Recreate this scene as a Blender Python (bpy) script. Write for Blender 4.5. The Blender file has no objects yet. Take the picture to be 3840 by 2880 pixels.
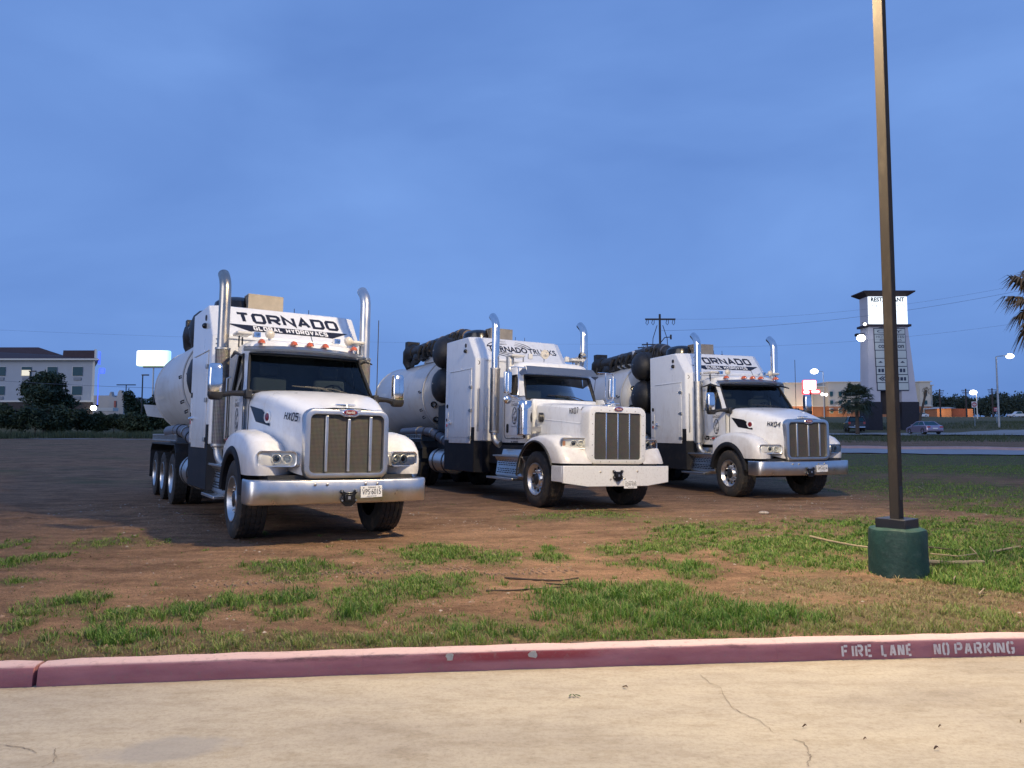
import bpy, bmesh, math, random
import numpy as np
from mathutils import Vector, Matrix
R = math.radians
random.seed(7); rng = np.random.default_rng(11)
scene = bpy.context.scene
COL = scene.collection

# ---------------------------------------------------------------- camera
HF = R(34.7); PITCH = math.atan((1627-1440)/(1920/math.tan(HF))); EYE = 1.60
cam = bpy.data.cameras.new('camera'); cam_o = bpy.data.objects.new('camera', cam); COL.objects.link(cam_o)
cam.sensor_width = 36; cam.lens = 18/math.tan(HF); cam.clip_end = 4000; cam.clip_start = 0.05
cam_o.location = (0, 0, EYE); cam_o.rotation_euler = (R(90)+PITCH, 0, 0)
scene.camera = cam_o
FP = 1920/math.tan(HF)          # focal length in photograph pixels

# ---------------------------------------------------------------- sky, sun, exposure
SUN_EL, SUN_AZ = R(14), R(215)          # soft fill added from behind left, standing in for unseen building lights
w = bpy.data.worlds.new('World'); scene.world = w; w.use_nodes = True
nt = w.node_tree; nt.nodes.clear()
out = nt.nodes.new('ShaderNodeOutputWorld'); bg = nt.nodes.new('ShaderNodeBackground')
sky = nt.nodes.new('ShaderNodeTexSky'); sky.sky_type = 'NISHITA'; sky.sun_disc = False
sky.sun_elevation = R(6); sky.sun_rotation = SUN_AZ; sky.air_density = 1.0; sky.dust_density = .3; sky.ozone_density = 4
tc = nt.nodes.new('ShaderNodeTexCoord')
mp = nt.nodes.new('ShaderNodeMapping'); mp.inputs['Scale'].default_value = (1.0, 1.0, 2.6)
no = nt.nodes.new('ShaderNodeTexNoise'); no.inputs['Scale'].default_value = 1.7; no.inputs['Detail'].default_value = 5; no.inputs['Roughness'].default_value = .5
no.inputs['Distortion'].default_value = .35
cr = nt.nodes.new('ShaderNodeValToRGB')
cr.color_ramp.elements[0].position = .28; cr.color_ramp.elements[0].color = (.120, .250, .640, 1)
cr.color_ramp.elements[1].position = .72; cr.color_ramp.elements[1].color = (.205, .385, .850, 1)
sm = nt.nodes.new('ShaderNodeVectorMath'); sm.operation = 'SCALE'; sm.inputs['Scale'].default_value = .05
mx = nt.nodes.new('ShaderNodeMix'); mx.data_type = 'RGBA'; mx.inputs['Factor'].default_value = .9
L = nt.links.new
L(tc.outputs['Generated'], mp.inputs['Vector']); L(mp.outputs['Vector'], no.inputs['Vector']); L(no.outputs['Fac'], cr.inputs['Fac'])
L(sky.outputs['Color'], sm.inputs[0]); L(sm.outputs['Vector'], mx.inputs['A']); L(cr.outputs['Color'], mx.inputs['B'])
L(mx.outputs['Result'], bg.inputs['Color']); bg.inputs['Strength'].default_value = 1.0
L(bg.outputs['Background'], out.inputs['Surface'])

sl = bpy.data.lights.new('fill_sun', 'SUN'); sl.energy = .9; sl.angle = R(35); sl.color = (1.0, .94, .9)
so = bpy.data.objects.new('fill_sun', sl); COL.objects.link(so)
sdir = Vector((math.sin(SUN_AZ)*math.cos(SUN_EL), math.cos(SUN_AZ)*math.cos(SUN_EL), math.sin(SUN_EL)))
so.rotation_euler = sdir.to_track_quat('Z', 'Y').to_euler()
vs = scene.view_settings; vs.view_transform = 'Standard'; vs.look = 'None'; vs.exposure = 0; vs.gamma = 1; vs.use_curve_mapping = False

# ---------------------------------------------------------------- materials
MATS = {}
def nodes_of(name):
    m = bpy.data.materials.new(name); m.use_nodes = True
    return m, m.node_tree, m.node_tree.nodes['Principled BSDF']
def mat(name, col, rough=.5, metal=0, var=0, vscale=6, dirt=None, dirt_amt=0, dscale=9, bump=0, bscale=60, coat=0, spec=.5, stretch=(1,1,1), rvar=0, low=0):
    """base colour with cloudy variation, optional dirt specks, fine relief"""
    if name in MATS: return MATS[name]
    m, t, b = nodes_of(name); N = t.nodes.new; K = t.links.new
    b.inputs['Base Color'].default_value = (*col, 1); b.inputs['Roughness'].default_value = rough
    b.inputs['Metallic'].default_value = metal; b.inputs['Coat Weight'].default_value = coat; b.inputs['Coat Roughness'].default_value = .12
    b.inputs['Specular IOR Level'].default_value = spec
    co = N('ShaderNodeTexCoord'); mpg = N('ShaderNodeMapping'); mpg.inputs['Scale'].default_value = stretch
    K(co.outputs['Object'], mpg.inputs['Vector'])
    cur = None
    if var:
        n = N('ShaderNodeTexNoise'); n.inputs['Scale'].default_value = vscale; n.inputs['Detail'].default_value = 6; n.inputs['Roughness'].default_value = .6
        K(mpg.outputs['Vector'], n.inputs['Vector'])
        r = N('ShaderNodeMapRange'); r.inputs['From Min'].default_value = .25; r.inputs['From Max'].default_value = .75
        r.inputs['To Min'].default_value = 1-var; r.inputs['To Max'].default_value = 1+var*.6
        K(n.outputs['Fac'], r.inputs['Value'])
        v = N('ShaderNodeVectorMath'); v.operation = 'SCALE'; v.inputs[0].default_value = col
        K(r.outputs['Result'], v.inputs['Scale']); cur = v.outputs['Vector']
        if rvar:
            rr = N('ShaderNodeMapRange'); rr.inputs['From Min'].default_value = .3; rr.inputs['From Max'].default_value = .7
            rr.inputs['To Min'].default_value = max(.02, rough-rvar); rr.inputs['To Max'].default_value = rough+rvar
            K(n.outputs['Fac'], rr.inputs['Value']); K(rr.outputs['Result'], b.inputs['Roughness'])
    if dirt:
        n = N('ShaderNodeTexNoise'); n.inputs['Scale'].default_value = dscale; n.inputs['Detail'].default_value = 8; n.inputs['Roughness'].default_value = .72
        K(mpg.outputs['Vector'], n.inputs['Vector'])
        r = N('ShaderNodeMapRange'); r.inputs['From Min'].default_value = .52; r.inputs['From Max'].default_value = .78
        r.inputs['To Max'].default_value = dirt_amt; K(n.outputs['Fac'], r.inputs['Value'])
        x = N('ShaderNodeMix'); x.data_type = 'RGBA'; x.inputs['B'].default_value = (*dirt, 1); x.inputs['A'].default_value = (*col, 1)
        if cur: K(cur, x.inputs['A'])
        K(r.outputs['Result'], x.inputs['Factor']); cur = x.outputs['Result']
    if low:            # road film thrown up by the wheels
        sx = N('ShaderNodeSeparateXYZ'); K(co.outputs['Object'], sx.inputs[0]); n = N('ShaderNodeTexNoise'); n.inputs['Scale'].default_value = 5; n.inputs['Detail'].default_value = 9; n.inputs['Roughness'].default_value = .75; K(co.outputs['Object'], n.inputs['Vector'])
        a1 = N('ShaderNodeMath'); a1.operation = 'MULTIPLY_ADD'; a1.inputs[1].default_value = -1.5; K(n.outputs['Fac'], a1.inputs[0]); K(sx.outputs['Z'], a1.inputs[2])
        r = N('ShaderNodeMapRange'); r.inputs['From Min'].default_value = .9; r.inputs['From Max'].default_value = -.1; r.inputs['To Max'].default_value = low; K(a1.outputs[0], r.inputs['Value'])
        x = N('ShaderNodeMix'); x.data_type = 'RGBA'; x.inputs['B'].default_value = (.30,.22,.16,1); x.inputs['A'].default_value = (*col, 1)
        if cur: K(cur, x.inputs['A'])
        K(r.outputs['Result'], x.inputs['Factor']); cur = x.outputs['Result']
    if cur: K(cur, b.inputs['Base Color'])
    if bump:
        n = N('ShaderNodeTexNoise'); n.inputs['Scale'].default_value = bscale; n.inputs['Detail'].default_value = 5
        K(mpg.outputs['Vector'], n.inputs['Vector'])
        bp = N('ShaderNodeBump'); bp.inputs['Strength'].default_value = bump; bp.inputs['Distance'].default_value = .02
        K(n.outputs['Fac'], bp.inputs['Height']); K(bp.outputs['Normal'], b.inputs['Normal'])
    MATS[name] = m; return m
def emit(name, col, s):
    if name in MATS: return MATS[name]
    m, t, b = nodes_of(name)
    b.inputs['Base Color'].default_value = (*[min(1, c) for c in col], 1); b.inputs['Emission Color'].default_value = (*col, 1); b.inputs['Emission Strength'].default_value = s
    MATS[name] = m; return m
def glass(name, tint=(.5,.56,.56), refl=.06):
    if name in MATS: return MATS[name]
    m, t, b = nodes_of(name); N = t.nodes.new; K = t.links.new
    tr = N('ShaderNodeBsdfTransparent'); tr.inputs['Color'].default_value = (*tint, 1)
    gl = N('ShaderNodeBsdfGlossy'); gl.inputs['Roughness'].default_value = .03
    lw = N('ShaderNodeFresnel'); lw.inputs['IOR'].default_value = 1.48
    ms = N('ShaderNodeMixShader'); K(lw.outputs['Fac'], ms.inputs['Fac']); K(tr.outputs[0], ms.inputs[1]); K(gl.outputs[0], ms.inputs[2])
    o = [n for n in t.nodes if n.type == 'OUTPUT_MATERIAL'][0]; K(ms.outputs[0], o.inputs['Surface'])
    MATS[name] = m; return m
DIRT = (.28, .19, .13)
M_white = mat('truck_white_paint', (.74,.75,.76), .32, coat=.5, var=.06, vscale=2.5, dirt=DIRT, dirt_amt=.26, dscale=9, rvar=.06, stretch=(1,1,.35), low=.5)
M_white2 = mat('dusty_white_paint', (.70,.71,.72), .38, coat=.35, var=.06, vscale=3, dirt=DIRT, dirt_amt=.34, dscale=11, low=.5)
M_tank = mat('tank_white_paint', (.52,.53,.54), .4, coat=.2, var=.1, vscale=1.2, dirt=DIRT, dirt_amt=.45, dscale=5, stretch=(1,1,.5))
M_chrome = mat('chrome', (.78,.78,.78), .13, 1, var=.08, vscale=4, rvar=.06)
M_alu = mat('brushed_aluminium', (.66,.65,.63), .34, 1, var=.1, vscale=5, rvar=.08, dirt=(.3,.24,.19), dirt_amt=.45, dscale=10)
M_alu_d = mat('dull_aluminium', (.5,.49,.47), .45, 1, var=.16, vscale=6, rvar=.1, dirt=(.25,.2,.16), dirt_amt=.6, dscale=8)
M_stain = mat('heat_stained_steel', (.46,.42,.37), .33, 1, var=.22, vscale=5, rvar=.1, dirt=(.2,.15,.1), dirt_amt=.5, dscale=14, stretch=(1,1,.4))
M_black = mat('matt_black_paint', (.016,.017,.02), .55, var=.3, vscale=4, dirt=(.12,.09,.07), dirt_amt=.35, dscale=5)
M_blackp = mat('black_plastic', (.02,.02,.022), .42, var=.2)
M_gloss = mat('gloss_black', (.008,.008,.01), .2)
M_char = mat('charcoal_panel', (.014,.015,.019), .6, spec=.18, var=.25, vscale=3, dirt=(.10,.075,.055), dirt_amt=.35, dscale=4)
M_rub = mat('tyre_rubber', (.022,.021,.02), .8, var=.25, vscale=10, dirt=(.16,.105,.065), dirt_amt=.8, dscale=6, bump=.3, bscale=40)
M_hose = mat('black_ribbed_hose', (.025,.025,.027), .5, var=.3, vscale=9, dirt=(.15,.12,.09), dirt_amt=.4)
M_hose2 = mat('grey_suction_tube', (.10,.105,.13), .45, var=.15, vscale=5, dirt=(.2,.16,.12), dirt_amt=.3)
M_strap = mat('tan_strap', (.28,.19,.11), .8)
M_amber = mat('amber_lens', (.55,.11,.03), .18, coat=.6)
M_red = mat('red_enamel', (.16,.010,.014), .25, coat=.7)
M_redl = mat('red_lens', (.42,.05,.04), .2, coat=.6)
M_ink = mat('dark_decal', (.012,.012,.022), .4)
M_inkg = mat('grey_decal', (.07,.075,.09), .5)
M_wdec = mat('white_decal', (.72,.72,.72), .4)
M_gasket = mat('rubber_gasket', (.01,.01,.011), .6)
M_inner = mat('cab_lining', (.075,.08,.088), .8, var=.2)
M_seat = mat('seat_cloth', (.045,.048,.056), .9)
M_paper = mat('paper', (.75,.75,.72), .7)
M_glass = glass('windscreen_glass', (.60,.70,.72))
M_glassd = glass('side_window_glass', (.34,.38,.39))
M_lens = glass('clear_lens', (.93,.93,.9))
M_refl = mat('lamp_reflector', (.80,.79,.75), .35, .35, coat=.5)
M_plate = mat('plate_white', (.72,.72,.70), .45)

# grille mesh: punched metal, fine diamond pattern
def mesh_mat(name, c0, c1, sc):
    m, t, b = nodes_of(name); N = t.nodes.new; K = t.links.new
    co = N('ShaderNodeTexCoord'); sp = N('ShaderNodeSeparateXYZ'); K(co.outputs['Object'], sp.inputs[0])
    outs = []
    for sg in (1, -1):
        mu = N('ShaderNodeMath'); mu.operation = 'MULTIPLY'; mu.inputs[1].default_value = sg*1.0; K(sp.outputs['Y'], mu.inputs[0])
        ad = N('ShaderNodeMath'); ad.operation = 'ADD'; K(mu.outputs[0], ad.inputs[0]); K(sp.outputs['Z'], ad.inputs[1])
        sc_ = N('ShaderNodeMath'); sc_.operation = 'MULTIPLY'; sc_.inputs[1].default_value = sc; K(ad.outputs[0], sc_.inputs[0])
        si = N('ShaderNodeMath'); si.operation = 'SINE'; K(sc_.outputs[0], si.inputs[0]); outs.append(si)
    p = N('ShaderNodeMath'); p.operation = 'MULTIPLY'; K(outs[0].outputs[0], p.inputs[0]); K(outs[1].outputs[0], p.inputs[1])
    r = N('ShaderNodeMapRange'); r.inputs['From Min'].default_value = -.1; r.inputs['From Max'].default_value = .1; K(p.outputs[0], r.inputs['Value'])
    nz = N('ShaderNodeTexNoise'); nz.inputs['Scale'].default_value = 14; nz.inputs['Detail'].default_value = 6; K(co.outputs['Object'], nz.inputs['Vector'])
    x = N('ShaderNodeMix'); x.data_type = 'RGBA'; x.inputs['A'].default_value = (*c0, 1); x.inputs['B'].default_value = (*c1, 1); K(r.outputs['Result'], x.inputs['Factor'])
    y = N('ShaderNodeMix'); y.data_type = 'RGBA'; y.blend_type = 'MULTIPLY'; y.inputs['Factor'].default_value = .5; K(x.outputs['Result'], y.inputs['A']); K(nz.outputs['Color'], y.inputs['B'])
    K(y.outputs['Result'], b.inputs['Base Color']); b.inputs['Roughness'].default_value = .5; b.inputs['Metallic'].default_value = .05
    return m
M_gmesh = mesh_mat('grille_mesh_coarse', (.15,.132,.105), (.014,.013,.012), 180)
M_gmesh2 = mesh_mat('grille_mesh_fine', (.10,.092,.08), (.035,.033,.03), 420)
M_perf = mesh_mat('perforated_shield', (.36,.33,.30), (.08,.07,.065), 150)

# ---------------------------------------------------------------- mesh helpers
class MB:
    def __init__(s): s.v = []; s.f = []
    def add(s, v, f):
        o = len(s.v); s.v += [tuple(p) for p in v]; s.f += [tuple(i+o for i in q) for q in f]; return s
    def box(s, x0, x1, y0, y1, z0, z1):
        return s.add([(x0,y0,z0),(x1,y0,z0),(x1,y1,z0),(x0,y1,z0),(x0,y0,z1),(x1,y0,z1),(x1,y1,z1),(x0,y1,z1)],
                     [(0,3,2,1),(4,5,6,7),(0,1,5,4),(1,2,6,5),(2,3,7,6),(3,0,4,7)])
    def prism(s, poly, ax, c0, c1):
        n = len(poly)
        def pt(a, b, c): return {'x':(c,a,b),'y':(a,c,b),'z':(a,b,c)}[ax]
        v = [pt(a,b,c0) for a,b in poly]+[pt(a,b,c1) for a,b in poly]
        f = [tuple(range(n))[::-1], tuple(range(n,2*n))]+[(i,(i+1)%n,n+(i+1)%n,n+i) for i in range(n)]
        return s.add(v, f)
    def loft(s, rings, closed=True, caps=True):
        n = len(rings[0]); v = [p for r in rings for p in r]; f = []
        for j in range(len(rings)-1):
            for i in range(n if closed else n-1):
                a, b = j*n+i, j*n+(i+1)%n; f.append((a, b, b+n, a+n))
        if caps and closed: f.append(tuple(range(n))[::-1]); f.append(tuple(range((len(rings)-1)*n, len(rings)*n)))
        return s.add(v, f)
    def cyl(s, p0, p1, r0, r1=None, n=16, caps=True):
        return s.tube([p0, p1], [r0, r0 if r1 is None else r1], n, caps)
    def tube(s, pts, r, n=8, caps=True):
        P = [Vector(p) for p in pts]; rr = r if isinstance(r, (list, tuple)) else [r]*len(P)
        rings = []; up = None
        for i, p in enumerate(P):
            d = ((P[min(i+1,len(P)-1)]-p).normalized()+(p-P[max(i-1,0)]).normalized())
            if d.length < 1e-6: d = P[min(i+1,len(P)-1)]-P[max(i-1,0)]
            d.normalize()
            if up is None: up = Vector((0,0,1)) if abs(d.z) < .9 else Vector((1,0,0))
            a = d.cross(up).normalized(); up = a.cross(d).normalized()
            rings.append([p+rr[i]*(math.cos(q)*a+math.sin(q)*up) for q in [2*math.pi*k/n for k in range(n)]])
        return s.loft(rings, True, caps)
    def lathe(s, prof, o=(0,0,0), ax=(0,0,1), n=24, caps=False):
        ax = Vector(ax).normalized(); o = Vector(o); u = Vector((0,0,1)) if abs(ax.z) < .9 else Vector((1,0,0))
        a = ax.cross(u).normalized(); b = ax.cross(a)
        return s.loft([[o+ax*h+max(r,1e-4)*(math.cos(q)*a+math.sin(q)*b) for q in [2*math.pi*k/n for k in range(n)]] for r, h in prof], True, caps)
    def ell(s, c, r, nu=14, nv=8):
        rings = []
        for j in range(nv+1):
            t = math.pi*j/nv; rr = max(math.sin(t), 1e-3)
            rings.append([(c[0]+r[0]*rr*math.cos(q), c[1]+r[1]*rr*math.sin(q), c[2]-r[2]*math.cos(t)) for q in [2*math.pi*k/nu for k in range(nu)]])
        return s.loft(rings, True, True)
    def xf(s, M): s.v = [tuple(M @ Vector(p)) for p in s.v]; return s
    def build(s, name, m, parent=None, smooth=32, bevel=0, fix=True, seg=2):
        me = bpy.data.meshes.new(name); me.from_pydata(s.v, [], s.f)
        if fix:
            bm = bmesh.new(); bm.from_mesh(me); bmesh.ops.recalc_face_normals(bm, faces=bm.faces); bm.to_mesh(me); bm.free()
        if smooth:
            me.shade_smooth(); me.set_sharp_from_angle(angle=R(smooth))
        me.materials.append(m); o = bpy.data.objects.new(name, me); COL.objects.link(o)
        if parent: o.parent = parent
        if bevel:
            b = o.modifiers.new('bevel', 'BEVEL'); b.width = bevel; b.segments = seg; b.limit_method = 'ANGLE'; b.angle_limit = R(40); b.harden_normals = False
        return o
def thing(name, label, cat, loc=(0,0,0), rz=0, group=None):
    o = bpy.data.objects.new(name, None); COL.objects.link(o); o.location = loc; o.rotation_euler = (0,0,rz); o.empty_display_size = .2
    return tag(o, label, cat, group)
def tag(o, label=None, cat=None, group=None, kind=None):
    if label: o['label'] = label
    if cat: o['category'] = cat
    if group: o['group'] = group
    if kind: o['kind'] = kind
    return o
def rrect(hw, z0, z1, rad, n=5, top_only=False):
    """rounded rectangle outline as (y,z) points, counter-clockwise"""
    pts = []
    for cy, cz, a0 in ((hw-rad, z1-rad, 0), (-hw+rad, z1-rad, 90), (-hw+rad, z0+rad, 180), (hw-rad, z0+rad, 270)):
        if top_only and a0 >= 180: pts += [(math.copysign(hw, cy), z0)]*(n+1); continue
        for k in range(n+1):
            a = R(a0+90*k/n); pts.append((cy+rad*math.cos(a), cz+rad*math.sin(a)))
    return pts
def frange(a, b, n): return [a+(b-a)*i/(n-1) for i in range(n)]

# ---------------------------------------------------------------- lettering
G = {'T':[[(0,1),(1,1)],[(.5,.9),(.5,0)]],'O':[[(0,.16),(.14,0),(.86,0),(1,.16),(1,.84),(.86,1),(.14,1),(0,.84),None]],
 'R':[[(0,0),(0,1),(.86,1),(1,.88),(1,.6),(.86,.48),(.1,.48)],[(.5,.42),(1,0)]],'N':[[(0,0),(0,1),(1,0),(1,1)]],'A':[[(0,0),(.5,1),(1,0)],[(.24,.33),(.76,.33)]],
 'D':[[(0,0),(.84,0),(1,.16),(1,.84),(.84,1),(0,1),None]],'G':[[(1,.8),(1,.88),(.88,1),(.12,1),(0,.85),(0,.15),(.12,0),(.88,0),(1,.12),(1,.48),(.55,.48)]],
 'L':[[(0,1),(0,0),(1,0)]],'B':[[(0,0),(.88,0),(1,.12),(1,.4),(.9,.5),(1,.6),(1,.88),(.88,1),(0,1),None],[(.1,.5),(.8,.5)]],
 'H':[[(0,0),(0,1)],[(1,0),(1,1)],[(.1,.5),(.9,.5)]],'Y':[[(0,1),(.5,.5),(1,1)],[(.5,.42),(.5,0)]],'V':[[(0,1),(.5,0),(1,1)]],
 'C':[[(1,.78),(1,.88),(.88,1),(.12,1),(0,.85),(0,.15),(.12,0),(.88,0),(1,.12),(1,.22)]],
 'S':[[(1,.8),(1,.9),(.88,1),(.12,1),(0,.88),(0,.6),(.12,.5),(.88,.5),(1,.4),(1,.12),(.88,0),(.12,0),(0,.1),(0,.2)]],
 'X':[[(0,0),(1,1)],[(0,1),(1,0)]],'0':[[(0,.16),(.14,0),(.86,0),(1,.16),(1,.84),(.86,1),(.14,1),(0,.84),None]],
 '5':[[(1,1),(0,1),(0,.56),(.86,.56),(1,.43),(1,.13),(.86,0),(0,0)]],'4':[[(1,0),(1,1),(0,.42),(.9,.42)]],'7':[[(0,1),(1,1),(.4,0)]],' ':[],
 'sF':[[(0,0),(0,1)],[(.25,1),(.85,1)],[(.25,.52),(.7,.52)]],'sI':[[(.1,0),(.1,1)]],'sR':[[(0,0),(0,1)],[(.27,1),(.8,1),(1,.86),(1,.64),(.8,.5),(.27,.5)],[(.5,.38),(1,0)]],
 'sE':[[(0,0),(0,1)],[(.27,1),(.85,1)],[(.27,.52),(.7,.52)],[(.27,0),(.85,0)]],'sL':[[(0,0),(0,1)],[(.27,0),(.85,0)]],'sA':[[(0,0),(.4,1)],[(.6,1),(1,0)],[(.36,.3),(.64,.3)]],
 'sN':[[(0,0),(0,1)],[(.22,.95),(.78,.05)],[(1,0),(1,1)]],'sO':[[(.4,1),(.15,1),(0,.83),(0,.17),(.15,0),(.4,0)],[(.6,1),(.85,1),(1,.83),(1,.17),(.85,0),(.6,0)]],
 'sP':[[(0,0),(0,1)],[(.27,1),(.8,1),(1,.86),(1,.6),(.8,.46),(.27,.46)]],'sK':[[(0,0),(0,1)],[(.25,.52),(.95,1)],[(.4,.42),(1,0)]],'sG':[[(.4,1),(.15,1),(0,.83),(0,.17),(.15,0),(.4,0)],[(.6,1),(.85,1),(1,.85)],[(.6,0),(.9,0),(1,.1),(1,.42),(.62,.42)]]}
def stroke_poly(pl, t, w, h):
    closed = pl[-1] is None; P = [Vector((p[0]*w, p[1]*h)) for p in (pl[:-1] if closed else pl)]; n = len(P); Lq = []; Rq = []
    for i in range(n):
        a = P[(i-1) % n] if (closed or i > 0) else None; b = P[(i+1) % n] if (closed or i < n-1) else None
        d1 = (P[i]-a).normalized() if a is not None else None; d2 = (b-P[i]).normalized() if b is not None else None
        d1 = d1 or d2; d2 = d2 or d1
        n1 = Vector((-d1.y, d1.x)); n2 = Vector((-d2.y, d2.x)); m = n1+n2
        m = n1 if m.length < .3 else m.normalized()
        k = t/2/max(.45, m.dot(n1)); Lq.append(P[i]+m*k); Rq.append(P[i]-m*k)
    q = []
    for i in range(n if closed else n-1):
        j = (i+1) % n; q.append((Lq[i], Rq[i], Rq[j], Lq[j]))
    return q
def strokes(parent, name, s, O, U, V, h, w, t, gap, m, slant=0, pre='', widths=None, d0=.003):
    """lettering drawn with flat strokes on the plane O + u*U + v*V (U, V unit vectors)"""
    O, U, V = Vector(O), Vector(U).normalized(), Vector(V).normalized(); Nn = U.cross(V); mb = MB(); x = 0
    for ch in s:
        g = G[pre+ch] if ch != ' ' else []
        cw = w*(.55 if ch == ' ' else (.2 if ch == 'I' else 1))
        for k, pl in enumerate(g):
            for q in stroke_poly(pl, t, cw-t if ch != 'I' else t, h-t):
                v = [O+U*(x+t/2+p.x+slant*(p.y+t/2))+V*(p.y+t/2)+Nn*(d0+.0006*k) for p in q]
                mb.add(v, [(0,1,2,3)])
        x += cw+gap
    return mb.build(name, m, parent, smooth=0, fix=False)
def stroke_width(s, w, gap): return sum(w*(.55 if c == ' ' else (.2 if c == 'I' else 1))+gap for c in s)-gap
_TX = {}
def text2d(s, bold=0):
    if (s, bold) in _TX: return _TX[(s, bold)]
    cu = bpy.data.curves.new('t', 'FONT'); cu.body = s; cu.resolution_u = 3; cu.offset = bold
    o = bpy.data.objects.new('t', cu); COL.objects.link(o); dg = bpy.context.evaluated_depsgraph_get()
    me = bpy.data.meshes.new_from_object(o.evaluated_get(dg)); v = [(p.co.x, p.co.y) for p in me.vertices]; f = [tuple(p.vertices) for p in me.polygons]
    bpy.data.objects.remove(o); bpy.data.curves.remove(cu); bpy.data.meshes.remove(me)
    x0 = min(p[0] for p in v); x1 = max(p[0] for p in v); y0 = min(p[1] for p in v); y1 = max(p[1] for p in v)
    v = [((p[0]-x0)/(x1-x0), (p[1]-y0)/(y1-y0)) for p in v]; _TX[(s, bold)] = (v, f); return v, f
def text(parent, name, s, O, U, V, w, h, m, bold=0, slant=0, d0=.003):
    v, f = text2d(s, bold); O, U, V = Vector(O), Vector(U).normalized(), Vector(V).normalized(); Nn = U.cross(V)
    mb = MB().add([O+U*(p[0]*w+slant*p[1]*h)+V*(p[1]*h)+Nn*d0 for p in v], f)
    return mb.build(name, m, parent, smooth=0, fix=False)
for t_ in ('Peterbilt','EAGLE','BLACK','TRANSPORT','TEXAS','VPS·6015','XDW·9395','VPS·6014','RESTAURANT','CITY','HOTEL SUITES','830','25','con','on'): text2d(t_, .01 if t_ in ('EAGLE','TEXAS','RESTAURANT') else 0)

# ================================================================ large structure
LOT = .13
PROF = [(0,.13),(22,.13),(47,.65),(86,1.5),(112,3.2),(300,8.6),(420,9.5),(900,10)]
def bump2(x, y, s, seed=0):
    return (np.sin(x*s*1.7+seed)*np.cos(y*s*1.3+seed*2.1)+.6*np.sin(x*s*3.9+y*s*2.7+seed)+.4*np.cos(y*s*5.1-x*s*3.3+seed))/2
TRUCKS = {'a':(-2.22, 9.92, 32.0, 1.0), 'b':(2.02, 14.27, 27.0, 1.2), 'c':(6.63, 16.6, 18.5, 0.0)}
def kerb_y(x): return 5.150+.1012*x-.0042*x*x*(np.abs(x) < 12)-.0042*144*(np.abs(x) >= 12)
def zg(x, y):
    x = np.asarray(x, float); y = np.asarray(y, float)
    r = y
    z = np.interp(r, [p[0] for p in PROF], [p[1] for p in PROF])
    far = np.clip((y-20)/30, 0, 1)
    z = z+.018*bump2(x, y, 1.1)+.010*bump2(x, y, 3.1, 2)+far*.07*bump2(x, y, .22, 1)
    for k, (tx, ty, a, roll) in TRUCKS.items():          # the wheel tracks: ground levelled to the slight tilt each truck stands at
        a = R(a); hx, hy = math.sin(a), -math.cos(a); lx, ly = math.cos(a), math.sin(a)
        u = (x-tx)*hx+(y-ty)*hy; v = (x-tx)*lx+(y-ty)*ly
        wgt = np.exp(-np.clip(np.maximum(np.abs(u+5.5)-6.5, np.abs(v)-1.5), 0, None)**2/.25)
        z = z*(1-wgt)+wgt*(LOT-v*math.tan(R(roll)))
    ed = np.clip((y-kerb_y(x)-.12)/.5, 0, 1); z = z*ed+.10*(1-ed)
    return z
def P(px, py, Y):
    """point at depth Y seen at photograph pixel (px,py): used only to read off real positions"""
    a = (px-1920)/FP; b = -(py-1440)/FP; d = Vector((a, math.cos(PITCH)-b*math.sin(PITCH), math.sin(PITCH)+b*math.cos(PITCH)))
    return Vector((0,0,EYE))+d*(Y/d.y)
def Gd(px, py):
    """where the view line through photograph pixel (px,py) meets the ground"""
    lo = 3.
    prev = 3.
    for k in range(400):
        Y = 3.*1.014**k; p = P(px, py, Y)
        if p.z <= float(zg(p.x, p.y)): break
        prev = Y
    a, b = prev, Y
    for k in range(20):
        m_ = (a+b)/2; p = P(px, py, m_)
        if p.z <= float(zg(p.x, p.y)): b = m_
        else: a = m_
    return P(px, py, b)
S = 3840/2212.
def g2(x, y): p = Gd(x*S, y*S); return p.x, p.y

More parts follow.
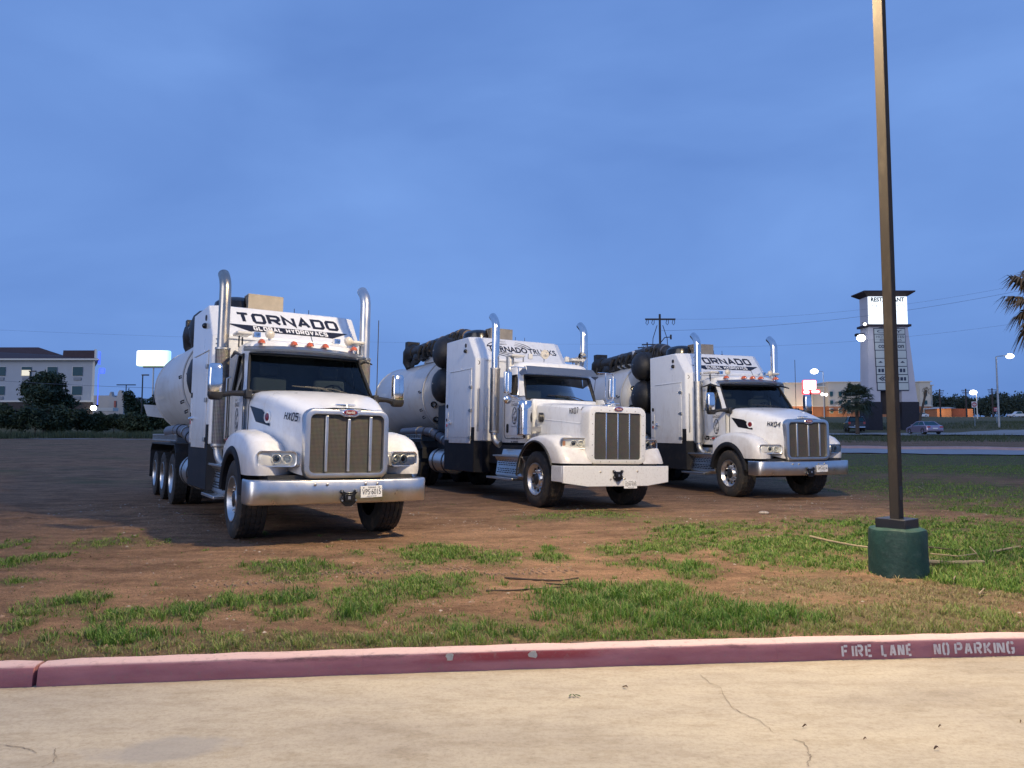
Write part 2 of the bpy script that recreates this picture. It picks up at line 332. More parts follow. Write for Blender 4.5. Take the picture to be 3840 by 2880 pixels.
# grass patches, read off the photograph (x, y, half width, half height in its 2212 px wide view; density; blade length; dryness)
PATCH = [(15,1358,34,16,1,.10,.1),(150,1302,60,18,1,.10,.15),(120,1325,80,10,.7,.07,.2),(50,1212,38,14,1,.10,.15),(40,1256,50,8,.8,.07,.2),(15,1178,26,14,.8,.09,.2),
 (232,1172,60,11,.8,.07,.35),(335,1172,42,6,.6,.05,.4),(265,1378,130,22,1,.11,.1),(270,1332,60,14,1,.10,.15),(200,1410,260,14,.7,.08,.5),(415,1322,52,18,1,.10,.12),(512,1300,62,16,1,.11,.08),(612,1297,62,18,1,.11,.06),
 (620,1328,56,12,1,.10,.1),(645,1228,92,16,1,.09,.15),(640,1252,60,7,.9,.07,.25),(770,1325,48,20,1,.12,.05),(900,1268,115,24,1,.09,.12),(800,1290,100,22,.9,.08,.2),(940,1197,78,18,1,.09,.15),(1065,1207,58,14,1,.08,.15),
 (868,1224,42,7,.8,.06,.2),(1192,1205,34,10,1,.09,.1),(1185,1187,18,6,1,.08,.1),(1000,1246,36,7,.9,.09,.1),(1240,1300,80,22,1,.12,.04),(1290,1272,60,14,1,.1,.05),(1400,1300,130,30,1,.12,.03),(1440,1270,60,12,.9,.1,.1),
 (1330,1192,48,10,.9,.07,.2),(1425,1182,75,14,1,.08,.15),(1500,1152,80,16,1,.08,.15),(1590,1140,90,14,.9,.06,.3),(1560,1175,120,14,.8,.07,.2),(1500,1245,45,12,.9,.1,.1),(1490,1228,55,10,.9,.09,.1),(1400,1220,90,9,.8,.09,.1),
 (1200,1116,62,8,.9,.06,.25),(1310,1112,66,9,.9,.06,.25),(1130,1118,40,6,.6,.05,.3),(1450,1125,60,8,.6,.05,.3),(770,1195,18,6,.7,.06,.2),(560,1225,30,9,.9,.08,.2),(330,1330,30,8,.6,.06,.4),(700,1285,60,10,.5,.06,.3),
 (1700,1185,130,22,1,.08,.12),(1830,1180,120,30,1,.08,.12),(2080,1190,170,40,1,.10,.06),(2000,1140,240,22,1,.08,.1),(1650,1210,60,12,.9,.09,.1),(1780,1215,120,20,.9,.08,.15),(2120,1250,120,40,1,.11,.12),(1900,1130,90,14,.8,.06,.2),
 (1850,1270,200,24,.75,.06,.85),(2050,1290,180,30,.75,.06,.8),(1900,1330,330,30,.85,.07,.65),(1650,1285,60,12,.5,.05,.8),(1550,1340,330,32,1,.13,.02),(1250,1370,300,18,1,.09,.15),(800,1385,330,16,1,.08,.4),(1000,1345,160,14,.7,.07,.35),
 (1900,1360,320,14,1,.08,.5),(2150,1340,90,36,.9,.08,.45),(600,1395,200,14,.9,.08,.5),(420,1398,160,14,.8,.08,.5),(120,1395,130,10,.6,.07,.6),
 (2050,1060,230,30,1,.07,.12),(2080,1010,280,18,1,.06,.12),(1990,1095,120,8,.3,.04,.5),(2150,1105,80,14,.9,.07,.1)]
def patch_ground():
    o = []
    for (x, y, rx, ry, d, h, dry) in PATCH:
        cx, cy = g2(x, y); dep = cy
        ax = 1.22*rx*dep/1597.; y1 = g2(x, min(y+ry, 1425))[1]; y0 = g2(x, max(y-ry, 955))[1]; ay = 1.15*max(.08, (y0-y1)/2); cy = (y0+y1)/2
        o.append((cx, cy, ax, ay, d, h, dry))
    return o
PG = patch_ground()
def grass_mask(x, y):
    m = np.zeros_like(x); dr = np.zeros_like(x); hh = np.full_like(x, .05)
    wob = .24*bump2(x, y, 2.3, 3)+.22*bump2(x, y, 6.1, 5)+.16*bump2(x, y, 15.3, 8)
    for (cx, cy, ax, ay, d, h, dry) in PG:
        r = np.sqrt(((x-cx)/ax)**2+((y-cy)/ay)**2)+wob
        v = np.clip((1.3-r)/.9, 0, 1)*d; k = v > m
        m = np.where(k, v, m); dr = np.where(k, dry, dr); hh = np.where(k, h, hh)
    return m, dr, hh

def halo_mask(x, y):
    h = np.zeros_like(x)
    for (cx, cy, ax, ay, d, hh, dry) in PG:
        r = np.sqrt(((x-cx)/(ax+.25))**2+((y-cy)/(ay+.25))**2); h = np.maximum(h, np.clip((1.75-r)/.8, 0, 1)*d)
    return h
def sheet_mat_ground():
    m, t, b = nodes_of('red_dirt_and_turf'); N = t.nodes.new; K = t.links.new
    co = N('ShaderNodeTexCoord')
    def noise(sc, det=6, ro=.6, st=None):
        n = N('ShaderNodeTexNoise'); n.inputs['Scale'].default_value = sc; n.inputs['Detail'].default_value = det; n.inputs['Roughness'].default_value = ro
        if st:
            mp_ = N('ShaderNodeMapping'); mp_.inputs['Scale'].default_value = st; K(co.outputs['Object'], mp_.inputs['Vector']); K(mp_.outputs['Vector'], n.inputs['Vector'])
        else: K(co.outputs['Object'], n.inputs['Vector'])
        return n
    def ramp(n, a, b_, pa=.3, pb=.7):
        r = N('ShaderNodeValToRGB'); r.color_ramp.elements[0].position = pa; r.color_ramp.elements[1].position = pb
        r.color_ramp.elements[0].color = (*a, 1); r.color_ramp.elements[1].color = (*b_, 1); K(n.outputs['Fac'], r.inputs['Fac']); return r
    def mix(f, a, b_, bl='MIX'):
        x = N('ShaderNodeMix'); x.data_type = 'RGBA'; x.blend_type = bl; K(a, x.inputs['A']); K(b_, x.inputs['B'])
        if isinstance(f, float): x.inputs['Factor'].default_value = f
        else: K(f, x.inputs['Factor'])
        return x.outputs['Result']
    d1 = ramp(noise(.9), (.225,.128,.074), (.41,.245,.135)); d2 = ramp(noise(14, 8, .7), (.155,.098,.066), (.46,.29,.175), .37, .66)
    d3 = ramp(noise(.35, 4), (.27,.19,.14), (.43,.285,.185))
    d4 = ramp(noise(75, 7, .85), (.30,.28,.27), (1.4,1.33,1.25), .38, .64); d5 = ramp(noise(1.9, 9, .75, (.5,1.5,1)), (.45,.42,.40), (1.18,1.15,1.12), .36, .6)
    dirt = mix(.55, d1.outputs[0], d2.outputs[0]); dirt = mix(.35, dirt, d3.outputs[0]); dirt = mix(.75, dirt, d4.outputs[0], 'MULTIPLY'); dirt = mix(.85, dirt, d5.outputs[0], 'MULTIPLY')
    gr = ramp(noise(5, 7, .7), (.060,.075,.028), (.135,.130,.062)); dry = ramp(noise(8, 7, .7), (.10,.080,.048), (.21,.165,.10))
    a1 = N('ShaderNodeAttribute'); a1.attribute_name = 'grass'; a2 = N('ShaderNodeAttribute'); a2.attribute_name = 'dry'
    turf = mix(a2.outputs['Fac'], gr.outputs[0], dry.outputs[0])
    mm = N('ShaderNodeMath'); mm.operation = 'MULTIPLY'; K(a1.outputs['Fac'], mm.inputs[0]); mm.inputs[1].default_value = .85
    K(mix(mm.outputs[0], dirt, turf), b.inputs['Base Color']); b.inputs['Roughness'].default_value = .95; b.inputs['Specular IOR Level'].default_value = .15
    h = noise(30, 8, .75); bp = N('ShaderNodeBump'); bp.inputs['Strength'].default_value = .9; bp.inputs['Distance'].default_value = .04
    h2 = noise(5, 4, .6); ad = N('ShaderNodeMath'); ad.operation = 'ADD'; K(h.outputs['Fac'], ad.inputs[0]); K(h2.outputs['Fac'], ad.inputs[1])
    K(ad.outputs[0], bp.inputs['Height']); K(bp.outputs['Normal'], b.inputs['Normal'])
    return m
def ground_sheet():
    vs_ = np.concatenate([np.arange(.075, 9, .075), np.geomspace(9, 25, 70)[:-1], np.geomspace(25, 120, 70)[:-1], np.geomspace(120, 1500, 26)])
    us = np.concatenate([-np.geomspace(1500, 24, 40), np.linspace(-23.5, -10, 60), np.linspace(-9.9, 10, 240), np.linspace(10.2, 24, 70), np.geomspace(25, 1500, 40)])
    Uu, Vv = np.meshgrid(us, vs_); X = Uu; Y = kerb_y(X)+Vv
    Z = zg(X, Y)
    n, k = X.shape; Z = Z+np.where((Vv > .3) & (Vv < 12) & (np.abs(X) < 14), rng.normal(size=Z.shape)*.0045, 0)
    co = np.stack([X, Y, Z], -1).reshape(-1, 3)
    idx = np.arange(n*k).reshape(n, k); q = np.stack([idx[:-1,:-1], idx[:-1,1:], idx[1:,1:], idx[1:,:-1]], -1).reshape(-1, 4)
    me = bpy.data.meshes.new('dirt_lot'); me.from_pydata([], [], [])
    me.vertices.add(len(co)); me.vertices.foreach_set('co', co.ravel()); me.loops.add(q.size); me.loops.foreach_set('vertex_index', q.ravel().astype(np.int32))
    me.polygons.add(len(q)); me.polygons.foreach_set('loop_start', np.arange(0, q.size, 4, dtype=np.int32)); me.update(calc_edges=True); me.validate()
    x, y = co[:,0], co[:,1]; m, dr, hh = grass_mask(x, y)
    # beyond the lot: rough grass on the verges, weeds at the far edge of the lot
    vg = np.clip((y-73-.5*bump2(x, y, .3, 4))/3, 0, 1)*(y > 66); right = (x > 12+.1*y)
    lawn = np.clip((y-23-2*bump2(x, y, .2, 2))/4, 0, 1)*(x > 8.2+.05*y)*(y < 39.6)
    gv = np.clip((y-61)/5, 0, 1)*right
    sc = 1.1*np.clip(bump2(x*.5, y, .55, 7)+.4*bump2(x, y, 1.9, 2)-.12, 0, 1)*(y > 19)*(x < -4)
    m = np.maximum.reduce([m, vg, lawn, gv, sc]); dr = np.where(y > 22, .30, dr)
    for nm, arr in (('grass', m), ('dry', dr)):
        at = me.attributes.new(nm, 'FLOAT', 'POINT'); at.data.foreach_set('value', arr.astype(np.float32))
    me.shade_smooth(); me.materials.append(sheet_mat_ground())
    o = bpy.data.objects.new('dirt_lot', me); COL.objects.link(o); return tag(o, kind='structure')
ground_sheet()

# ---- concrete drive in front
def conc_mat():
    m, t, b = nodes_of('worn_concrete'); N = t.nodes.new; K = t.links.new; co = N('ShaderNodeTexCoord')
    def noise(sc, det, ro, st=(1,1,1)):
        mp_ = N('ShaderNodeMapping'); mp_.inputs['Scale'].default_value = st; K(co.outputs['Object'], mp_.inputs['Vector'])
        n = N('ShaderNodeTexNoise'); n.inputs['Scale'].default_value = sc; n.inputs['Detail'].default_value = det; n.inputs['Roughness'].default_value = ro; K(mp_.outputs['Vector'], n.inputs['Vector']); return n
    def ramp(n, els):
        r = N('ShaderNodeValToRGB'); K(n.outputs['Fac'], r.inputs['Fac'])
        r.color_ramp.elements[0].position, r.color_ramp.elements[0].color = els[0][0], (*els[0][1], 1); r.color_ramp.elements[1].position, r.color_ramp.elements[1].color = els[-1][0], (*els[-1][1], 1)
        for p_, c_ in els[1:-1]:
            e = r.color_ramp.elements.new(p_); e.color = (*c_, 1)
        return r
    def mix(f, a, b_, bl='MIX'):
        x = N('ShaderNodeMix'); x.data_type = 'RGBA'; x.blend_type = bl; K(a, x.inputs['A']); K(b_, x.inputs['B'])
        if isinstance(f, float): x.inputs['Factor'].default_value = f
        else: K(f, x.inputs['Factor'])
        return x.outputs['Result']
    a = ramp(noise(1.0, 6, .6, (.5, 1.4, 1)), [(.3,(.33,.285,.225)),(.5,(.425,.37,.285)),(.72,(.475,.41,.305))])
    s = ramp(noise(5.5, 9, .8, (.6, 1.4, 1)), [(.36,(.77,.74,.69)),(.54,(1,1,1)),(.8,(1.0,.98,.93))])
    f = ramp(noise(34, 9, .85), [(.36,(.66,.64,.61)),(.52,(1,1,1)),(.7,(1.05,1.04,1.02))])
    c = mix(.9, a.outputs[0], s.outputs[0], 'MULTIPLY'); c = mix(.7, c, f.outputs[0], 'MULTIPLY')
    # old grey spill with a ragged outline, and soil washed against the kerb
    sp = N('ShaderNodeSeparateXYZ'); K(co.outputs['Object'], sp.inputs[0]); nz = noise(2.6, 6, .65)
    def lin(ax_, ay_, c0):
        a1 = N('ShaderNodeMath'); a1.operation = 'MULTIPLY_ADD'; K(sp.outputs['X'], a1.inputs[0]); a1.inputs[1].default_value = ax_; a1.inputs[2].default_value = c0
        a2 = N('ShaderNodeMath'); a2.operation = 'MULTIPLY_ADD'; K(sp.outputs['Y'], a2.inputs[0]); a2.inputs[1].default_value = ay_; K(a1.outputs[0], a2.inputs[2]); return a2.outputs[0]
    def sq(o_):
        q_ = N('ShaderNodeMath'); q_.operation = 'MULTIPLY'; K(o_, q_.inputs[0]); K(o_, q_.inputs[1]); return q_.outputs[0]
    SX, SY = SPILL; u_ = sq(lin(1/.42, 0, -SX/.42)); v_ = sq(lin(-.9, 1/.16, -SY/.16+.9*SX)); s1 = N('ShaderNodeMath'); K(u_, s1.inputs[0]); K(v_, s1.inputs[1])
    s2 = N('ShaderNodeMath'); s2.operation = 'MULTIPLY_ADD'; K(nz.outputs['Fac'], s2.inputs[0]); s2.inputs[1].default_value = 3.2; K(s1.outputs[0], s2.inputs[2])
    r_ = N('ShaderNodeMapRange'); r_.inputs['From Min'].default_value = 2.6; r_.inputs['From Max'].default_value = 1.9; r_.inputs['To Max'].default_value = .6; K(s2.outputs[0], r_.inputs['Value'])
    g_ = N('ShaderNodeMix'); g_.data_type = 'RGBA'; g_.inputs['B'].default_value = (.27,.255,.235,1); K(c, g_.inputs['A']); K(r_.outputs[0], g_.inputs['Factor']); c = g_.outputs['Result']
    k1 = lin(-.1012, 1, -5.15); k2 = N('ShaderNodeMath'); k2.operation = 'MULTIPLY_ADD'; n5 = noise(6, 7, .7, (.5,1,1)); K(n5.outputs['Fac'], k2.inputs[0]); k2.inputs[1].default_value = .34; K(k1, k2.inputs[2])
    r5 = N('ShaderNodeMapRange'); r5.inputs['From Min'].default_value = .06; r5.inputs['From Max'].default_value = .19; r5.inputs['To Max'].default_value = .6; K(k2.outputs[0], r5.inputs['Value'])
    g5 = N('ShaderNodeMix'); g5.data_type = 'RGBA'; g5.inputs['B'].default_value = (.25,.18,.125,1); K(c, g5.inputs['A']); K(r5.outputs[0], g5.inputs['Factor']); c = g5.outputs['Result']
    K(c, b.inputs['Base Color']); b.inputs['Roughness'].default_value = .82; b.inputs['Specular IOR Level'].default_value = .3
    h = noise(45, 8, .75); bp = N('ShaderNodeBump'); bp.inputs['Strength'].default_value = .28; bp.inputs['Distance'].default_value = .012; K(h.outputs['Fac'], bp.inputs['Height']); K(bp.outputs['Normal'], b.inputs['Normal'])
    return m
def g0(x, y):
    p = P(x, y, 5); d = p-Vector((0,0,EYE)); k = -EYE/d.z; q = Vector((0,0,EYE))+d*k; return (q.x, q.y)
SPILL = g0(890*.678, 1950+1268*.678)
M_conc = conc_mat()
xs = frange(-70, 70, 141); mb = MB()
for a, b in zip(xs[:-1], xs[1:]):
    mb.add([(a,-25,0),(b,-25,0),(b,float(kerb_y(b))+.06,0),(a,float(kerb_y(a))+.06,0)], [(0,1,2,3)])
drive = tag(mb.build('concrete_drive', M_conc, smooth=0, fix=False), kind='structure')
# cracks and stains in the drive
M_crack = mat('crack_grit', (.255,.205,.15), .95, var=.3); 
def ribbon(pts, w, z, name, m, parent):
    mb = MB(); n = len(pts)
    L_ = []; R_ = []
    for i, p in enumerate(pts):
        q = Vector(pts[min(i+1, n-1)])-Vector(pts[max(i-1, 0)]); nn = Vector((-q.y, q.x)).normalized(); k = w*random.uniform(.3, 1.2)*(.25 if i in (0, n-1) else 1)
        L_.append((p[0]+nn.x*k, p[1]+nn.y*k, z)); R_.append((p[0]-nn.x*k, p[1]-nn.y*k, z))
    for i in range(n-1): mb.add([L_[i], R_[i], R_[i+1], L_[i+1]], [(0,1,2,3)])
    return mb.build(name, m, parent, smooth=0, fix=False)
def g0(x, y):
    p = P(x, y, 5); d = p-Vector((0,0,EYE)); k = -EYE/d.z; q = Vector((0,0,EYE))+d*k; return (q.x, q.y)
def jag(px, n, j):
    o = []
    for (a, b) in zip(px[:-1], px[1:]):
        for k in range(n):
            f = k/n; o.append((a[0]+(b[0]-a[0])*f+random.gauss(0, j), a[1]+(b[1]-a[1])*f+random.gauss(0, j*.5)))
    o.append(px[-1]); return [g0(*q) for q in o]
Zr = lambda x, y: (2600+x*.6209, 1850+y*.6209)
ribbon(jag([Zr(40,1095), Zr(90,1140), Zr(160,1170), Zr(195,1240), Zr(240,1300), Zr(330,1345), Zr(400,1375), Zr(490,1450)], 5, 2.5), .0026, .003, 'crack', M_crack, drive)
ribbon(jag([Zr(600,1485), Zr(660,1505), Zr(692,1540), Zr(690,1570), Zr(712,1590), Zr(690,1625), Zr(694,1650)], 5, 2), .0030, .003, 'crack', M_crack, drive)
Zl = lambda x, y: (x*.678, 1950+y*.678)
ribbon(jag([Zl(310,1262), Zl(300,1300), Zl(310,1310), Zl(295,1340), Zl(250,1360), Zl(235,1370)], 5, 2.5), .0026, .003, 'crack', M_crack, drive)
ribbon(jag([Zl(30,1248), Zl(110,1258), Zl(180,1275), Zl(205,1295)], 5, 2), .0024, .003, 'crack', M_crack, drive)

# ---- painted kerb
def kerb_mat():
    m, t, b = nodes_of('faded_red_kerb_paint'); N = t.nodes.new; K = t.links.new; co = N('ShaderNodeTexCoord'); sp = N('ShaderNodeSeparateXYZ'); K(co.outputs['Object'], sp.inputs[0])
    def noise(sc, det, ro, st=(1,1,1)):
        mp_ = N('ShaderNodeMapping'); mp_.inputs['Scale'].default_value = st; K(co.outputs['Object'], mp_.inputs['Vector'])
        n = N('ShaderNodeTexNoise'); n.inputs['Scale'].default_value = sc; n.inputs['Detail'].default_value = det; n.inputs['Roughness'].default_value = ro; K(mp_.outputs['Vector'], n.inputs['Vector']); return n
    n1 = noise(3, 7, .65, (.5,1,2)); n2 = noise(22, 7, .7)
    r1 = N('ShaderNodeValToRGB'); K(n1.outputs['Fac'], r1.inputs['Fac']); r1.color_ramp.elements[0].position = .3; r1.color_ramp.elements[0].color = (.25,.08,.094,1); r1.color_ramp.elements[1].position = .7; r1.color_ramp.elements[1].color = (.38,.16,.17,1)
    # the top is a paler, chalky pink than the face
    mr = N('ShaderNodeMapRange'); mr.inputs['From Min'].default_value = .108; mr.inputs['From Max'].default_value = .124; K(sp.outputs['Z'], mr.inputs['Value'])
    x = N('ShaderNodeMix'); x.data_type = 'RGBA'; x.inputs['B'].default_value = (.60,.41,.375,1); K(r1.outputs[0], x.inputs['A']); K(mr.outputs[0], x.inputs['Factor'])
    # patch of fresher red paint mid-length
    ab = N('ShaderNodeMath'); ab.operation = 'SUBTRACT'; K(sp.outputs['X'], ab.inputs[0]); ab.inputs[1].default_value = .05
    ab2 = N('ShaderNodeMath'); ab2.operation = 'ABSOLUTE'; K(ab.outputs[0], ab2.inputs[0])
    nn = N('ShaderNodeMath'); nn.operation = 'MULTIPLY_ADD'; K(n1.outputs['Fac'], nn.inputs[0]); nn.inputs[1].default_value = .9; K(ab2.outputs[0], nn.inputs[2])
    m2 = N('ShaderNodeMapRange'); m2.inputs['From Min'].default_value = 1.1; m2.inputs['From Max'].default_value = .75; K(nn.outputs[0], m2.inputs['Value'])
    m3 = N('ShaderNodeMapRange'); m3.inputs['From Min'].default_value = .045; m3.inputs['From Max'].default_value = .07; K(sp.outputs['Z'], m3.inputs['Value'])
    m4 = N('ShaderNodeMapRange'); m4.inputs['From Min'].default_value = .118; m4.inputs['From Max'].default_value = .108; K(sp.outputs['Z'], m4.inputs['Value'])
    mu = N('ShaderNodeMath'); mu.operation = 'MULTIPLY'; K(m2.outputs[0], mu.inputs[0]); K(m3.outputs[0], mu.inputs[1])
    mu2 = N('ShaderNodeMath'); mu2.operation = 'MULTIPLY'; K(mu.outputs[0], mu2.inputs[0]); K(m4.outputs[0], mu2.inputs[1])
    y = N('ShaderNodeMix'); y.data_type = 'RGBA'; y.inputs['B'].default_value = (.25,.035,.04,1); K(x.outputs['Result'], y.inputs['A']); K(mu2.outputs[0], y.inputs['Factor'])
    # scuffs along the arris: dark tyre rubber where wheels rub the edge
    n6 = noise(4.5, 8, .75, (.6,1,3)); q1 = N('ShaderNodeMapRange'); q1.inputs['From Min'].default_value = .49; q1.inputs['From Max'].default_value = .62; q1.inputs['To Max'].default_value = .75; K(n6.outputs['Fac'], q1.inputs['Value'])
    q2 = N('ShaderNodeMapRange'); q2.inputs['From Min'].default_value = .085; q2.inputs['From Max'].default_value = .108; K(sp.outputs['Z'], q2.inputs['Value']); q3 = N('ShaderNodeMapRange'); q3.inputs['From Min'].default_value = .124; q3.inputs['From Max'].default_value = .116; K(sp.outputs['Z'], q3.inputs['Value'])
    q4 = N('ShaderNodeMath'); q4.operation = 'MULTIPLY'; K(q1.outputs[0], q4.inputs[0]); K(q2.outputs[0], q4.inputs[1]); q5 = N('ShaderNodeMath'); q5.operation = 'MULTIPLY'; K(q4.outputs[0], q5.inputs[0]); K(q3.outputs[0], q5.inputs[1])
    yy = N('ShaderNodeMix'); yy.data_type = 'RGBA'; yy.inputs['B'].default_value = (.07,.03,.035,1); K(y.outputs['Result'], yy.inputs['A']); K(q5.outputs[0], yy.inputs['Factor']); y = yy
    r2 = N('ShaderNodeMapRange'); r2.inputs['From Min'].default_value = .55; r2.inputs['From Max'].default_value = .70; r2.inputs['To Max'].default_value = .55; K(n2.outputs['Fac'], r2.inputs['Value'])
    z = N('ShaderNodeMix'); z.data_type = 'RGBA'; z.inputs['B'].default_value = (.22,.15,.13,1); K(y.outputs['Result'], z.inputs['A']); K(r2.outputs[0], z.inputs['Factor'])
    K(z.outputs['Result'], b.inputs['Base Color']); b.inputs['Roughness'].default_value = .75
    h = noise(60, 6, .7); bp = N('ShaderNodeBump'); bp.inputs['Strength'].default_value = .35; bp.inputs['Distance'].default_value = .01; K(h.outputs['Fac'], bp.inputs['Height']); K(bp.outputs['Normal'], b.inputs['Normal'])
    return m
M_kerb = kerb_mat(); M_chip = mat('bare_concrete_chip', (.42,.39,.33), .9, var=.2, vscale=30, bump=.4)
kerb = tag(bpy.data.objects.new('kerb', None), 'red painted concrete kerb along the drive', None, kind='structure'); COL.objects.link(kerb)
joints = [-40,-30,-21,-12,-3.03,-1.0,1.87,6.0,12,21,30,40]
prof = [(0,-.06),(0,.02),(.012,.10),(.022,.118),(.042,.127),(.14,.129),(.155,.124),(.16,-.06)]
for k, (a, b) in enumerate(zip(joints[:-1], joints[1:])):
    ga, gb_ = [.014 if abs(q_+3.03) < .01 else .0005 for q_ in (a, b)]
    xs = frange(a+ga, b-gb_, max(8, int((b-a)/.18))); rings = []
    for i, x in enumerate(xs):
        yk = float(kerb_y(x)); sl = .1012-.0084*x*(abs(x) < 12); e = (i in (0, len(xs)-1))
        e = e and ((abs(a+3.03) < .01 and i == 0) or (abs(b+3.03) < .01 and i > 0))
        j = .0028*math.sin(x*9.1)+.0022*math.sin(x*23)+.0018*math.sin(x*51+1)
        rings.append([(x-sl*d*.9, yk+d+(.004 if e else 0)*(1 if d < .05 else -1)+j, z-(.006 if e and z > .1 else 0)+(.0026*math.sin(x*13+d*40)+.0016*math.sin(x*37) if z > .1 else 0)) for d, z in prof])
    mb = MB().loft(rings); mb.build('kerb_section', M_kerb, kerb, smooth=28)
def kerb_decal(s, x0, x1, z0, h, t, w, gap):
    yk = lambda x: float(kerb_y(x))
    O = Vector((x0, yk(x0), z0)); U = (Vector((x1, yk(x1), z0))-O).normalized(); V = Vector((-.10*.1, .10, 1)).normalized()
    return strokes(kerb, 'painted_letters', s, O, U, V, h, w, t, gap, M_stencil, pre='s', d0=.011)
M_stencil = mat('stencil_white', (.62,.58,.54), .8, var=.2, vscale=25, dirt=(.4,.2,.2), dirt_amt=.75, dscale=18)
kerb_decal('FIRE', 2.335, 2.6, .018, .086, .0165, .060, .0145); kerb_decal('LANE', 2.628, 2.88, .018, .086, .0165, .050, .0115)
kerb_decal('NO', 3.02, 3.13, .018, .086, .016, .052, .012); kerb_decal('PARKING', 3.175, 3.66, .018, .086, .017, .060, .0135)
for x, w_, zc in ((-.42, .030, .098), (.145, .032, .096)):
    pts = []
    for k in range(12):
        a = 2*math.pi*k/12; r = random.uniform(.75, 1.2); X = x+w_*r*math.cos(a); Z_ = min(.117, zc+w_*.8*r*math.sin(a)); pts.append((X, float(kerb_y(X))+.012*min(1, Z_/.1)-.006+(.006 if Z_ > .112 else 0), Z_))
    MB().add(pts, [tuple(range(12))]).build('chip', M_chip, kerb, smooth=0, fix=False)

# ================================================================ trucks (x forward, y to the truck's left, z up; origin on the ground under the bumper)
def wheel(parent, x, y, s, r, wd, dish, rim_m, nm='wheel', lug=True, nut_m=None):
    """s = +1: outer face towards +y; dish = how far the disc sits behind (+) or before (-) the outer rim lip"""
    ty = MB(); o = (x, y, r); ax = (0, s, 0); h = wd/2
    prof = [(.30*r/.545,-h*.92),(r*.80,-h),(r*.955,-h*.9)]
    g = 5
    for k in range(g):
        a0 = -h*.86+(2*h*.86)*k/g; a1 = -h*.86+(2*h*.86)*(k+1)/g; e = (a1-a0)*.08
        prof += [(r*.972,a0+e*.2),(r,a0+e),(r,a1-e),(r*.972,a1-e*.2)]
    prof += [(r*.955,h*.9),(r*.80,h),(r*.62,h*.96),(.575*r,h*.86)]
    n = 84; rings = []
    axv = Vector(ax); u = Vector((0,0,1)); a = axv.cross(u).normalized(); b = axv.cross(a)
    for j, (rr, hh) in enumerate(prof):
        ring = []
        for k in range(n):
            q = 2*math.pi*(k+(.35 if (j//2) % 2 else 0))/n; r2 = rr-(.012 if rr > r*.99 and k % 3 == 0 else 0)
            ring.append(Vector(o)+axv*hh+r2*(math.cos(q)*a+math.sin(q)*b))
        rings.append(ring)
    ty.loft(rings, True, False); t = ty.build(nm, M_rub, parent, smooth=40)
    R0 = r*.575
    rim = MB(); rim.lathe([(R0*1.03,h*.90),(R0*1.02,h*.97),(R0*.97,h*.97),(R0*.93,h*.86),(R0*.90,h*.86-dish*.35),(R0*.86,h*.86-dish*.8),(R0*.80,h*.86-dish),(R0*.5,h*.86-dish-.005),(R0*.38,h*.86-dish+.03),(R0*.36,h*.86-dish+.05)], o, ax, 36)
    d = rim.build('rim', rim_m, t, smooth=30)
    yy = h*.86-dish
    hub = MB(); hub.lathe([(R0*.36,yy),(R0*.36,yy+.035),(R0*.30,yy+.05),(R0*.24,yy+.058),(R0*.2,yy+.062),(.001,yy+.064)], o, ax, 20)
    hub.build('hub', M_alu_d if dish > 0.1 else M_blackp, t)
    if lug:
        nb = MB()
        for k in range(10):
            q = 2*math.pi*k/10; c = Vector(o)+R0*.55*(math.cos(q)*a+math.sin(q)*b)
            nb.cyl(c+axv*(yy-.01), c+axv*(yy+.045), .017, .013, 6)
        nb.build('lug_nuts', nut_m or M_chrome, t)
        hb = MB()
        for k in range(10):
            q = 2*math.pi*(k+.5)/10; c = Vector(o)+R0*.70*(math.cos(q)*a+math.sin(q)*b)
            hb.cyl(c+axv*(yy-.008), c+axv*(yy+.006), .032, .032, 10)
        hb.build('hand_holes', M_gloss, t)
    return t

def hood_emblem(root, x, z, y=0):
    mb = MB(); mb.prism([(x,z),(x-.02,z+.05),(x-.12,z+.055),(x-.2,z+.03),(x-.2,z+.01)], 'y', y-.008, y+.008)
    mb.prism([(x-.02,y),(x-.06,y+.14),(x-.085,y+.14),(x-.1,y+.03),(x-.1,y-.03),(x-.085,y-.14),(x-.06,y-.14)], 'z', z+.045, z+.058)
    mb.build('hood_ornament', M_chrome, root, bevel=.003)

def badge(root, x, y, z, k=1):
    mb = MB(); n = 28
    def el(a, b, xx): return [(xx, y+a*math.cos(q), z+b*math.sin(q)) for q in [2*math.pi*i/n for i in range(n)]]
    MB().loft([el(.115*k,.052*k,x-.02), el(.115*k,.052*k,x), el(.105*k,.044*k,x+.008)]).build('badge_surround', M_chrome, root)
    b = MB().loft([el(.098*k,.039*k,x-.01), el(.098*k,.039*k,x+.012), el(.09*k,.034*k,x+.015)]).build('badge', M_red, root)
    text(b, 'lettering', 'Peterbilt', (x+.0155, y-.066*k, z-.019*k), (0,1,0), (0,0,1), .125*k, .042*k, M_wdec, slant=.1, d0=.002)

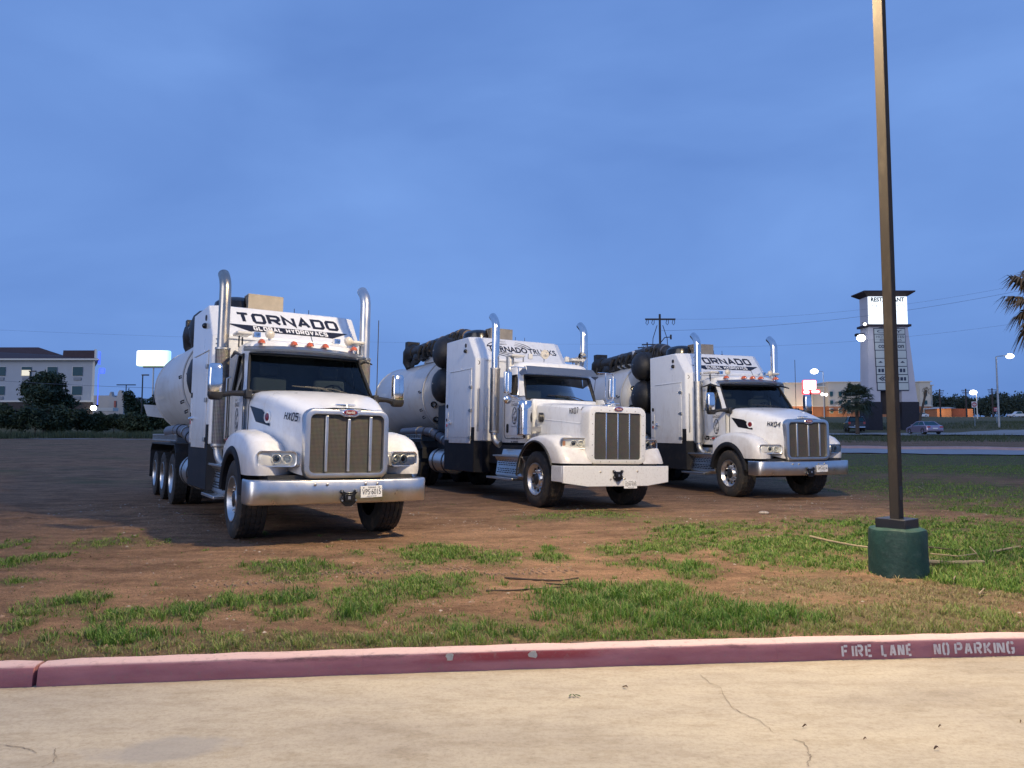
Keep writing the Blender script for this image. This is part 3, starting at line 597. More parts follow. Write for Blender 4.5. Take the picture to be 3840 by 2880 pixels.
def plate(root, x, y0, z0, code, tilt=0):
    w_, h_ = .305, .155; U = Vector((0, math.cos(tilt), math.sin(tilt))); V = Vector((0, -math.sin(tilt), math.cos(tilt))); O = Vector((x, y0, z0)); mb = MB()
    c = [(0,0),(w_,0),(w_,h_),(0,h_)]
    mb.add([O+U*a+V*b for a, b in c]+[O+U*a+V*b+Vector((.006,0,0)) for a, b in c], [(3,2,1,0),(4,5,6,7),(0,1,5,4),(1,2,6,5),(2,3,7,6),(3,0,4,7)])
    p = mb.build('licence_plate', M_plate, root, smooth=0, bevel=.002)
    text(p, 'lettering', code, O+U*.02+V*.04+Vector((.006,0,0)), U, V, .265, .075, M_ink)
    text(p, 'lettering', 'TEXAS', O+U*.10+V*.124+Vector((.006,0,0)), U, V, .11, .02, M_ink, bold=.01)
    dashes(p, 'small_print', O+U*.085+V*.014+Vector((.006,0,0)), U, V, [(.14, .009)], M_inkg)
    for a in (.02, .24):
        st = [(math.cos(q)*(.013 if i % 2 else .006), math.sin(q)*(.013 if i % 2 else .006)) for i, q in enumerate([math.pi/5*k for k in range(10)])]
        MB().add([O+U*(a+.02+u)+V*(.134+v)+Vector((.009,0,0)) for u, v in st], [tuple(range(10))]).build('star', M_inkg, p, smooth=0, fix=False)
    return p
def dashes(parent, name, O, U, V, lines, m, lead=1.7):
    O, U, V = Vector(O), Vector(U), Vector(V); Nn = U.cross(V); mb = MB(); v = 0; rr = random.Random(3)
    for (w_, h_) in lines:
        u = 0
        while u < w_:
            k = h_*rr.uniform(.55, .8); sh = h_*rr.uniform(.85, 1)
            mb.add([O+U*u+V*v+Nn*.003, O+U*min(w_, u+k)+V*v+Nn*.003, O+U*min(w_, u+k)+V*(v+sh)+Nn*.003, O+U*u+V*(v+sh)+Nn*.003], [(0,1,2,3)]); u += k+h_*(.22 if rr.random() < .85 else .8)
        v -= h_*lead
    return mb.build(name, m, parent, smooth=0, fix=False)

def tow_hook(root, x, y, z):
    mb = MB(); pts = [(-.075,-.085),(-.04,-.115),(.04,-.115),(.075,-.085),(.105,-.055),(.115,-.03),(.09,.0),(.085,.03),(.12,.07),(.115,.10),(.085,.105),(.05,.07),(-.05,.07),(-.085,.105),(-.115,.10),(-.12,.07),(-.085,.03),(-.09,0),(-.115,-.03),(-.105,-.055)]
    mb.prism([(y+a, z+b) for a, b in pts], 'x', x, x+.035); mb.box(x+.03, x+.06, y-.06, y+.06, z-.05, z+.045)
    o = mb.build('tow_bracket', M_gloss, root, bevel=.006)
    bb = MB()
    for a, b in ((-.098,.085),(.098,.085),(-.095,-.035),(.095,-.035)): bb.cyl((x+.03,y+a,z+b),(x+.05,y+a,z+b),.014,.012,8)
    bb.box(x+.058, x+.064, y-.022, y+.014, z-.02, z+.02); bb.build('bolts', M_alu_d, o)

def stack(root, x, y, z0, z1, s, m_pipe, shield=None, r=.085, back=.2, elbow=True):
    st = bpy.data.objects.new('exhaust_stack', None); COL.objects.link(st); st.parent = root
    zb = z1-.30; pts = [(x, y, z0)]+[(x, y, z) for z in frange(z0+.2, zb, 6)]
    for k in range(1, 7):
        a = R(52*k/6); pts.append((x-.30*(1-math.cos(a)), y, zb+.30*math.sin(a)))
    a = R(52); pts.append((pts[-1][0]-.1*math.sin(a), y, pts[-1][2]+.1*math.cos(a)))
    mb = MB().tube(pts, r, 22, False); mb.tube([pts[-3], pts[-2], pts[-1]], r-.006, 22, False); mb.build('pipe', m_pipe, st, smooth=40)
    d0 = Vector(pts[-1])-Vector(pts[-2]); d0.normalize()
    MB().cyl(Vector(pts[-1])-d0*.06, Vector(pts[-1])-d0*.055, r-.008, r-.008, 18).build('bore', M_gloss, st)
    if shield:
        MB().lathe([(r+.012,shield[0]),(r+.022,shield[0]+.005),(r+.022,shield[1]-.005),(r+.012,shield[1])], (x,y,0), (0,0,1), 24).build('heat_shield', shield[2], st, smooth=40)
        for z in (shield[0]+.04, shield[1]-.02): MB().lathe([(r+.023,z-.018),(r+.028,z-.015),(r+.028,z+.015),(r+.023,z+.018)], (x,y,0), (0,0,1), 24).build('clamp', M_alu_d, st)
    if elbow:
        e = [(x, y, z0+.02)]
        for k in range(7):
            a = R(75*k/6); e.append((x+.22*(1-math.cos(a)), y-s*0.0+(-s)*.10*(1-math.cos(a)), z0-.02-.22*math.sin(a)))
        MB().tube(e, r*.82, 16, True).build('elbow', M_alu_d, st)
    return st

def cab(root, p):
    """hollow cab: lofted shell with real window openings, lining, panes and rubber seals"""
    zs = p['zs']; iS, iH = p['iS'], p['iH']; nf = 9
    def ring(j, grow=0.0):
        z = zs[j]; w_ = p['w'](z)-grow; hw = p['hw'](z)-grow*.6; xf_ = p['xf'](z)-grow; k = p['bow']
        xr = p['xr']+grow; xa = xf_-k-p['pil']; right = [(xr,-w_*.97),(xr+.05,-w_),(p['wx0'],-w_),(min(p['wx1'](z), xa-.02),-w_),(xa,-w_*.985)]
        fr = [(xf_-k*(yy/hw)**2, yy) for yy in frange(-hw, hw, nf)]
        pts = right+fr+[(x, -y) for x, y in right[::-1]]
        return [(x, y, z) for x, y in pts]
    rings = [ring(j) for j in range(len(zs))]
    n = len(rings[0]); iD = 2; iF = 5
    openc = set()
    for j in range(iS, iH):
        openc.add((j, iD)); openc.add((j, n-2-iD))
        for i in range(iF, iF+nf-1): openc.add((j, i))
    # shell
    mb = MB(); v = [q for r in rings for q in r]; f = []
    for j in range(len(rings)-1):
        for i in range(n):
            if (j, i) in openc: continue
            f.append((j*n+i, j*n+(i+1) % n, (j+1)*n+(i+1) % n, (j+1)*n+i))
    cx = (p['xr']+p['xf'](zs[-1]))/2
    top = rings[-1]; prev = len(rings)-1
    for sc, dz in ((.97,.045),(.90,.085),(.72,.115),(.35,.13)):
        rg = [(cx+(x-cx)*sc, y*sc, z+dz*p.get('dome',1)) for x, y, z in top]; b0 = len(v); v += rg
        for i in range(n): f.append((prev*n+i, prev*n+(i+1) % n, b0+(i+1) % n, b0+i))
        prev = b0//n
    f.append(tuple(range(prev*n, prev*n+n)))
    f.append(tuple(range(n))[::-1])
    mb.add(v, f); shell = mb.build('cab_shell', M_white, root, smooth=40)
    li = [ring(j, .035) for j in range(len(zs))]; mb = MB(); v = [q for r in li for q in r]
    f = [(j*n+i, j*n+(i+1) % n, (j+1)*n+(i+1) % n, (j+1)*n+i) for j in range(len(li)-1) for i in range(n) if (j, i) not in openc]
    f += [tuple(range((len(li)-1)*n, len(li)*n)), tuple(range(n))]; mb.add(v, f); mb.build('lining', M_inner, shell, smooth=40, fix=False)
    def pane(cells, nm, m, par):
        mb = MB(); gr = [ring(j, .012) for j in range(len(zs))]
        for (j, i) in cells: mb.add([gr[j][i], gr[j][(i+1) % n], gr[j+1][(i+1) % n], gr[j+1][i]], [(0,1,2,3)])
        me = mb.build(nm, m, par, smooth=0, fix=False)
        bm = bmesh.new(); bm.from_mesh(me.data); bmesh.ops.remove_doubles(bm, verts=bm.verts, dist=.0005); bmesh.ops.recalc_face_normals(bm, faces=bm.faces); bm.to_mesh(me.data); bm.free(); me.data.shade_smooth(); return me
    def seal(i0, i1, par, r=.018):
        gr = [ring(j, -.003) for j in range(len(zs))]
        loop = [gr[iS][i] for i in range(i0, i1+1)]+[gr[j][i1] for j in range(iS+1, iH+1)]+[gr[iH][i] for i in range(i1-1, i0-1, -1)]+[gr[j][i0] for j in range(iH-1, iS-1, -1)]
        MB().tube(loop, r, 6, True).build('window_seal', M_gasket, par)
    ws = pane([(j, i) for j in range(iS, iH) for i in range(iF, iF+nf-1)], 'windscreen', M_glass, root); seal(iF, iF+nf-1, ws, .022)
    for i in (iD, n-2-iD):
        sw = pane([(j, i) for j in range(iS, iH)], 'side_window', M_glassd, root); seal(i, i+1, sw, .016)
    # inside: dashboard, seats, wheel
    zS = zs[iS]; xd = p['xf'](zS)
    MB().box(xd-.75, xd-.12, -p['hw'](zS)*.93, p['hw'](zS)*.93, zS-.5, zS-.05).build('dashboard', M_inner, root, bevel=.04)
    for yy in (-.48, .48):
        sb = MB(); xx = p['xr']+.42
        sb.box(xx-.12, xx+.06, yy-.26, yy+.26, zS-.45, zS+.28); sb.box(xx-.1, xx+.04, yy-.15, yy+.15, zS+.30, zS+.50); sb.box(xx, xx+.48, yy-.26, yy+.26, zS-.6, zS-.42)
        sb.build('seat', M_seat, root, bevel=.05)
    sw = MB(); c = Vector((xd-.72, .48, zS+.02)); tl = Matrix.Rotation(R(-55), 3, 'Y')
    sw.tube([c+tl @ Vector((.2*math.cos(q), .2*math.sin(q), 0)) for q in [2*math.pi*k/24 for k in range(25)]], .014, 6, False)
    sw.cyl(c+tl @ Vector((-.2,0,0)), c+tl @ Vector((.2,0,0)), .012); sw.cyl(c, c+tl @ Vector((0,0,-.4)), .025); sw.build('steering_wheel', M_gloss, root)
    for s in (-1, 1):            # wipers
        wz = zS+.03; hw = p['hw'](zS)
        y0 = s*.10-.05; MB().tube([(xd+.0, y0+.55, wz-.03), (xd-.005, y0+.25, wz+.05), (xd-.02-.05*((y0-.1)/hw)**2, y0-.2, wz+.075)], .011, 6).build('wiper', M_blackp, root)
    MB().add([(xd-.13,-.62,zS-.035),(xd-.35,-.62,zS-.035),(xd-.35,-.25,zS-.03),(xd-.13,-.25,zS-.03)], [(0,1,2,3)]).build('paper', M_paper, root, smooth=0, fix=False)
    return shell, rings

def headlight(root, s, c, w_, h_, yaw, housing=M_white):
    """lamp unit; c = middle of its face, face normal turned outwards by yaw"""
    M4 = Matrix.Translation(c) @ Matrix.Rotation(s*yaw, 4, 'Z')
    def ringf(hw, hh, d, rad, sh=0): return [(d, s*(y+sh), z) for y, z in rrect(hw, -hh, hh, rad)]
    W, H = w_/2, h_/2
    hb = MB().loft([ringf(W*.8, H*.75, -.24, H*.5), ringf(W*1.0, H*.98, -.1, H*.6), ringf(W*1.04, H*1.08, -.01, H*.65), ringf(W*1.0, H*1.0, .012, H*.6), ringf(W*.94, H*.86, .004, H*.5)], True, False).xf(M4).build('headlight', housing, root, smooth=35)
    MB().loft([ringf(W*.95, H*.87, .006, H*.5), ringf(W*.92, H*.84, -.05, H*.5)], True, False).add(*([(*q,) for q in ringf(W*.92, H*.84, -.05, H*.5)], [tuple(range(24))])).xf(M4).build('reflector', M_refl, hb, smooth=35)
    am = MB().loft([ringf(W*.1, H*.5, -.045, H*.2, W*.76), ringf(W*.1, H*.5, -.02, H*.2, W*.76)]).xf(M4).build('turn_lamp', M_turn, hb)
    for yy in (-.50, .04):
        cc = (0, s*yy*W, 0); rr = H*.66
        MB().lathe([(rr,-.045),(rr,-.012),(rr*.9,-.008),(rr*.86,-.02),(rr*.7,-.05),(rr*.3,-.062),(.001,-.064)], cc, (1,0,0), 22).xf(M4).build('lamp_bowl', M_refl, hb)
        MB().ell((-.03, cc[1], 0), (.022, rr*.55, rr*.55), 14, 8).xf(M4).build('projector', M_lens if yy < 0 else M_gloss, hb)
    MB().loft([ringf(W*.945, H*.865, .006, H*.5), ringf(W*.8, H*.7, .02, H*.45)], True, False).add(*([(*q,) for q in ringf(W*.8, H*.7, .02, H*.45)], [tuple(range(24))])).xf(M4).build('lens', M_lens, hb, smooth=35, fix=False)
    return hb

def equipment(root, o, zt, code, rear=True, boom=True, stripe='global'):
    """enclosure, drums, debris tank, boom, rear axles; o = x of the enclosure's front face at mid height"""
    # ---- enclosure
    H = 1.25; xb = o-1.95; zl = 3.06+(zt-3.6); xs_, xt_ = o-.12, o-.58
    def sec(z, xf_, xsd, hw_):
        return [(xb,-H,z),(xsd,-H,z),(xf_,-hw_,z),(xf_,hw_,z),(xsd,H,z),(xb,H,z)]
    mb = MB().loft([sec(1.28, o, xs_, H-.17), sec(zl, o, xs_, H-.17), sec(zl+.015, o-.02, xs_-.03, H-.19), sec(zt, xt_+.12, xt_, H-.19)])
    en = mb.build('enclosure', M_white if stripe == 'global' else M_white, root, smooth=20, bevel=.025, seg=3)
    lw = MB().loft([sec(.55, o+.0, xs_, H-.17), sec(1.279, o+.002, xs_+.002, H-.168)]); lw.v = [(x*1.0, y*1.001, z) for x, y, z in lw.v]
    low = lw.build('lower_skirt', M_char, root, smooth=20, bevel=.012)
    MB().box(xs_-.16, xs_+.004, -H-.004, -H+.02, 1.28, 1.60).build('skirt_corner', M_char, low); MB().box(xs_-.16, xs_+.004, H-.02, H+.004, 1.28, 1.60).build('skirt_corner', M_char, low)
    MB().box(o-.005, o+.03, -H+.2, H-.2, zl-.07, zl-.02).build('ledge', M_white, en, bevel=.008)
    for s in (-1, 1):
        y = s*H; door = MB().box(xb+.32, xs_-.19, *(sorted((y, y+s*.014))), 1.22, zl-.27).build('side_door', M_white, en, bevel=.006)
        MB().box(xb+.30, xs_-.17, *(sorted((y, y+s*.02))), zl-.255, zl-.235).build('drip_rail', M_white, en, bevel=.004)
        MB().box(xb+.42, xs_-.28, *(sorted((y+s*.014, y+s*.017))), 1.36, zl-.36).build('door_panel', M_white, door, bevel=.003)
        for z in (1.36, 2.0, 2.55):
            hb = MB().box(xs_-.26, xs_-.15, *(sorted((y+s*.01, y+s*.035))), z-.035, z+.035); hb.box(xs_-.32, xs_-.25, *(sorted((y+s*.012, y+s*.028))), z-.018, z+.018); hb.build('hinge', M_alu_d, door, bevel=.004)
        lt = MB().lathe([(.045,0),(.045,.02),(.025,.03),(.02,.07),(.001,.07)], (xb+.40,y+s*.012,1.72), (0,s,0), 14); lt.tube([(xb+.40,y+s*.075,1.72),(xb+.56,y+s*.085,1.70)], .016, 8); lt.build('latch', M_chrome, door)
        pc = MB().box(xb+.08, xb+.24, *(sorted((y, y+s*.012))), 1.36, 2.0).build('control_panel', M_white, en, bevel=.005)
        for z, m_ in ((1.62, M_redl), (1.76, M_blackp)): MB().box(xb+.13, xb+.19, *(sorted((y+s*.012, y+s*.022))), z, z+.07).build('switch', m_, pc)
        MB().lathe([(.05,0),(.05,.012),(.001,.014)], (xb+.15,y,2.14), (0,s,0), 18).build('round_vent', M_char, en)
        MB().lathe([(.05,0),(.05,.012),(.035,.014),(.033,.006),(.001,.006)], (xt_-.12,y,zt-.20), (0,s,0), 18).build('ring_light', M_blackp, en)
        MB().ell((xt_-.10, y+s*.02, zt-.34), (.055,.05,.05), 12, 8).build('scene_light', M_gloss, en)
        MB().lathe([(.055,0),(.055,.015),(.04,.018),(.038,.008),(.001,.008)], (xs_+.02, s*(H-.06), zl-.12), (1,s*1.0,0), 18).build('ring_light', M_blackp, en)
        MB().tube([(o+.01,s*(H-.22),1.55),(o+.09,s*(H-.2),1.58),(o+.09,s*(H-.2),2.05),(o+.01,s*(H-.22),2.08)], .014, 8).build('grab_handle', M_alu, en)
        MB().tube([(xs_+.01,s*(H-.10),1.5),(xs_+.08,s*(H-.06),1.53),(xs_+.08,s*(H-.06),2.5),(xs_+.01,s*(H-.10),2.53)], .016, 8).build('grab_handle', M_alu, en)
    # sloped sign panel
    pa = Vector((o-.02, 0, zl+.015)); pb = Vector((xt_+.12, 0, zt)); V = (pb-pa).normalized(); U = Vector((0,1,0)); hgt = (pb-pa).length
    if stripe == 'global':
        strokes(en, 'lettering', 'TORNADO', pa+V*(hgt*.44)+U*-.84, U, V, .25, .225, .056, .027, M_ink, slant=-.12)
        yb, yt = hgt*.13, hgt*.36
        MB().add([pa+U*a+V*b+U.cross(V)*.003 for a, b in ((-1.03,yt),(-.66,yb),(-.60,yb+.015),(.66,yb+.015),(.72,yb),(1.03,yt))], [tuple(range(6))]).build('banner', M_ink, en, smooth=0, fix=False)
        strokes(en, 'lettering', 'GLOBAL HYDROVACS', pa+V*(yb+.04)+U*-.60, U, V, .105, .070, .023, .0115, M_wdec, slant=-.12, d0=.006)
    else:
        text(en, 'lettering', 'TORNADO', pa+V*(hgt*.33)+U*-.88, U, V, 1.06, .20, M_ink, bold=.035); text(en, 'lettering', 'TRUCKS', pa+V*(hgt*.33)+U*.21, U, V, .78, .185, M_ink, bold=.02)
        for k, (ra, rb, yc) in enumerate(((.62,.30,.5),(.52,.23,.5),(.44,.17,.5))):
            for a0, a1 in ((70, 8), (95, 175), (190, 275)):
                arc = [R(a) for a in frange(a0, a1, 16)]; mbb = MB()
                for i in range(15):
                    t0 = .012*(1-abs(i-8)/9.)+.003; q = []
                    for a_, tt in ((arc[i], t0), (arc[i], -t0), (arc[i+1], -t0), (arc[i+1], t0)):
                        q.append(pa+U*(-.28+(ra+tt)*math.cos(a_))+V*(hgt*yc+(rb*.9+tt)*math.sin(a_))+U.cross(V)*(.002+.0004*k))
                    mbb.add(q, [(0,1,2,3)])
                mbb.build('swirl', M_ink, en, smooth=0, fix=False)
    # roof: louvred box, black dome, stubs
    bx0, bx1, by0, by1 = o-1.05, o-.72, -.58, .02; rb = MB(); zr = zt+.30
    rb.box(bx0,bx1,by0,by1,zr-.02,zr); rb.box(bx1-.015,bx1,by0,by1,zt-.02,zr-.021); rb.box(bx0,bx0+.015,by0,by1,zt-.02,zr-.021)
    for yy in (by0, by1-.015):
        for xx in frange(bx0+.016, bx1-.06, 4): rb.box(xx, xx+.035, yy, yy+.015, zt-.02, zr-.022)
        rb.box(bx0+.017, bx1-.017, yy+.002, yy+.013, zt-.02, zt+.08)
    rb.build('roof_intake', M_intake, root)
    MB().lathe([(.42,0),(.42,.10),(.40,.20),(.32,.27),(.16,.31),(.001,.32)], (o-1.32, -.62, zt-.01), (0,0,1), 26).build('roof_dome', M_gloss, root)
    st = MB()
    for yy in (.35, .62): st.cyl((o-1.2,yy,zt-.01),(o-1.2,yy,zt+.10),.03,.03,8); st.cyl((o-1.2,yy,zt+.1),(o-1.2,yy,zt+.2),.006,.006,5)
    st.build('roof_stubs', M_char, root)
    # ---- drums between enclosure and tank
    xd = xb-1.12
    for z, r in ((zt-.12, .43), (zt-1.02, .47)):
        prof_ = [(.001,-1.17),(r*.35,-1.155),(r*.7,-1.10),(r*.93,-1.0),(r,-.9),(r,.9),(r*.93,1.0),(r*.7,1.1),(.001,1.17)]
        d_ = MB().lathe(prof_, (xd, 0, z), (0,1,0), 28).build('filter_drum', M_black, root, smooth=50)
        for yy in (-.88, -.3, .3, .88): MB().lathe([(r,-.02),(r+.012,-.018),(r+.012,.018),(r,.02)], (xd,yy,z), (0,1,0), 28).build('band', M_black, d_)
        MB().cyl((xd-.05,-1.18,z+.05),(xd-.05,-1.15,z+.05),.02,.02,8).build('plug', M_alu_d, d_)
    fr = MB()
    for yy in (-.75, .0, .75): fr.box(xb-.35, xb-.27, yy-.04, yy+.04, 1.0, zt-.1)
    fr.tube([(xb-.22,-.95,zt-.2),(xb-.22,-.95,zt-.9),(xb-.2,-.9,zt-1.6)], .035, 8); fr.tube([(xb-.12,-.8,zt-.1),(xb-.12,-.9,zt-.8),(xb-.15,-.85,zt-1.8)], .03, 8)
    fr.box(xb-.3,xb-.05,-.9,-.6,zt-1.75,zt-1.45); fr.box(xb-.4,xb-.02,-1.0,1.0,1.0,1.15); fr.box(xb-1.5,xb-.5,-.85,.85,1.05,zt-1.55); fr.box(xb-.25,xb-.05,-.98,-.55,zt-1.3,zt-.5); fr.box(xb-.30,xb-.06,-.9,.9,1.2,zt-.45); fr.build('pipe_rack', M_black, root)
    # ---- debris tank
    xh = xb-2.05; xe = o-8.85; zc, Rt = 2.58, 1.11
    prof_ = [(.001,.33),(Rt*.35,.30),(Rt*.65,.22),(Rt*.86,.11),(Rt*.97,.03),(Rt,-.05),(Rt,xe-xh+.05),(Rt*.97,xe-xh-.03),(Rt*.8,xe-xh-.1),(.001,xe-xh-.16)]
    tk = MB().lathe(prof_, (xh,0,zc), (1,0,0), 48).build('debris_tank', M_tank, root, smooth=40)
    for xx in (xh-.05, xe+.12): MB().lathe([(Rt,-.03),(Rt+.022,-.025),(Rt+.022,.025),(Rt,.03)], (xx,0,zc), (1,0,0), 48).build('ring_stiffener', M_tank, tk, smooth=40)
    for yy, zz in ((-.78,zc+.28),(-.55,zc-.55),(-.72,zc-.72),(-.83,zc-.30)):
        rr = math.hypot(yy, zz-zc)/Rt; xx = xh+.33*(1-rr**2.2)-.03; cp = MB().lathe([(.085,0),(.085,.10),(.06,.10),(.055,.03),(.001,.03)], (xx,yy,zz), (1,-.25,0), 16); cp.build('port', M_char, tk)
    for yy, zz in ((-.98,zc-.42),(-.90,zc-.62),(-1.03,zc+.1)): MB().tube([(xh-.3,yy*1.05,zz),(xh-.28,yy*1.12,zz-.03),(xh-.2,yy*1.12,zz-.08),(xh-.12,yy*1.08,zz-.05)], .014, 6).build('clasp', M_black, tk)
    MB().tube([(xe-.1,-.95,zc+.15),(xe-.2,-1.08,zc+.0),(xe-.12,-1.1,zc-.3)], .03, 8).build('rear_handle', M_black, tk)
    MB().prism([(-1.22,1.92),(-.7,1.86),(-.7,2.20),(-1.32,2.22)], 'x', xe-.35, xe-.28).build('rear_deflector', M_white2, tk)
    MB().prism([(-.55,zc+Rt-.1),(.55,zc+Rt-.1),(.4,zc+Rt+.16),(-.4,zc+Rt+.16)], 'x', xh-1.6, xh-.55).build('manway', M_tank, tk, bevel=.03)
    MB().prism([(xh+.12,zc+Rt*.72),(xh+.35,zc+Rt+.02),(xh-.15,zc+Rt+.38),(xh-.22,zc+Rt+.38)], 'y', -.62, -.54).build('boom_rest', M_white2, tk)
    # ---- boom with hose
    if boom:
        bo = bpy.data.objects.new('boom', None); COL.objects.link(bo); bo.parent = root
        hx = xb-.75; zz = zt+.72
        path = [(hx+.52,-.35,zt-.5),(hx+.48,-.36,zt-.08),(hx+.34,-.37,zt+.20),(hx+.05,-.38,zt+.36),(hx-.35,-.4,zt+.40),(hx-.9,-.42,zt+.36),(hx-1.7,-.45,zt+.33),(hx-2.4,-.47,zt+.31),(hx-3.1,-.5,zt+.28),(hx-3.7,-.52,zt+.26)]
        sp = []
        for i in range(len(path)-1):
            a_, b_ = Vector(path[i]), Vector(path[i+1])
            for k in range(4): sp.append(a_.lerp(b_, k/4))
        sp.append(Vector(path[-1])); hs = MB().tube(sp, [.165+.008*(i % 2) for i in range(len(sp))], 16).build('boom_hose', M_hose, bo, smooth=50)
        for i in (6, 11, 15, 19, 23, 28): q = (sp[i+1]-sp[i]).normalized(); MB().cyl(sp[i]-q*.03, sp[i]+q*.03, .182, .182, 16).build('strap', M_strap if code != 'c' else M_hose2, bo)
        nz = MB(); e = sp[-1]; nz.tube([e, e+Vector((-.25,0,.04)), e+Vector((-.5,0,-.04)), e+Vector((-.62,0,-.3)), e+Vector((-.5,0,-.5))], [.19,.27,.25,.2,.12], 14); nz.box(e.x-.45, e.x-.2, e.y-.2, e.y+.2, e.z+.1, e.z+.34); nz.build('boom_head', M_black, bo)
        arm = MB(); arm.tube([(hx+.2,-.3,zt+.0),(hx-.3,-.3,zt+.14),(hx-3.2,-.4,zt+.06)], .07, 8)
        arm.box(hx-.5,hx+.05,-.62,-.2,zt+.05,zt+.33); arm.box(hx-.15,hx+.18,-.72,-.55,zt-.25,zt+.2)
        for k in range(7): arm.tube([(hx-.4+.1*k,-.66,zt+.35-.05*(k % 3)),(hx-.35+.1*k,-.74,zt+.05),(hx-.2+.08*k,-.7,zt-.25)], .018, 5)
        arm.build('boom_arm', M_black, bo)
        ms = MB()
        for k in range(9):
            q = sp[14+2*k]; ms.tube([q+Vector((.05,-.2,.05)), q+Vector((-.02,-.27,-.14)), q+Vector((-.12,-.22,-.30)), q+Vector((-.2,-.05,-.34))], .03+.012*(k % 3), 6)
        for k in range(5): c_ = Vector((hx-3.2-.22*k, -.62+.06*k, zt+.02+.05*(k % 2))); ms.ell(c_, (.17,.13,.14), 10, 6)
        for k in range(4): c_ = Vector((hx+.25, -.62-.08*k, zt-.1-.22*k)); ms.tube([c_, c_+Vector((-.1,-.08,-.25)), c_+Vector((.05,-.02,-.6))], .035, 6)
        ms.build('boom_controls', M_black, bo)
        fl = MB(); fl.tube([(hx-3.6,-.3,zt+.05),(hx-2.8,-.35,zt+.12),(hx-1.4,-.45,zt+.2)], .10, 10); fl.tube([(hx-4.1,-.5,zt-.15),(hx-3.5,-.6,zt-.02),(hx-2.6,-.65,zt+.02)], .075, 10); fl.build('folded_hose', M_hose, bo)
    # ---- running gear
    ch = MB()
    for yy in (-.43, .43): ch.box(xe+.2, -1.0, yy-.05, yy+.05, .72, 1.0)
    for xx in (o-1.8, o-3.2, o-5.0, o-8.0): ch.box(xx-.08, xx+.08, -.4, .4, .74, .96)
    ch.box(-2.6, -.7, -.38, .38, .55, 1.15); ch.box(o-.3, -1.9, -.9, .9, .78, 1.2); ch.tube([(-2.5,0,.7),(o-5,0,.62)], .07, 8)
    ch.box(xe+.6, xh+.1, -.75, .75, 1.0, 1.5)
    ch.build('chassis', M_black, root)
    ax0 = o-4.3
    for k in range(3):
        xx = ax0-1.40*k; MB().cyl((xx,-.95,.52),(xx,.95,.52),.10,.10,12).build('rear_axle', M_black, root)
        for s in (-1, 1):
            wheel(root, xx, s*1.08, s, .52, .27, .15, M_alu, lug=False)
            wheel(root, xx, s*.76, s, .52, .27, .05, M_alu, lug=False)
    for s in (-1, 1):
        fn = MB(); pts = [(ax0+.72,.78),(ax0+.70,1.06),(ax0+.5,1.22),(ax0-3.3,1.22),(ax0-3.52,1.06),(ax0-3.55,.40),(ax0-3.57,.40),(ax0-3.57,1.08),(ax0-3.33,1.25),(ax0+.52,1.25),(ax0+.73,1.08),(ax0+.74,.78)]
        fn.prism(pts, 'y', *sorted((s*.62, s*1.24))); fn.build('rear_fender', M_black, root)
        rl = MB(); rl.box(ax0-3.5, ax0+.5, *sorted((s*1.19, s*1.215)), 1.30, 1.33); rl.box(ax0-3.5, ax0+.5, *sorted((s*1.19, s*1.215)), 1.42, 1.45)
        for xx in frange(ax0-3.5, ax0+.46, 28): rl.box(xx, xx+.04, *sorted((s*1.192, s*1.213)), 1.331, 1.419)
        rl.build('deck_rail', M_alu_d, root)
        # suction tube lying along the tank
        tp = [(xb-.35,s*.95,1.18),(xb-.75,s*1.05,1.36),(xb-1.3,s*1.10,1.50),(xb-2.2,s*1.12,1.52),(xb-3.6,s*1.12,1.5)]
        sp = []
        for i in range(4):
            for k in range(5): sp.append(Vector(tp[i]).lerp(Vector(tp[i+1]), k/5))
        sb = MB().tube(sp+[Vector(tp[-1])], .125, 16).build('suction_tube', M_hose2, root, smooth=50)
        for i in (3, 6, 9, 12, 15): q = (sp[i+1]-sp[i]).normalized(); MB().cyl(sp[i]-q*.025, sp[i]+q*.025, .14, .14, 16).build('tube_clamp', M_stain if i % 2 else M_blackp, sb)
        ft = MB().lathe([(.001,.0),(.3,.0),(.325,-.02),(.325,-1.1),(.3,-1.12),(.001,-1.12)], (xb-.06, s*.90, .74), (1,0,0), 28).build('fuel_tank', M_alu, root)
        for xx in (xb-.25, xb-.9): MB().lathe([(.325,-.03),(.335,-.03),(.335,.03),(.325,.03)], (xx,s*.90,.74), (1,0,0), 28).build('tank_strap', M_blackp, ft)
    return en

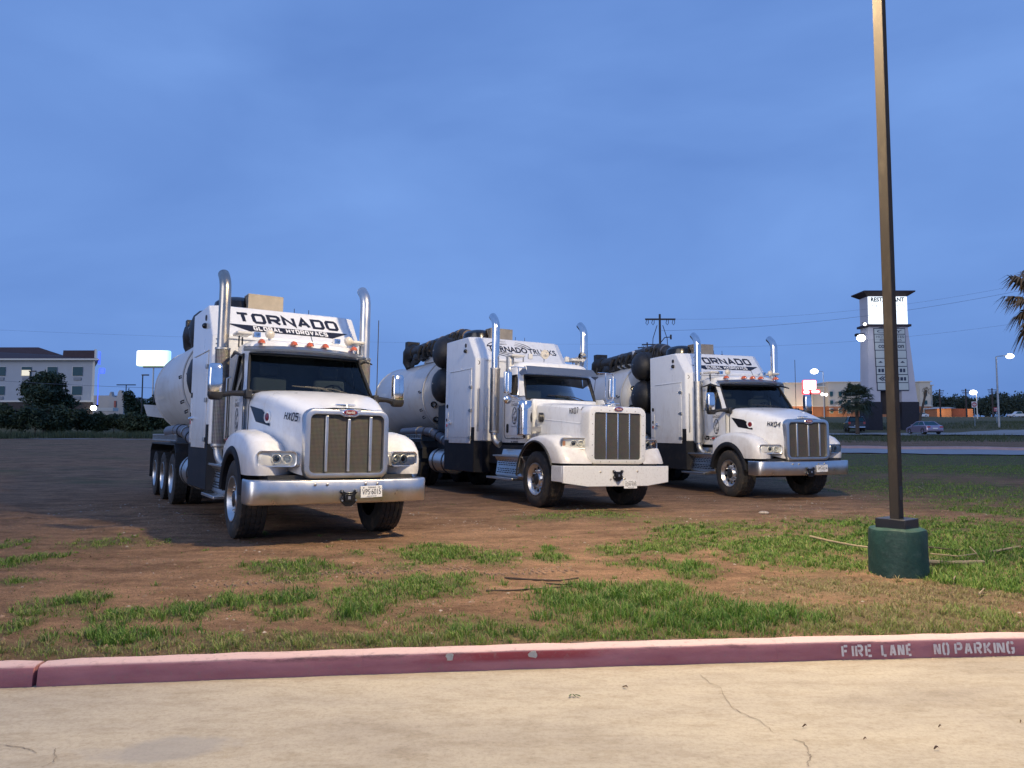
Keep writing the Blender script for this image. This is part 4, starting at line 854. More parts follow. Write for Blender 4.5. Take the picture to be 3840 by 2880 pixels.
def lettering_door(parent, x, y, z, s, dot=True):
    """door signwriting on the plane |y|; reads forwards from either side"""
    U = Vector((1,0,0)) if s < 0 else Vector((-1,0,0)); V = Vector((0,0,1)); O = Vector((x, y, z))
    C_ = lambda a, b: O+U*a+V*b
    text(parent, 'lettering', 'BLACK', C_(-.13,.345), U, V, .15, .032, M_inkg); text(parent, 'lettering', 'EAGLE', C_(-.14,.26), U, V, .28, .062, M_ink, bold=.01)
    rg = MB(); n = 30
    for (a0, b0, a1, b1, f0, f1) in ((.118,.19,.098,.165,0,1),):
        for i in range(n):
            q0, q1 = 2*math.pi*i/n, 2*math.pi*(i+1)/n; k0, k1 = 1+.1*math.sin(q0*5), 1+.1*math.sin(q1*5)
            rg.add([C_(a*math.cos(q), .05+b*math.sin(q))+U.cross(V)*.003 for a, b, q in ((a0,b0,q0),(a1*k0*.95,b1*k0*.95,q0),(a1*k1*.95,b1*k1*.95,q1),(a0,b0,q1))], [(0,1,2,3)])
    rr = random.Random(5)
    for k in range(16):
        a, b = rr.uniform(-.07,.07), rr.uniform(-.11,.11); an = rr.uniform(.4,1.3); l, t = rr.uniform(.02,.05), rr.uniform(.006,.014); du, dv = math.cos(an)*l, math.sin(an)*l
        rg.add([C_(a-du,.05+b-dv)+U.cross(V)*(.0032+.0002*k), C_(a+du,.05+b+dv)+U.cross(V)*(.0032+.0002*k), C_(a+du-t*math.sin(an),.05+b+dv+t)+U.cross(V)*(.0032+.0002*k), C_(a-du-t*math.sin(an),.05+b-dv+t)+U.cross(V)*(.0032+.0002*k)], [(0,1,2,3)])
    rg.build('crest', M_inkg, parent, smooth=0, fix=False)
    text(parent, 'lettering', 'TRANSPORT', C_(-.14,-.195), U, V, .29, .028, M_inkg)
    if dot: dashes(parent, 'small_print', C_(-.12,-.285), U, V, [(.36,.042),(.33,.042)], M_inkg)

def modern_truck(code, label, unit, reg):
    """set-back axle truck with sloped hood and moulded mirrors"""
    x0, y0, a, roll = TRUCKS[code]
    root = thing('hydrovac_truck', label, 'truck', (x0, y0, LOT), R(a-90), 'hydrovac trucks parked in a row on the lot')
    root.rotation_euler = (Matrix.Rotation(R(a-90), 3, 'Z') @ Matrix.Rotation(R(-roll), 3, 'X')).to_euler()
    AX, WR = -1.30, .545
    # ---- bumper
    def bx(y): return -.10*(abs(y)/1.2)**2.6
    ys = frange(-1.17, 1.17, 27); fr = [(bx(y), y) for y in ys]
    for s in (1,):
        pass
    endL = [(-.135,-1.215),(-.18,-1.235),(-.26,-1.24),(-.5,-1.235)]
    plan = endL[::-1]+fr+[(x,-y) for x, y in endL]
    rings = [[(x, y, z) for x, y in plan] for z in (.545,.555,.57,.84,.858,.865)]; ins = [.03,.012,0,0,.012,.035]
    rings = [[(x-i*(1 if abs(y) < 1.2 else .3), y*(1-i*.3), z) for x, y, z in r] for r, i in zip(rings, ins)]
    bm_ = MB().loft(rings, False, False); inner = [[(x-.05, y*.985, z) for x, y, z in r] for r in (rings[0], rings[-1])]
    bm_.loft([rings[-1], inner[1]], False, False); bm_.loft([rings[0], inner[0]], False, False)
    bp = bm_.build('bumper', M_alu, root, smooth=40, fix=True)
    bl = MB()
    for y in (-.42,-.26,.27,.44): bl.ell((bx(y)+.004,y,.80), (.012,.02,.02), 10, 6)
    bl.build('bolts', M_stain, bp); tow_hook(root, .0, .03, .625); plate(root, .012, .20, .615, reg, R(1.5))
    MB().box(-.6,-.12,-1.0,1.0,.80,.92).build('bumper_shelf', M_black, root)
    # ---- grille
    so_ = rrect(.592, .872, 1.80, .13); si = rrect(.50, .955, 1.715, .07)
    gs = MB().loft([[(-.22,y,z) for y,z in rrect(.585,.875,1.79,.13)],[(-.05,y,z) for y,z in so_],[(.005,y,z) for y,z in rrect(.575,.885,1.785,.12)],[(.012,y,z) for y,z in rrect(.55,.905,1.765,.10)],[(.008,y,z) for y,z in rrect(.51,.945,1.725,.075)],[(-.05,y,z) for y,z in si]], True, False)
    gr = gs.build('grille_surround', M_alu, root, smooth=40)
    MB().add([(-.035,y,z) for y,z in rrect(.505,.95,1.72,.07)], [tuple(range(24))]).build('grille_mesh', M_gmesh, gr, smooth=0)
    for yy, hz in ((-.285,1.705),(.02,1.67),(.325,1.705)): MB().box(-.034,-.005,yy-.02,yy+.02,.97,hz).build('grille_bar', M_alu, gr, bevel=.006)
    MB().prism([(.02-.16,1.80),(.02-.13,1.72),(.02-.07,1.695),(.02+.07,1.695),(.02+.13,1.72),(.02+.16,1.80)], 'x', -.03, .01).build('badge_mount', M_alu, gr, bevel=.006)
    badge(root, .018, .02, 1.755, .95); hood_emblem(root, -.12, 1.815, .02)
    # ---- hood
    rings = []
    for x in frange(-.05, -1.56, 16):
        t = (x+.05)/-1.51; w_ = .565+.375*t**.8; zt_ = 1.795+.30*math.sin(t*math.pi/2)**1.15; zl_ = .92+.25*t; cr = .025*(1-t*.4)
        half = [(0,zt_+cr),(.35*w_,zt_+cr*.8),(.68*w_,zt_+cr*.2-.003),(.84*w_,zt_-.018),(.93*w_,zt_-.05),(.985*w_,zt_-.11),(w_+.01*t,zt_-.22),(w_+.012,zt_-.42),(w_+.015,zl_+.1),(w_+.015,zl_)]
        rings.append([(x-.10*(yy/w_)**2*t*0-.0, -yy, z) for yy, z in half[::-1]]+[(x, yy, z) for yy, z in half[1:]])
    hd = MB().loft(rings, False, False).build('hood', M_white, root, smooth=50); MB().tube([(x-.004, y*1.002, z+.002) for x, y, z in rings[-1]], .008, 5).build('hood_gap', M_gasket, hd)
    # cowl between hood and windscreen
    MB().box(-2.0,-1.50,-.86,.86,1.4,2.05).build('cowl', M_white, root, bevel=.05)
    for s in (-1, 1):
        # ---- fender
        out_ = [(-.17,.915),(-.165,1.0),(-.18,1.14),(-.25,1.28),(-.42,1.40),(-.68,1.475),(-1.0,1.515),(-1.35,1.515),(-1.62,1.475),(-1.84,1.40),(-1.98,1.32)]
        rad = .665; arch = [(AX+rad*math.cos(R(q)), .56+rad*math.sin(R(q))) for q in frange(32, 158, 11)]; arch[0] = (-.66,.915)
        def row(y, shr, bk):
            o_ = []
            for i, (x, z) in enumerate(out_):
                cx_, cz_ = AX+.1, .70; wgt = max(0, 1-i/5)
                o_.append((cx_+(x-cx_)*(1-shr)-bk*wgt, s*y, (cz_+(z-cz_)*(1-shr)) if i > 0 else .915))
            return o_
        rows = [row(.58,.20,.10),row(.68,.15,.06),row(.78,.085,.02),row(.88,.03,.0),row(.98,.0,.01),row(1.08,.006,.035),row(1.15,.025,.075),row(1.20,.07,.12),row(1.215,.11,.16),[(x, s*1.215, z) for x, z in arch],[(x, s*1.05, z) for x, z in arch]]
        fd = MB().loft(rows, False, False).build('fender', M_white, root, smooth=55)
        fl = [[(AX+r_*math.cos(R(q))*(1.0), s*yy, .56+r_*math.sin(R(q))) for q in frange(8, 172, 20)] for r_, yy in ((.605,1.06),(.61,1.225),(.63,1.243),(.70,1.243),(.725,1.22),(.70,1.21))]
        MB().loft(fl, False, False).build('fender_flare', M_char, fd, smooth=45)
        iw = [[(AX+.66*math.cos(R(q)), s*yy, .56+.66*math.sin(R(q))) for q in frange(5, 175, 16)] for yy in (.5, 1.2)]
        MB().loft(iw, False, False).build('inner_liner', M_black, fd, smooth=45)
        MB().box(AX-.75, AX+.75, *sorted((s*.5, s*.52)), .6, 1.3).build('splash_panel', M_black, fd)
        MB().prism([(-2.02,1.34),(-1.92,1.345),(-1.87,1.385),(-1.97,1.385)], 'y', *sorted((s*1.145, s*1.175))).build('side_marker', M_redl, fd, bevel=.004)
        headlight(root, s, (-.15, s*.885, 1.13), .49, .20, R(19), M_alu)
        MB().box(-.24,-.105,*sorted((s*.575,s*.655)),1.045,1.19).build('lamp_bracket', M_alu, root, bevel=.015)
        # hood vent with round mark
        def hs(x, z):
            t = (x+.05)/-1.51; return s*(.565+.375*t**.8+.022)
        vp = [(-1.50,1.86),(-1.12,1.80),(-1.04,1.75),(-1.06,1.70),(-.98,1.62),(-.87,1.60),(-.88,1.565),(-1.30,1.63)]
        v0 = MB().add([(x, hs(x, z), z) for x, z in vp], [tuple(range(8))]).build('hood_vent', M_gloss, hd, smooth=0)
        vr = [(x*1.0+(x+1.15)*.16, z+(z-1.7)*.28) for x, z in vp]
        c = (-.945, hs(-.945,1.69), 1.69)
        MB().lathe([(.085,-.01),(.085,.006),(.062,.012),(.06,.004),(.001,.004)], c, (.3,s,0), 22).build('badge_ring', M_white, hd); MB().lathe([(.06,-.005),(.055,.008),(.001,.012)], c, (.3,s,0), 22).build('side_badge', M_red, hd)
        if s < 0:
            strokes(hd, 'lettering', unit, (-.47, hs(-.47,1.66)-.006, 1.645), Vector((.36,-(hs(-.1,0)-hs(-.5,0))*-.9,-.03)), Vector((.02,.12,1)), .115, .075, .02, .012, M_ink, slant=.12, d0=.012)
        # ---- doors, steps
        MB().box(-2.62,-1.62,*sorted((s*1.005,s*1.022)),1.20,2.045).build('door', M_white, root, bevel=.012)
        MB().tube([(x, s*1.0235, z) for x, z in rr2(-2.12,1.63,.50,.43,.07)]+[(-1.62, s*1.0235, 2.0)], .006, 5).build('door_gap', M_gasket, root)
        dh = MB().prism(rr2(-2.42, 1.375, .10, .05, .03), 'y', *sorted((s*1.02, s*1.035))).build('door_handle', M_gloss, root); MB().box(-2.47,-2.37,*sorted((s*1.035,s*1.05)),1.365,1.385).build('lever', M_chrome, dh, bevel=.005)
        lettering_door(root, -2.02, s*1.022, 1.60, s, dot=False)
        dashes(root, 'small_print', Vector((-2.30 if s < 0 else -1.95, s*1.023, 1.375)), Vector((-s,0,0)), Vector((0,0,1)), [(.38,.04),(.36,.04)], M_inkg)
        steps(root, s, -1.92, -3.0, 1.13)
        # ---- mirror
        mr = bpy.data.objects.new('mirror', None); COL.objects.link(mr); mr.parent = root
        xm = -1.66; ms = []
        for z, k, dx in ((2.03,.86,.0),(2.05,.96,0),(2.2,1.0,0),(2.36,.97,-.005),(2.435,.90,-.01),(2.46,.72,-.015)):
            ms.append([(xm+dx+.075*k*math.copysign(abs(math.cos(q))**.55, math.cos(q)), s*(1.41+.10*k*math.copysign(abs(math.sin(q))**.6, math.sin(q))), z) for q in [2*math.pi*i/24 for i in range(24)]])
        MB().loft(ms).build('mirror_shell', M_chrome, mr, smooth=50)
        mb2 = [[(xm+.082*k*math.copysign(abs(math.cos(q))**.55, math.cos(q)), s*(1.40+.108*k*math.copysign(abs(math.sin(q))**.6, math.sin(q))), z) for q in [2*math.pi*i/24 for i in range(24)]] for z, k in ((1.935,.6),(1.95,.85),(2.0,1.0),(2.045,1.0))]
        MB().loft(mb2).build('mirror_base', M_blackp, mr, smooth=50)
        MB().tube([(xm+.0,s*1.36,2.0),(xm+.05,s*1.2,2.035),(xm+.10,s*.98,2.04)], [.045,.038,.05], 10).build('mirror_arm', M_blackp, mr)
        MB().box(xm+.02,xm+.19,*sorted((s*.93,s*1.02)),1.965,2.10).build('mirror_foot', M_blackp, mr, bevel=.02)
        # ---- stacks
        stack(root, -2.58, s*1.16, 1.22, 4.0, s, M_stain if s < 0 and code == 'a' else M_chrome if code != 'a' else M_alu, (1.24, 2.80, M_perf if code == 'a' else M_alu_d), r=.088)
        MB().tube([(-2.36,s*1.06,1.35),(-2.36,s*1.12,1.38),(-2.36,s*1.12,2.3),(-2.36,s*1.06,2.33)], .014, 8).build('grab_handle', M_alu, root)
        wheel(root, AX, s*1.0, s, WR, .40, .055, M_alu)
        # roof fittings
        MB().ell((-2.20, s*.64+.1, 3.02), (.06,.075,.075), 16, 10).build('work_lamp', M_horn, root); MB().cyl((-2.22,s*.64+.1,2.9),(-2.22,s*.64+.1,3.0),.02,.02,8).build('lamp_stalk', M_alu, root)
        hn = MB(); hn.cyl((-2.45,s*.64-.08,3.0),(-2.2,s*.64-.08,3.0),.025,.03,10); hn.box(-2.3,-2.2,s*.64-.14,s*.64-.04,2.96,3.04); hn.build('air_horn', M_chrome, root)
        bc = MB().box(-2.56,-2.2,*sorted((s*.80,s*1.03)),2.985,3.04).build('beacon', M_alu_l, root, bevel=.02)
        MB().tube([(-2.3,s*.98,2.79),(-2.3,s*.98,2.97)], .012, 6).build('beacon_leg', M_blackp, bc); MB().tube([(-2.45,s*.9,2.85),(-2.45,s*.9,2.97)], .012, 6).build('beacon_leg', M_blackp, bc)
        MB().tube([(-2.62,s*1.02,2.655),(-2.2,s*1.05,2.70),(-1.85,s*1.02,2.62)], [.012,.028,.012], 8).build('rain_guard', M_blackp, root)
    # ---- cab
    zs = [1.20,1.6,2.075,2.28,2.5,2.68,2.74,2.82]
    xf_ = lambda z: -1.50 if z <= 2.075 else -1.50-.42*(z-2.075)/.6
    p = dict(zs=zs, iS=2, iH=5, xr=-2.78, xf=xf_, w=lambda z: 1.005-.10*max(0, z-2.075)/.7, hw=lambda z: .955-.11*max(0, z-2.075)/.7, bow=.14, pil=.12, wx0=-2.50, wx1=lambda z: -1.80-.25*max(0, z-2.075)/.6, dome=.9)
    sh, rg = cab(root, p)
    vis = []
    for dz, dx, k in ((0,.12,.95),(.028,.125,.955),(.085,.03,.93),(.09,-.06,.91)):
        vis.append([(-1.90+dx-.20*(yy/.93)**2, yy*k/.93, 2.735+dz-.03*(yy/.93)**2) for yy in frange(-.95, .95, 15)])
    MB().loft(vis, False, False).build('sun_visor', M_visor, root, smooth=40)
    for yy in (-.70,-.22,.03,.28,.78):
        cl = MB(); cl.loft([[(-1.98+.10*k*math.cos(q)-.1*(yy/.9)**2, yy+.055*k*math.sin(q), z) for q in [2*math.pi*i/16 for i in range(16)]] for z, k in ((2.845,1),(2.865,1.0),(2.895,.75),(2.915,.35))])
        cl.build('clearance_lamp', M_amber, root)
    MB().tube([(-2.0,.10,2.86),(-2.08,.06,3.06)], .006, 5).build('short_antenna', M_blackp, root)
    for s in ((1,) if code == 'a' else (1,)): MB().tube([(-1.62,s*1.03,2.10),(-1.62,s*1.03,3.32)], .007, 5).build('whip_antenna', M_blackp, root)
    MB().cyl((AX,-.85,.5),(AX,.85,.5),.07,.07,10).build('front_axle', M_black, root)
    equipment(root, -2.92, 3.6, code, boom=(code == 'c' or True))
    return root
def rr2(cx, cz, hw, hz, r, n=4):
    return [(cx+y, cz+z) for y, z in rrect(hw, -hz, hz, r, n)]
M_turn = mat('smoked_turn_lens', (.36,.17,.09), .25, coat=.5)
M_intake = mat('weathered_sheet_metal', (.34,.30,.25), .62, .6, var=.2, vscale=5)
M_horn = mat('frosted_lamp', (.62,.57,.48), .3, coat=.3, var=.1, vscale=20)
M_alu_l = mat('light_bar_lens', (.62,.6,.55), .25, coat=.4)
M_visor = mat('blue_grey_visor', (.11,.135,.185), .38, .3, coat=.2, var=.06)
M_fender_lip = mat('rubber_lip', (.02,.02,.022), .6)

def steps(root, s, xf_, xr_, zt_):
    """aluminium battery box with slotted tread plates and a low step"""
    b = bpy.data.objects.new('cab_step', None); COL.objects.link(b); b.parent = root
    y1 = s*1.20
    body = [(1.02,zt_),(1.02,.50),(1.22,.50),(1.20,.62),(1.15,.95),(1.17,1.0),(1.0,1.0),(.96,zt_)]
    MB().prism([(s*y, z) for y, z in [(.55,.50),(1.10,.50),(1.16,.56),(1.12,.86),(1.20,.97),(1.02,.99),(.98,zt_),(.55,zt_)]], 'x', xr_, xf_).build('box', M_alu, b, smooth=20, bevel=.008)
    tp = MB().box(xr_-.03, xf_-.02, *sorted((s*.98, s*1.225)), .955, .99).build('upper_tread', M_alu, b, bevel=.006)
    MB().box(xr_-.25, xf_-.30, *sorted((s*.98, s*1.27)), .47, .515).build('lower_tread', M_alu, b, bevel=.006)
    sl_ = MB()
    for r_, z in enumerate((.62,.66,.70,.78,.82,.86,.90)):
        y = 1.16-.04*(z-.56)/.30 if z <= .86 else 1.145
        x = xr_+.06+.04*(r_ % 2)
        while x < xf_-.16:
            sl_.box(x, x+.085, *sorted((s*(y+.001), s*(y+.004))), z-.009, z+.009); x += .12
    sl_.build('slots', M_gloss, b)

def classic_truck(code, label, unit, reg):
    """long-nose truck: flat hood, separate fenders, outside air cleaners, bracket mirrors"""
    x0, y0, a, roll = TRUCKS[code]
    root = thing('hydrovac_truck', label, 'truck', (x0, y0, LOT), R(a-90), 'hydrovac trucks parked in a row on the lot')
    root.rotation_euler = (Matrix.Rotation(R(a-90), 3, 'Z') @ Matrix.Rotation(R(-roll), 3, 'X')).to_euler()
    AX, WR = -1.13, .55
    pl = [(-1.22,.855),(-1.22,.535),(-.70,.465),(.70,.465),(1.22,.535),(1.22,.855)]
    bp = MB().prism(pl, 'x', -.06, .0); bp.box(-.45,-.06,-1.22,-1.20,.55,.85); bp.box(-.45,-.06,1.20,1.22,.55,.85)
    bp = bp.build('bumper', M_bumpw, root, smooth=20, bevel=.012)
    bl = MB()
    for y, z in ((-.40,.74),(.46,.75),(-.17,.60),(.16,.61)): bl.ell((.004,y,z), (.012,.02,.02), 10, 6)
    bl.build('bolts', M_stain, bp); tow_hook(root, .0, -.01, .675); plate(root, .012, .135, .425, reg, R(0)); MB().cyl((.0,.0,.545),(.012,.0,.545),.045,.045,14).build('stain_patch', M_alu_d, bp)
    MB().box(-.6,-.1,-1.0,1.0,.80,.90).build('bumper_shelf', M_black, root)
    gs = MB().loft([[(-.30,y,z) for y,z in rrect(.672,.885,2.0,.15)],[(-.05,y,z) for y,z in rrect(.672,.885,2.0,.15)],[(-.005,y,z) for y,z in rrect(.655,.895,1.985,.14)],[(.0,y,z) for y,z in rrect(.63,.91,1.965,.13)],[(.0,y,z) for y,z in rrect(.545,.972,1.875,.05)],[(-.04,y,z) for y,z in rrect(.535,.978,1.868,.045)]], True, False)
    gr = gs.build('grille_surround', M_bumpw2, root, smooth=40)
    MB().add([(-.03,y,z) for y,z in rrect(.54,.975,1.872,.045)], [tuple(range(24))]).build('grille_mesh', M_gmesh2, gr, smooth=0)
    for yy in (-.27,0,.27): MB().box(-.029,-.004,yy-.012,yy+.012,.98,1.865).build('grille_bar', M_chrome, gr, bevel=.004)
    sc = MB()
    for y in (-.59,.59):
        for z in (1.05,1.25,1.45,1.65,1.83): sc.ell((.001,y,z), (.006,.011,.011), 8, 5)
    for y in (-.4,-.2,.2,.4): sc.ell((.001,y,1.915), (.006,.011,.011), 8, 5); sc.ell((.001,y,.935), (.006,.011,.011), 8, 5)
    sc.build('screws', M_stain, gr); badge(root, .012, .0, 1.945, .95); hood_emblem(root, -.10, 2.01, 0)
    rings = []
    for x in frange(-.30, -1.98, 10):
        t = (x+.3)/-1.68; w_ = .672+.05*t; zt_ = 2.0+.12*t; zl_ = 1.02+.15*t
        half = [(0,zt_+.02),(.4*w_,zt_+.015),(.78*w_,zt_),(.92*w_,zt_-.02),(.98*w_,zt_-.06),(w_,zt_-.14),(w_,zt_-.33),(w_+.006,zt_-.335),(w_+.006,zt_-.345),(w_,zt_-.35),(w_,zl_)]
        rings.append([(x,-yy,z) for yy,z in half[::-1]]+[(x,yy,z) for yy,z in half[1:]])
    hd = MB().loft(rings, False, False).build('hood', M_white, root, smooth=35)
    MB().box(-2.30,-1.975,-.80,.80,1.3,2.20).build('cowl', M_white, root, bevel=.03)
    for s in (-1, 1):
        out_ = [(-.02,.895),(-.03,.93),(-.08,1.02),(-.20,1.20),(-.42,1.345),(-.72,1.42),(-1.05,1.435),(-1.35,1.39),(-1.62,1.27),(-1.82,1.08),(-1.93,.88)]
        rad = .73; arch = [(AX+rad*math.cos(R(q)), .56+rad*math.sin(R(q))) for q in frange(27, 165, 11)]; arch[0] = (-.46,.895)
        def row(y, shr, bk):
            o_ = []
            for i, (x, z) in enumerate(out_):
                wgt = max(0, 1-i/5); cx_, cz_ = AX, .70
                o_.append((cx_+(x-cx_)*(1-shr)-bk*wgt, s*y, (cz_+(z-cz_)*(1-shr)) if i > 0 else .895))
            return o_
        rows = [row(.60,-.02,0),row(.80,-.01,.0),row(1.0,.0,.01),row(1.12,.015,.03),row(1.18,.045,.05),row(1.205,.085,.09),[(x, s*1.21, z) for x, z in arch],[(x, s*1.05, z) for x, z in arch]]
        fd = MB().loft(rows, False, False).build('fender', M_white2, root, smooth=55)
        MB().tube([(AX+(rad+.012)*math.cos(R(q)), s*1.222, .56+(rad+.012)*math.sin(R(q))) for q in frange(22, 178, 24)], .022, 8).build('fender_lip', M_fender_lip, fd)
        MB().loft([[(AX+.725*math.cos(R(q)), s*yy, .56+.725*math.sin(R(q))) for q in frange(5, 175, 16)] for yy in (.5, 1.2)], False, False).build('inner_liner', M_black, fd, smooth=45)
        MB().box(AX-.8, AX+.8, *sorted((s*.48, s*.5)), .6, 1.35).build('splash_panel', M_black, fd)
        headlight(root, s, (-.19, s*.87, 1.27), .52, .205, R(14), M_alu)
        MB().box(-.36,-.17,*sorted((s*.60,s*.66)),1.17,1.34).build('lamp_bracket', M_alu, root, bevel=.02)
        if s < 0: strokes(hd, 'lettering', unit, (-.66,-.700,1.845), (1,.03,0), (0,0,1), .125, .07, .018, .013, M_ink, slant=.02, d0=.006)
        # air cleaner
        ac = MB(); ac.lathe([(.001,0),(.145,0),(.16,.02),(.16,.14),(.165,.145),(.165,.165),(.16,.17),(.16,.52),(.172,.525),(.172,.56),(.16,.565),(.155,.70),(.14,.72),(.001,.73)], (-1.88, s*1.05, 1.42), (0,0,1), 32)
        ac = ac.build('air_cleaner', M_chrome, root, smooth=35)
        MB().cyl((-1.72,s*.70,1.80),(-1.75,s*.78,1.80),.10,.10,18).build('intake_elbow', M_blackp, ac); MB().box(-1.80,-1.77,*sorted((s*.72,s*.98)),1.50,1.60).build('bracket', M_alu_d, ac); MB().cyl((-1.88,s*1.05,1.36),(-1.88,s*1.05,1.42),.02,.035,10).build('drain', M_blackp, ac)
        # door
        dr = MB().prism(rr2(-2.42,1.83,.48,.42,.10), 'y', *sorted((s*.985, s*1.002))).build('door', M_white, root, bevel=.008)
        MB().tube([(x, s*1.004, z) for x, z in rr2(-2.42,1.80,.50,.45,.10)]+[(-1.92+.0, s*1.004, 2.15)], .009, 5).build('door_seal', M_inkg, dr)
        MB().prism(rr2(-2.76,1.57,.05,.10,.04), 'y', *sorted((s*1.0, s*1.015))).build('door_handle', M_gloss, dr, bevel=.004)
        lettering_door(root, -2.44, s*1.002, 1.79, s, dot=False)
        dashes(root, 'small_print', Vector((-2.62 if s < 0 else -2.28, s*.985, 1.33)), Vector((-s,0,0)), Vector((0,0,1)), [(.40,.042),(.36,.042)], M_inkg)
        steps(root, s, -1.70, -3.0, 1.12)
        stack(root, -3.10, s*1.17, 1.44, 4.12, s, M_chrome, (1.46, 2.92, M_stain), r=.088)
        # bracket mirror
        mr = bpy.data.objects.new('mirror', None); COL.objects.link(mr); mr.parent = root; xm = -2.15
        MB().box(xm-.03,xm+.05,*sorted((s*1.24,s*1.42)),2.30,2.76).build('mirror_shell', M_chrome, mr, bevel=.03, seg=4)
        MB().tube([(xm+.02,s*.93,2.86),(xm+.06,s*1.15,2.86),(xm+.06,s*1.30,2.85),(xm+.06,s*1.33,2.80),(xm+.06,s*1.33,2.30),(xm+.06,s*1.28,2.24),(xm+.12,s*1.0,2.16),(xm+.2,s*.86,2.10)], .014, 8).build('mirror_frame', M_chrome, mr)
        MB().tube([(xm+.06,s*1.12,2.86),(xm+.07,s*1.11,2.80),(xm+.07,s*1.11,2.30),(xm+.09,s*1.14,2.24),(xm+.07,s*1.27,2.25)], .012, 8).build('mirror_frame', M_chrome, mr)
        MB().lathe([(.10,0),(.10,.012),(.085,.03),(.05,.05),(.001,.058)], (xm-.0,s*1.32,2.17), (1,0,0), 20).build('spot_mirror', M_chrome, mr)
        wheel(root, AX, s*1.0, s, WR, .40, .055, M_alu)
        MB().lathe([(.001,.06),(.03,.06),(.035,.04),(.06,.0),(.105,-.0),(.108,-.02),(.06,-.05),(.03,-.2),(.001,-.2)] if s < 0 else [(.112,.06),(.11,.05),(.07,.0),(.04,-.08),(.025,-.25),(.001,-.25)], (-2.75, (.39+s*.48), 3.27), (1,0,0), 22).build('air_horn', M_horn if s < 0 else M_chrome, root)
        MB().tube([(-2.78,.39+s*.48,3.25),(-2.80,.39+s*.48,3.16),(-2.80,.39+s*.48,3.05)], .015, 6).build('horn_stalk', M_alu, root); MB().tube([(-2.78,.36+s*.48,3.25),(-2.78,.05+s*.48,3.22)], .012, 6).build('horn_line', M_alu, root)
        MB().box(-2.83,-2.75,s*.48-.02,s*.48+.08,3.14,3.26).build('work_lamp', M_alu_l, root, bevel=.015)
        bc = MB().box(-3.05,-2.7,*sorted((s*.62,s*.95)),3.165,3.22).build('beacon', M_alu_l, root, bevel=.02); MB().cyl((-2.9,s*.9,2.85),(-2.9,s*.9,3.16),.09,.09,14).build('beacon_post', M_alu_d, bc); MB().tube([(-2.75,s*.65,3.0),(-2.75,s*.65,3.16)], .012, 6).build('beacon_leg', M_blackp, bc)
    zs = [1.26,1.7,2.20,2.35,2.55,2.735,2.82,2.92]
    p = dict(zs=zs, iS=2, iH=5, xr=-3.12, xf=lambda z: -2.10 if z <= 2.20 else -2.10-.22*(z-2.20)/.54, w=lambda z: .985-.06*max(0, z-2.2)/.7, hw=lambda z: .875-.055*max(0, z-2.2)/.55, bow=.05, pil=.10, wx0=-2.78, wx1=lambda z: -2.30-.12*max(0, z-2.2)/.54, dome=1.2)
    sh, rg = cab(root, p)
    vis = [[(x, yy*k, z) for yy in frange(-.88, .88, 5)] for x, k, z in ((-2.06,1.03,2.755),(-2.065,1.03,2.762),(-2.22,.97,2.925),(-2.26,.95,2.93))]
    vb = MB().loft(vis, False, False)
    for s in (-1, 1): vb.add([(-2.06,s*.906,2.755),(-2.24,s*.87,2.92),(-2.42,s*.94,2.78),(-2.25,s*.94,2.70)], [(0,1,2,3)])
    vb.build('sun_visor', M_visor, root, smooth=20)
    MB().tube([(-2.3,.9,2.10),(-2.3,1.02,3.0)], .006, 5).build('whip_antenna', M_blackp, root)
    MB().cyl((AX,-.85,.5),(AX,.85,.5),.07,.07,10).build('front_axle', M_black, root)
    equipment(root, -3.90, 3.78, code, stripe='swirl')
    return root
M_bumpw = mat('bug_spattered_bumper', (.80,.79,.76), .3, .25, var=.04, dirt=(.25,.17,.1), dirt_amt=.5, dscale=26, coat=.3)
M_bumpw2 = mat('bug_spattered_shell', (.78,.77,.74), .28, .3, var=.05, dirt=(.25,.17,.1), dirt_amt=.4, dscale=24, coat=.2)
modern_truck('a', 'white hydrovac truck with diamond mesh grille, nearest and leftmost in the row', 'HX05', 'VPS·6015')
classic_truck('b', 'white long nose hydrovac truck with flat hood and chrome air cleaners, middle of the row', 'HX07', 'XDW·9395')
modern_truck('c', 'white hydrovac truck with sloped hood parked at the right end of the row', 'HX04', 'VPS·6014')
for o_ in list(bpy.data.objects):
    if o_.name.split('.')[0] in ('lug_nuts','hand_holes','slots','bolts','screws','roof_stubs','crest','small_print','swirl'): o_['kind'] = 'stuff'

# ================================================================ lamp post in the grass
M_green = mat('green_painted_concrete', (.013,.052,.038), .6, var=.3, vscale=6, dirt=(.2,.24,.2), dirt_amt=.3, dscale=13, bump=.25, bscale=25)
M_pole = mat('bronze_painted_steel', (.052,.043,.035), .8, spec=.15, var=.15, vscale=3, dirt=(.2,.16,.12), dirt_amt=.3, dscale=6, stretch=(1,1,.3))
LX, LY = 4.06, 7.88
lp = thing('lamp_post', 'tall bronze square lamp post on a round green concrete base in the grass', 'lamp post', (LX, LY, float(zg(LX, LY))))
zb = float(zg(LX, LY)); top = 8.5-zb
rg = []
for z, r in ((-.15,.29),(.0,.287),(.25,.283),(.44,.279),(.475,.272),(.49,.25)): rg.append([((r+.004*math.sin(7*q+z*9)+.003*math.sin(13*q))*math.cos(q), (r+.004*math.sin(7*q+z*9))*math.sin(q), z+(.006*math.sin(5*q) if z > .45 else 0)) for q in [2*math.pi*k/40 for k in range(40)]])
MB().loft(rg).build('concrete_base', M_green, lp, smooth=40)
rot = Matrix.Rotation(R(38), 4, 'Z')
MB().box(-.155,.155,-.155,.155,.487,.585).xf(rot).build('base_cover', M_blackp, lp, bevel=.006)
MB().box(-.03,.03,-.0535,-.05,.78,.92).xf(rot).build('hand_hole_cover', M_blackp, lp, bevel=.002)
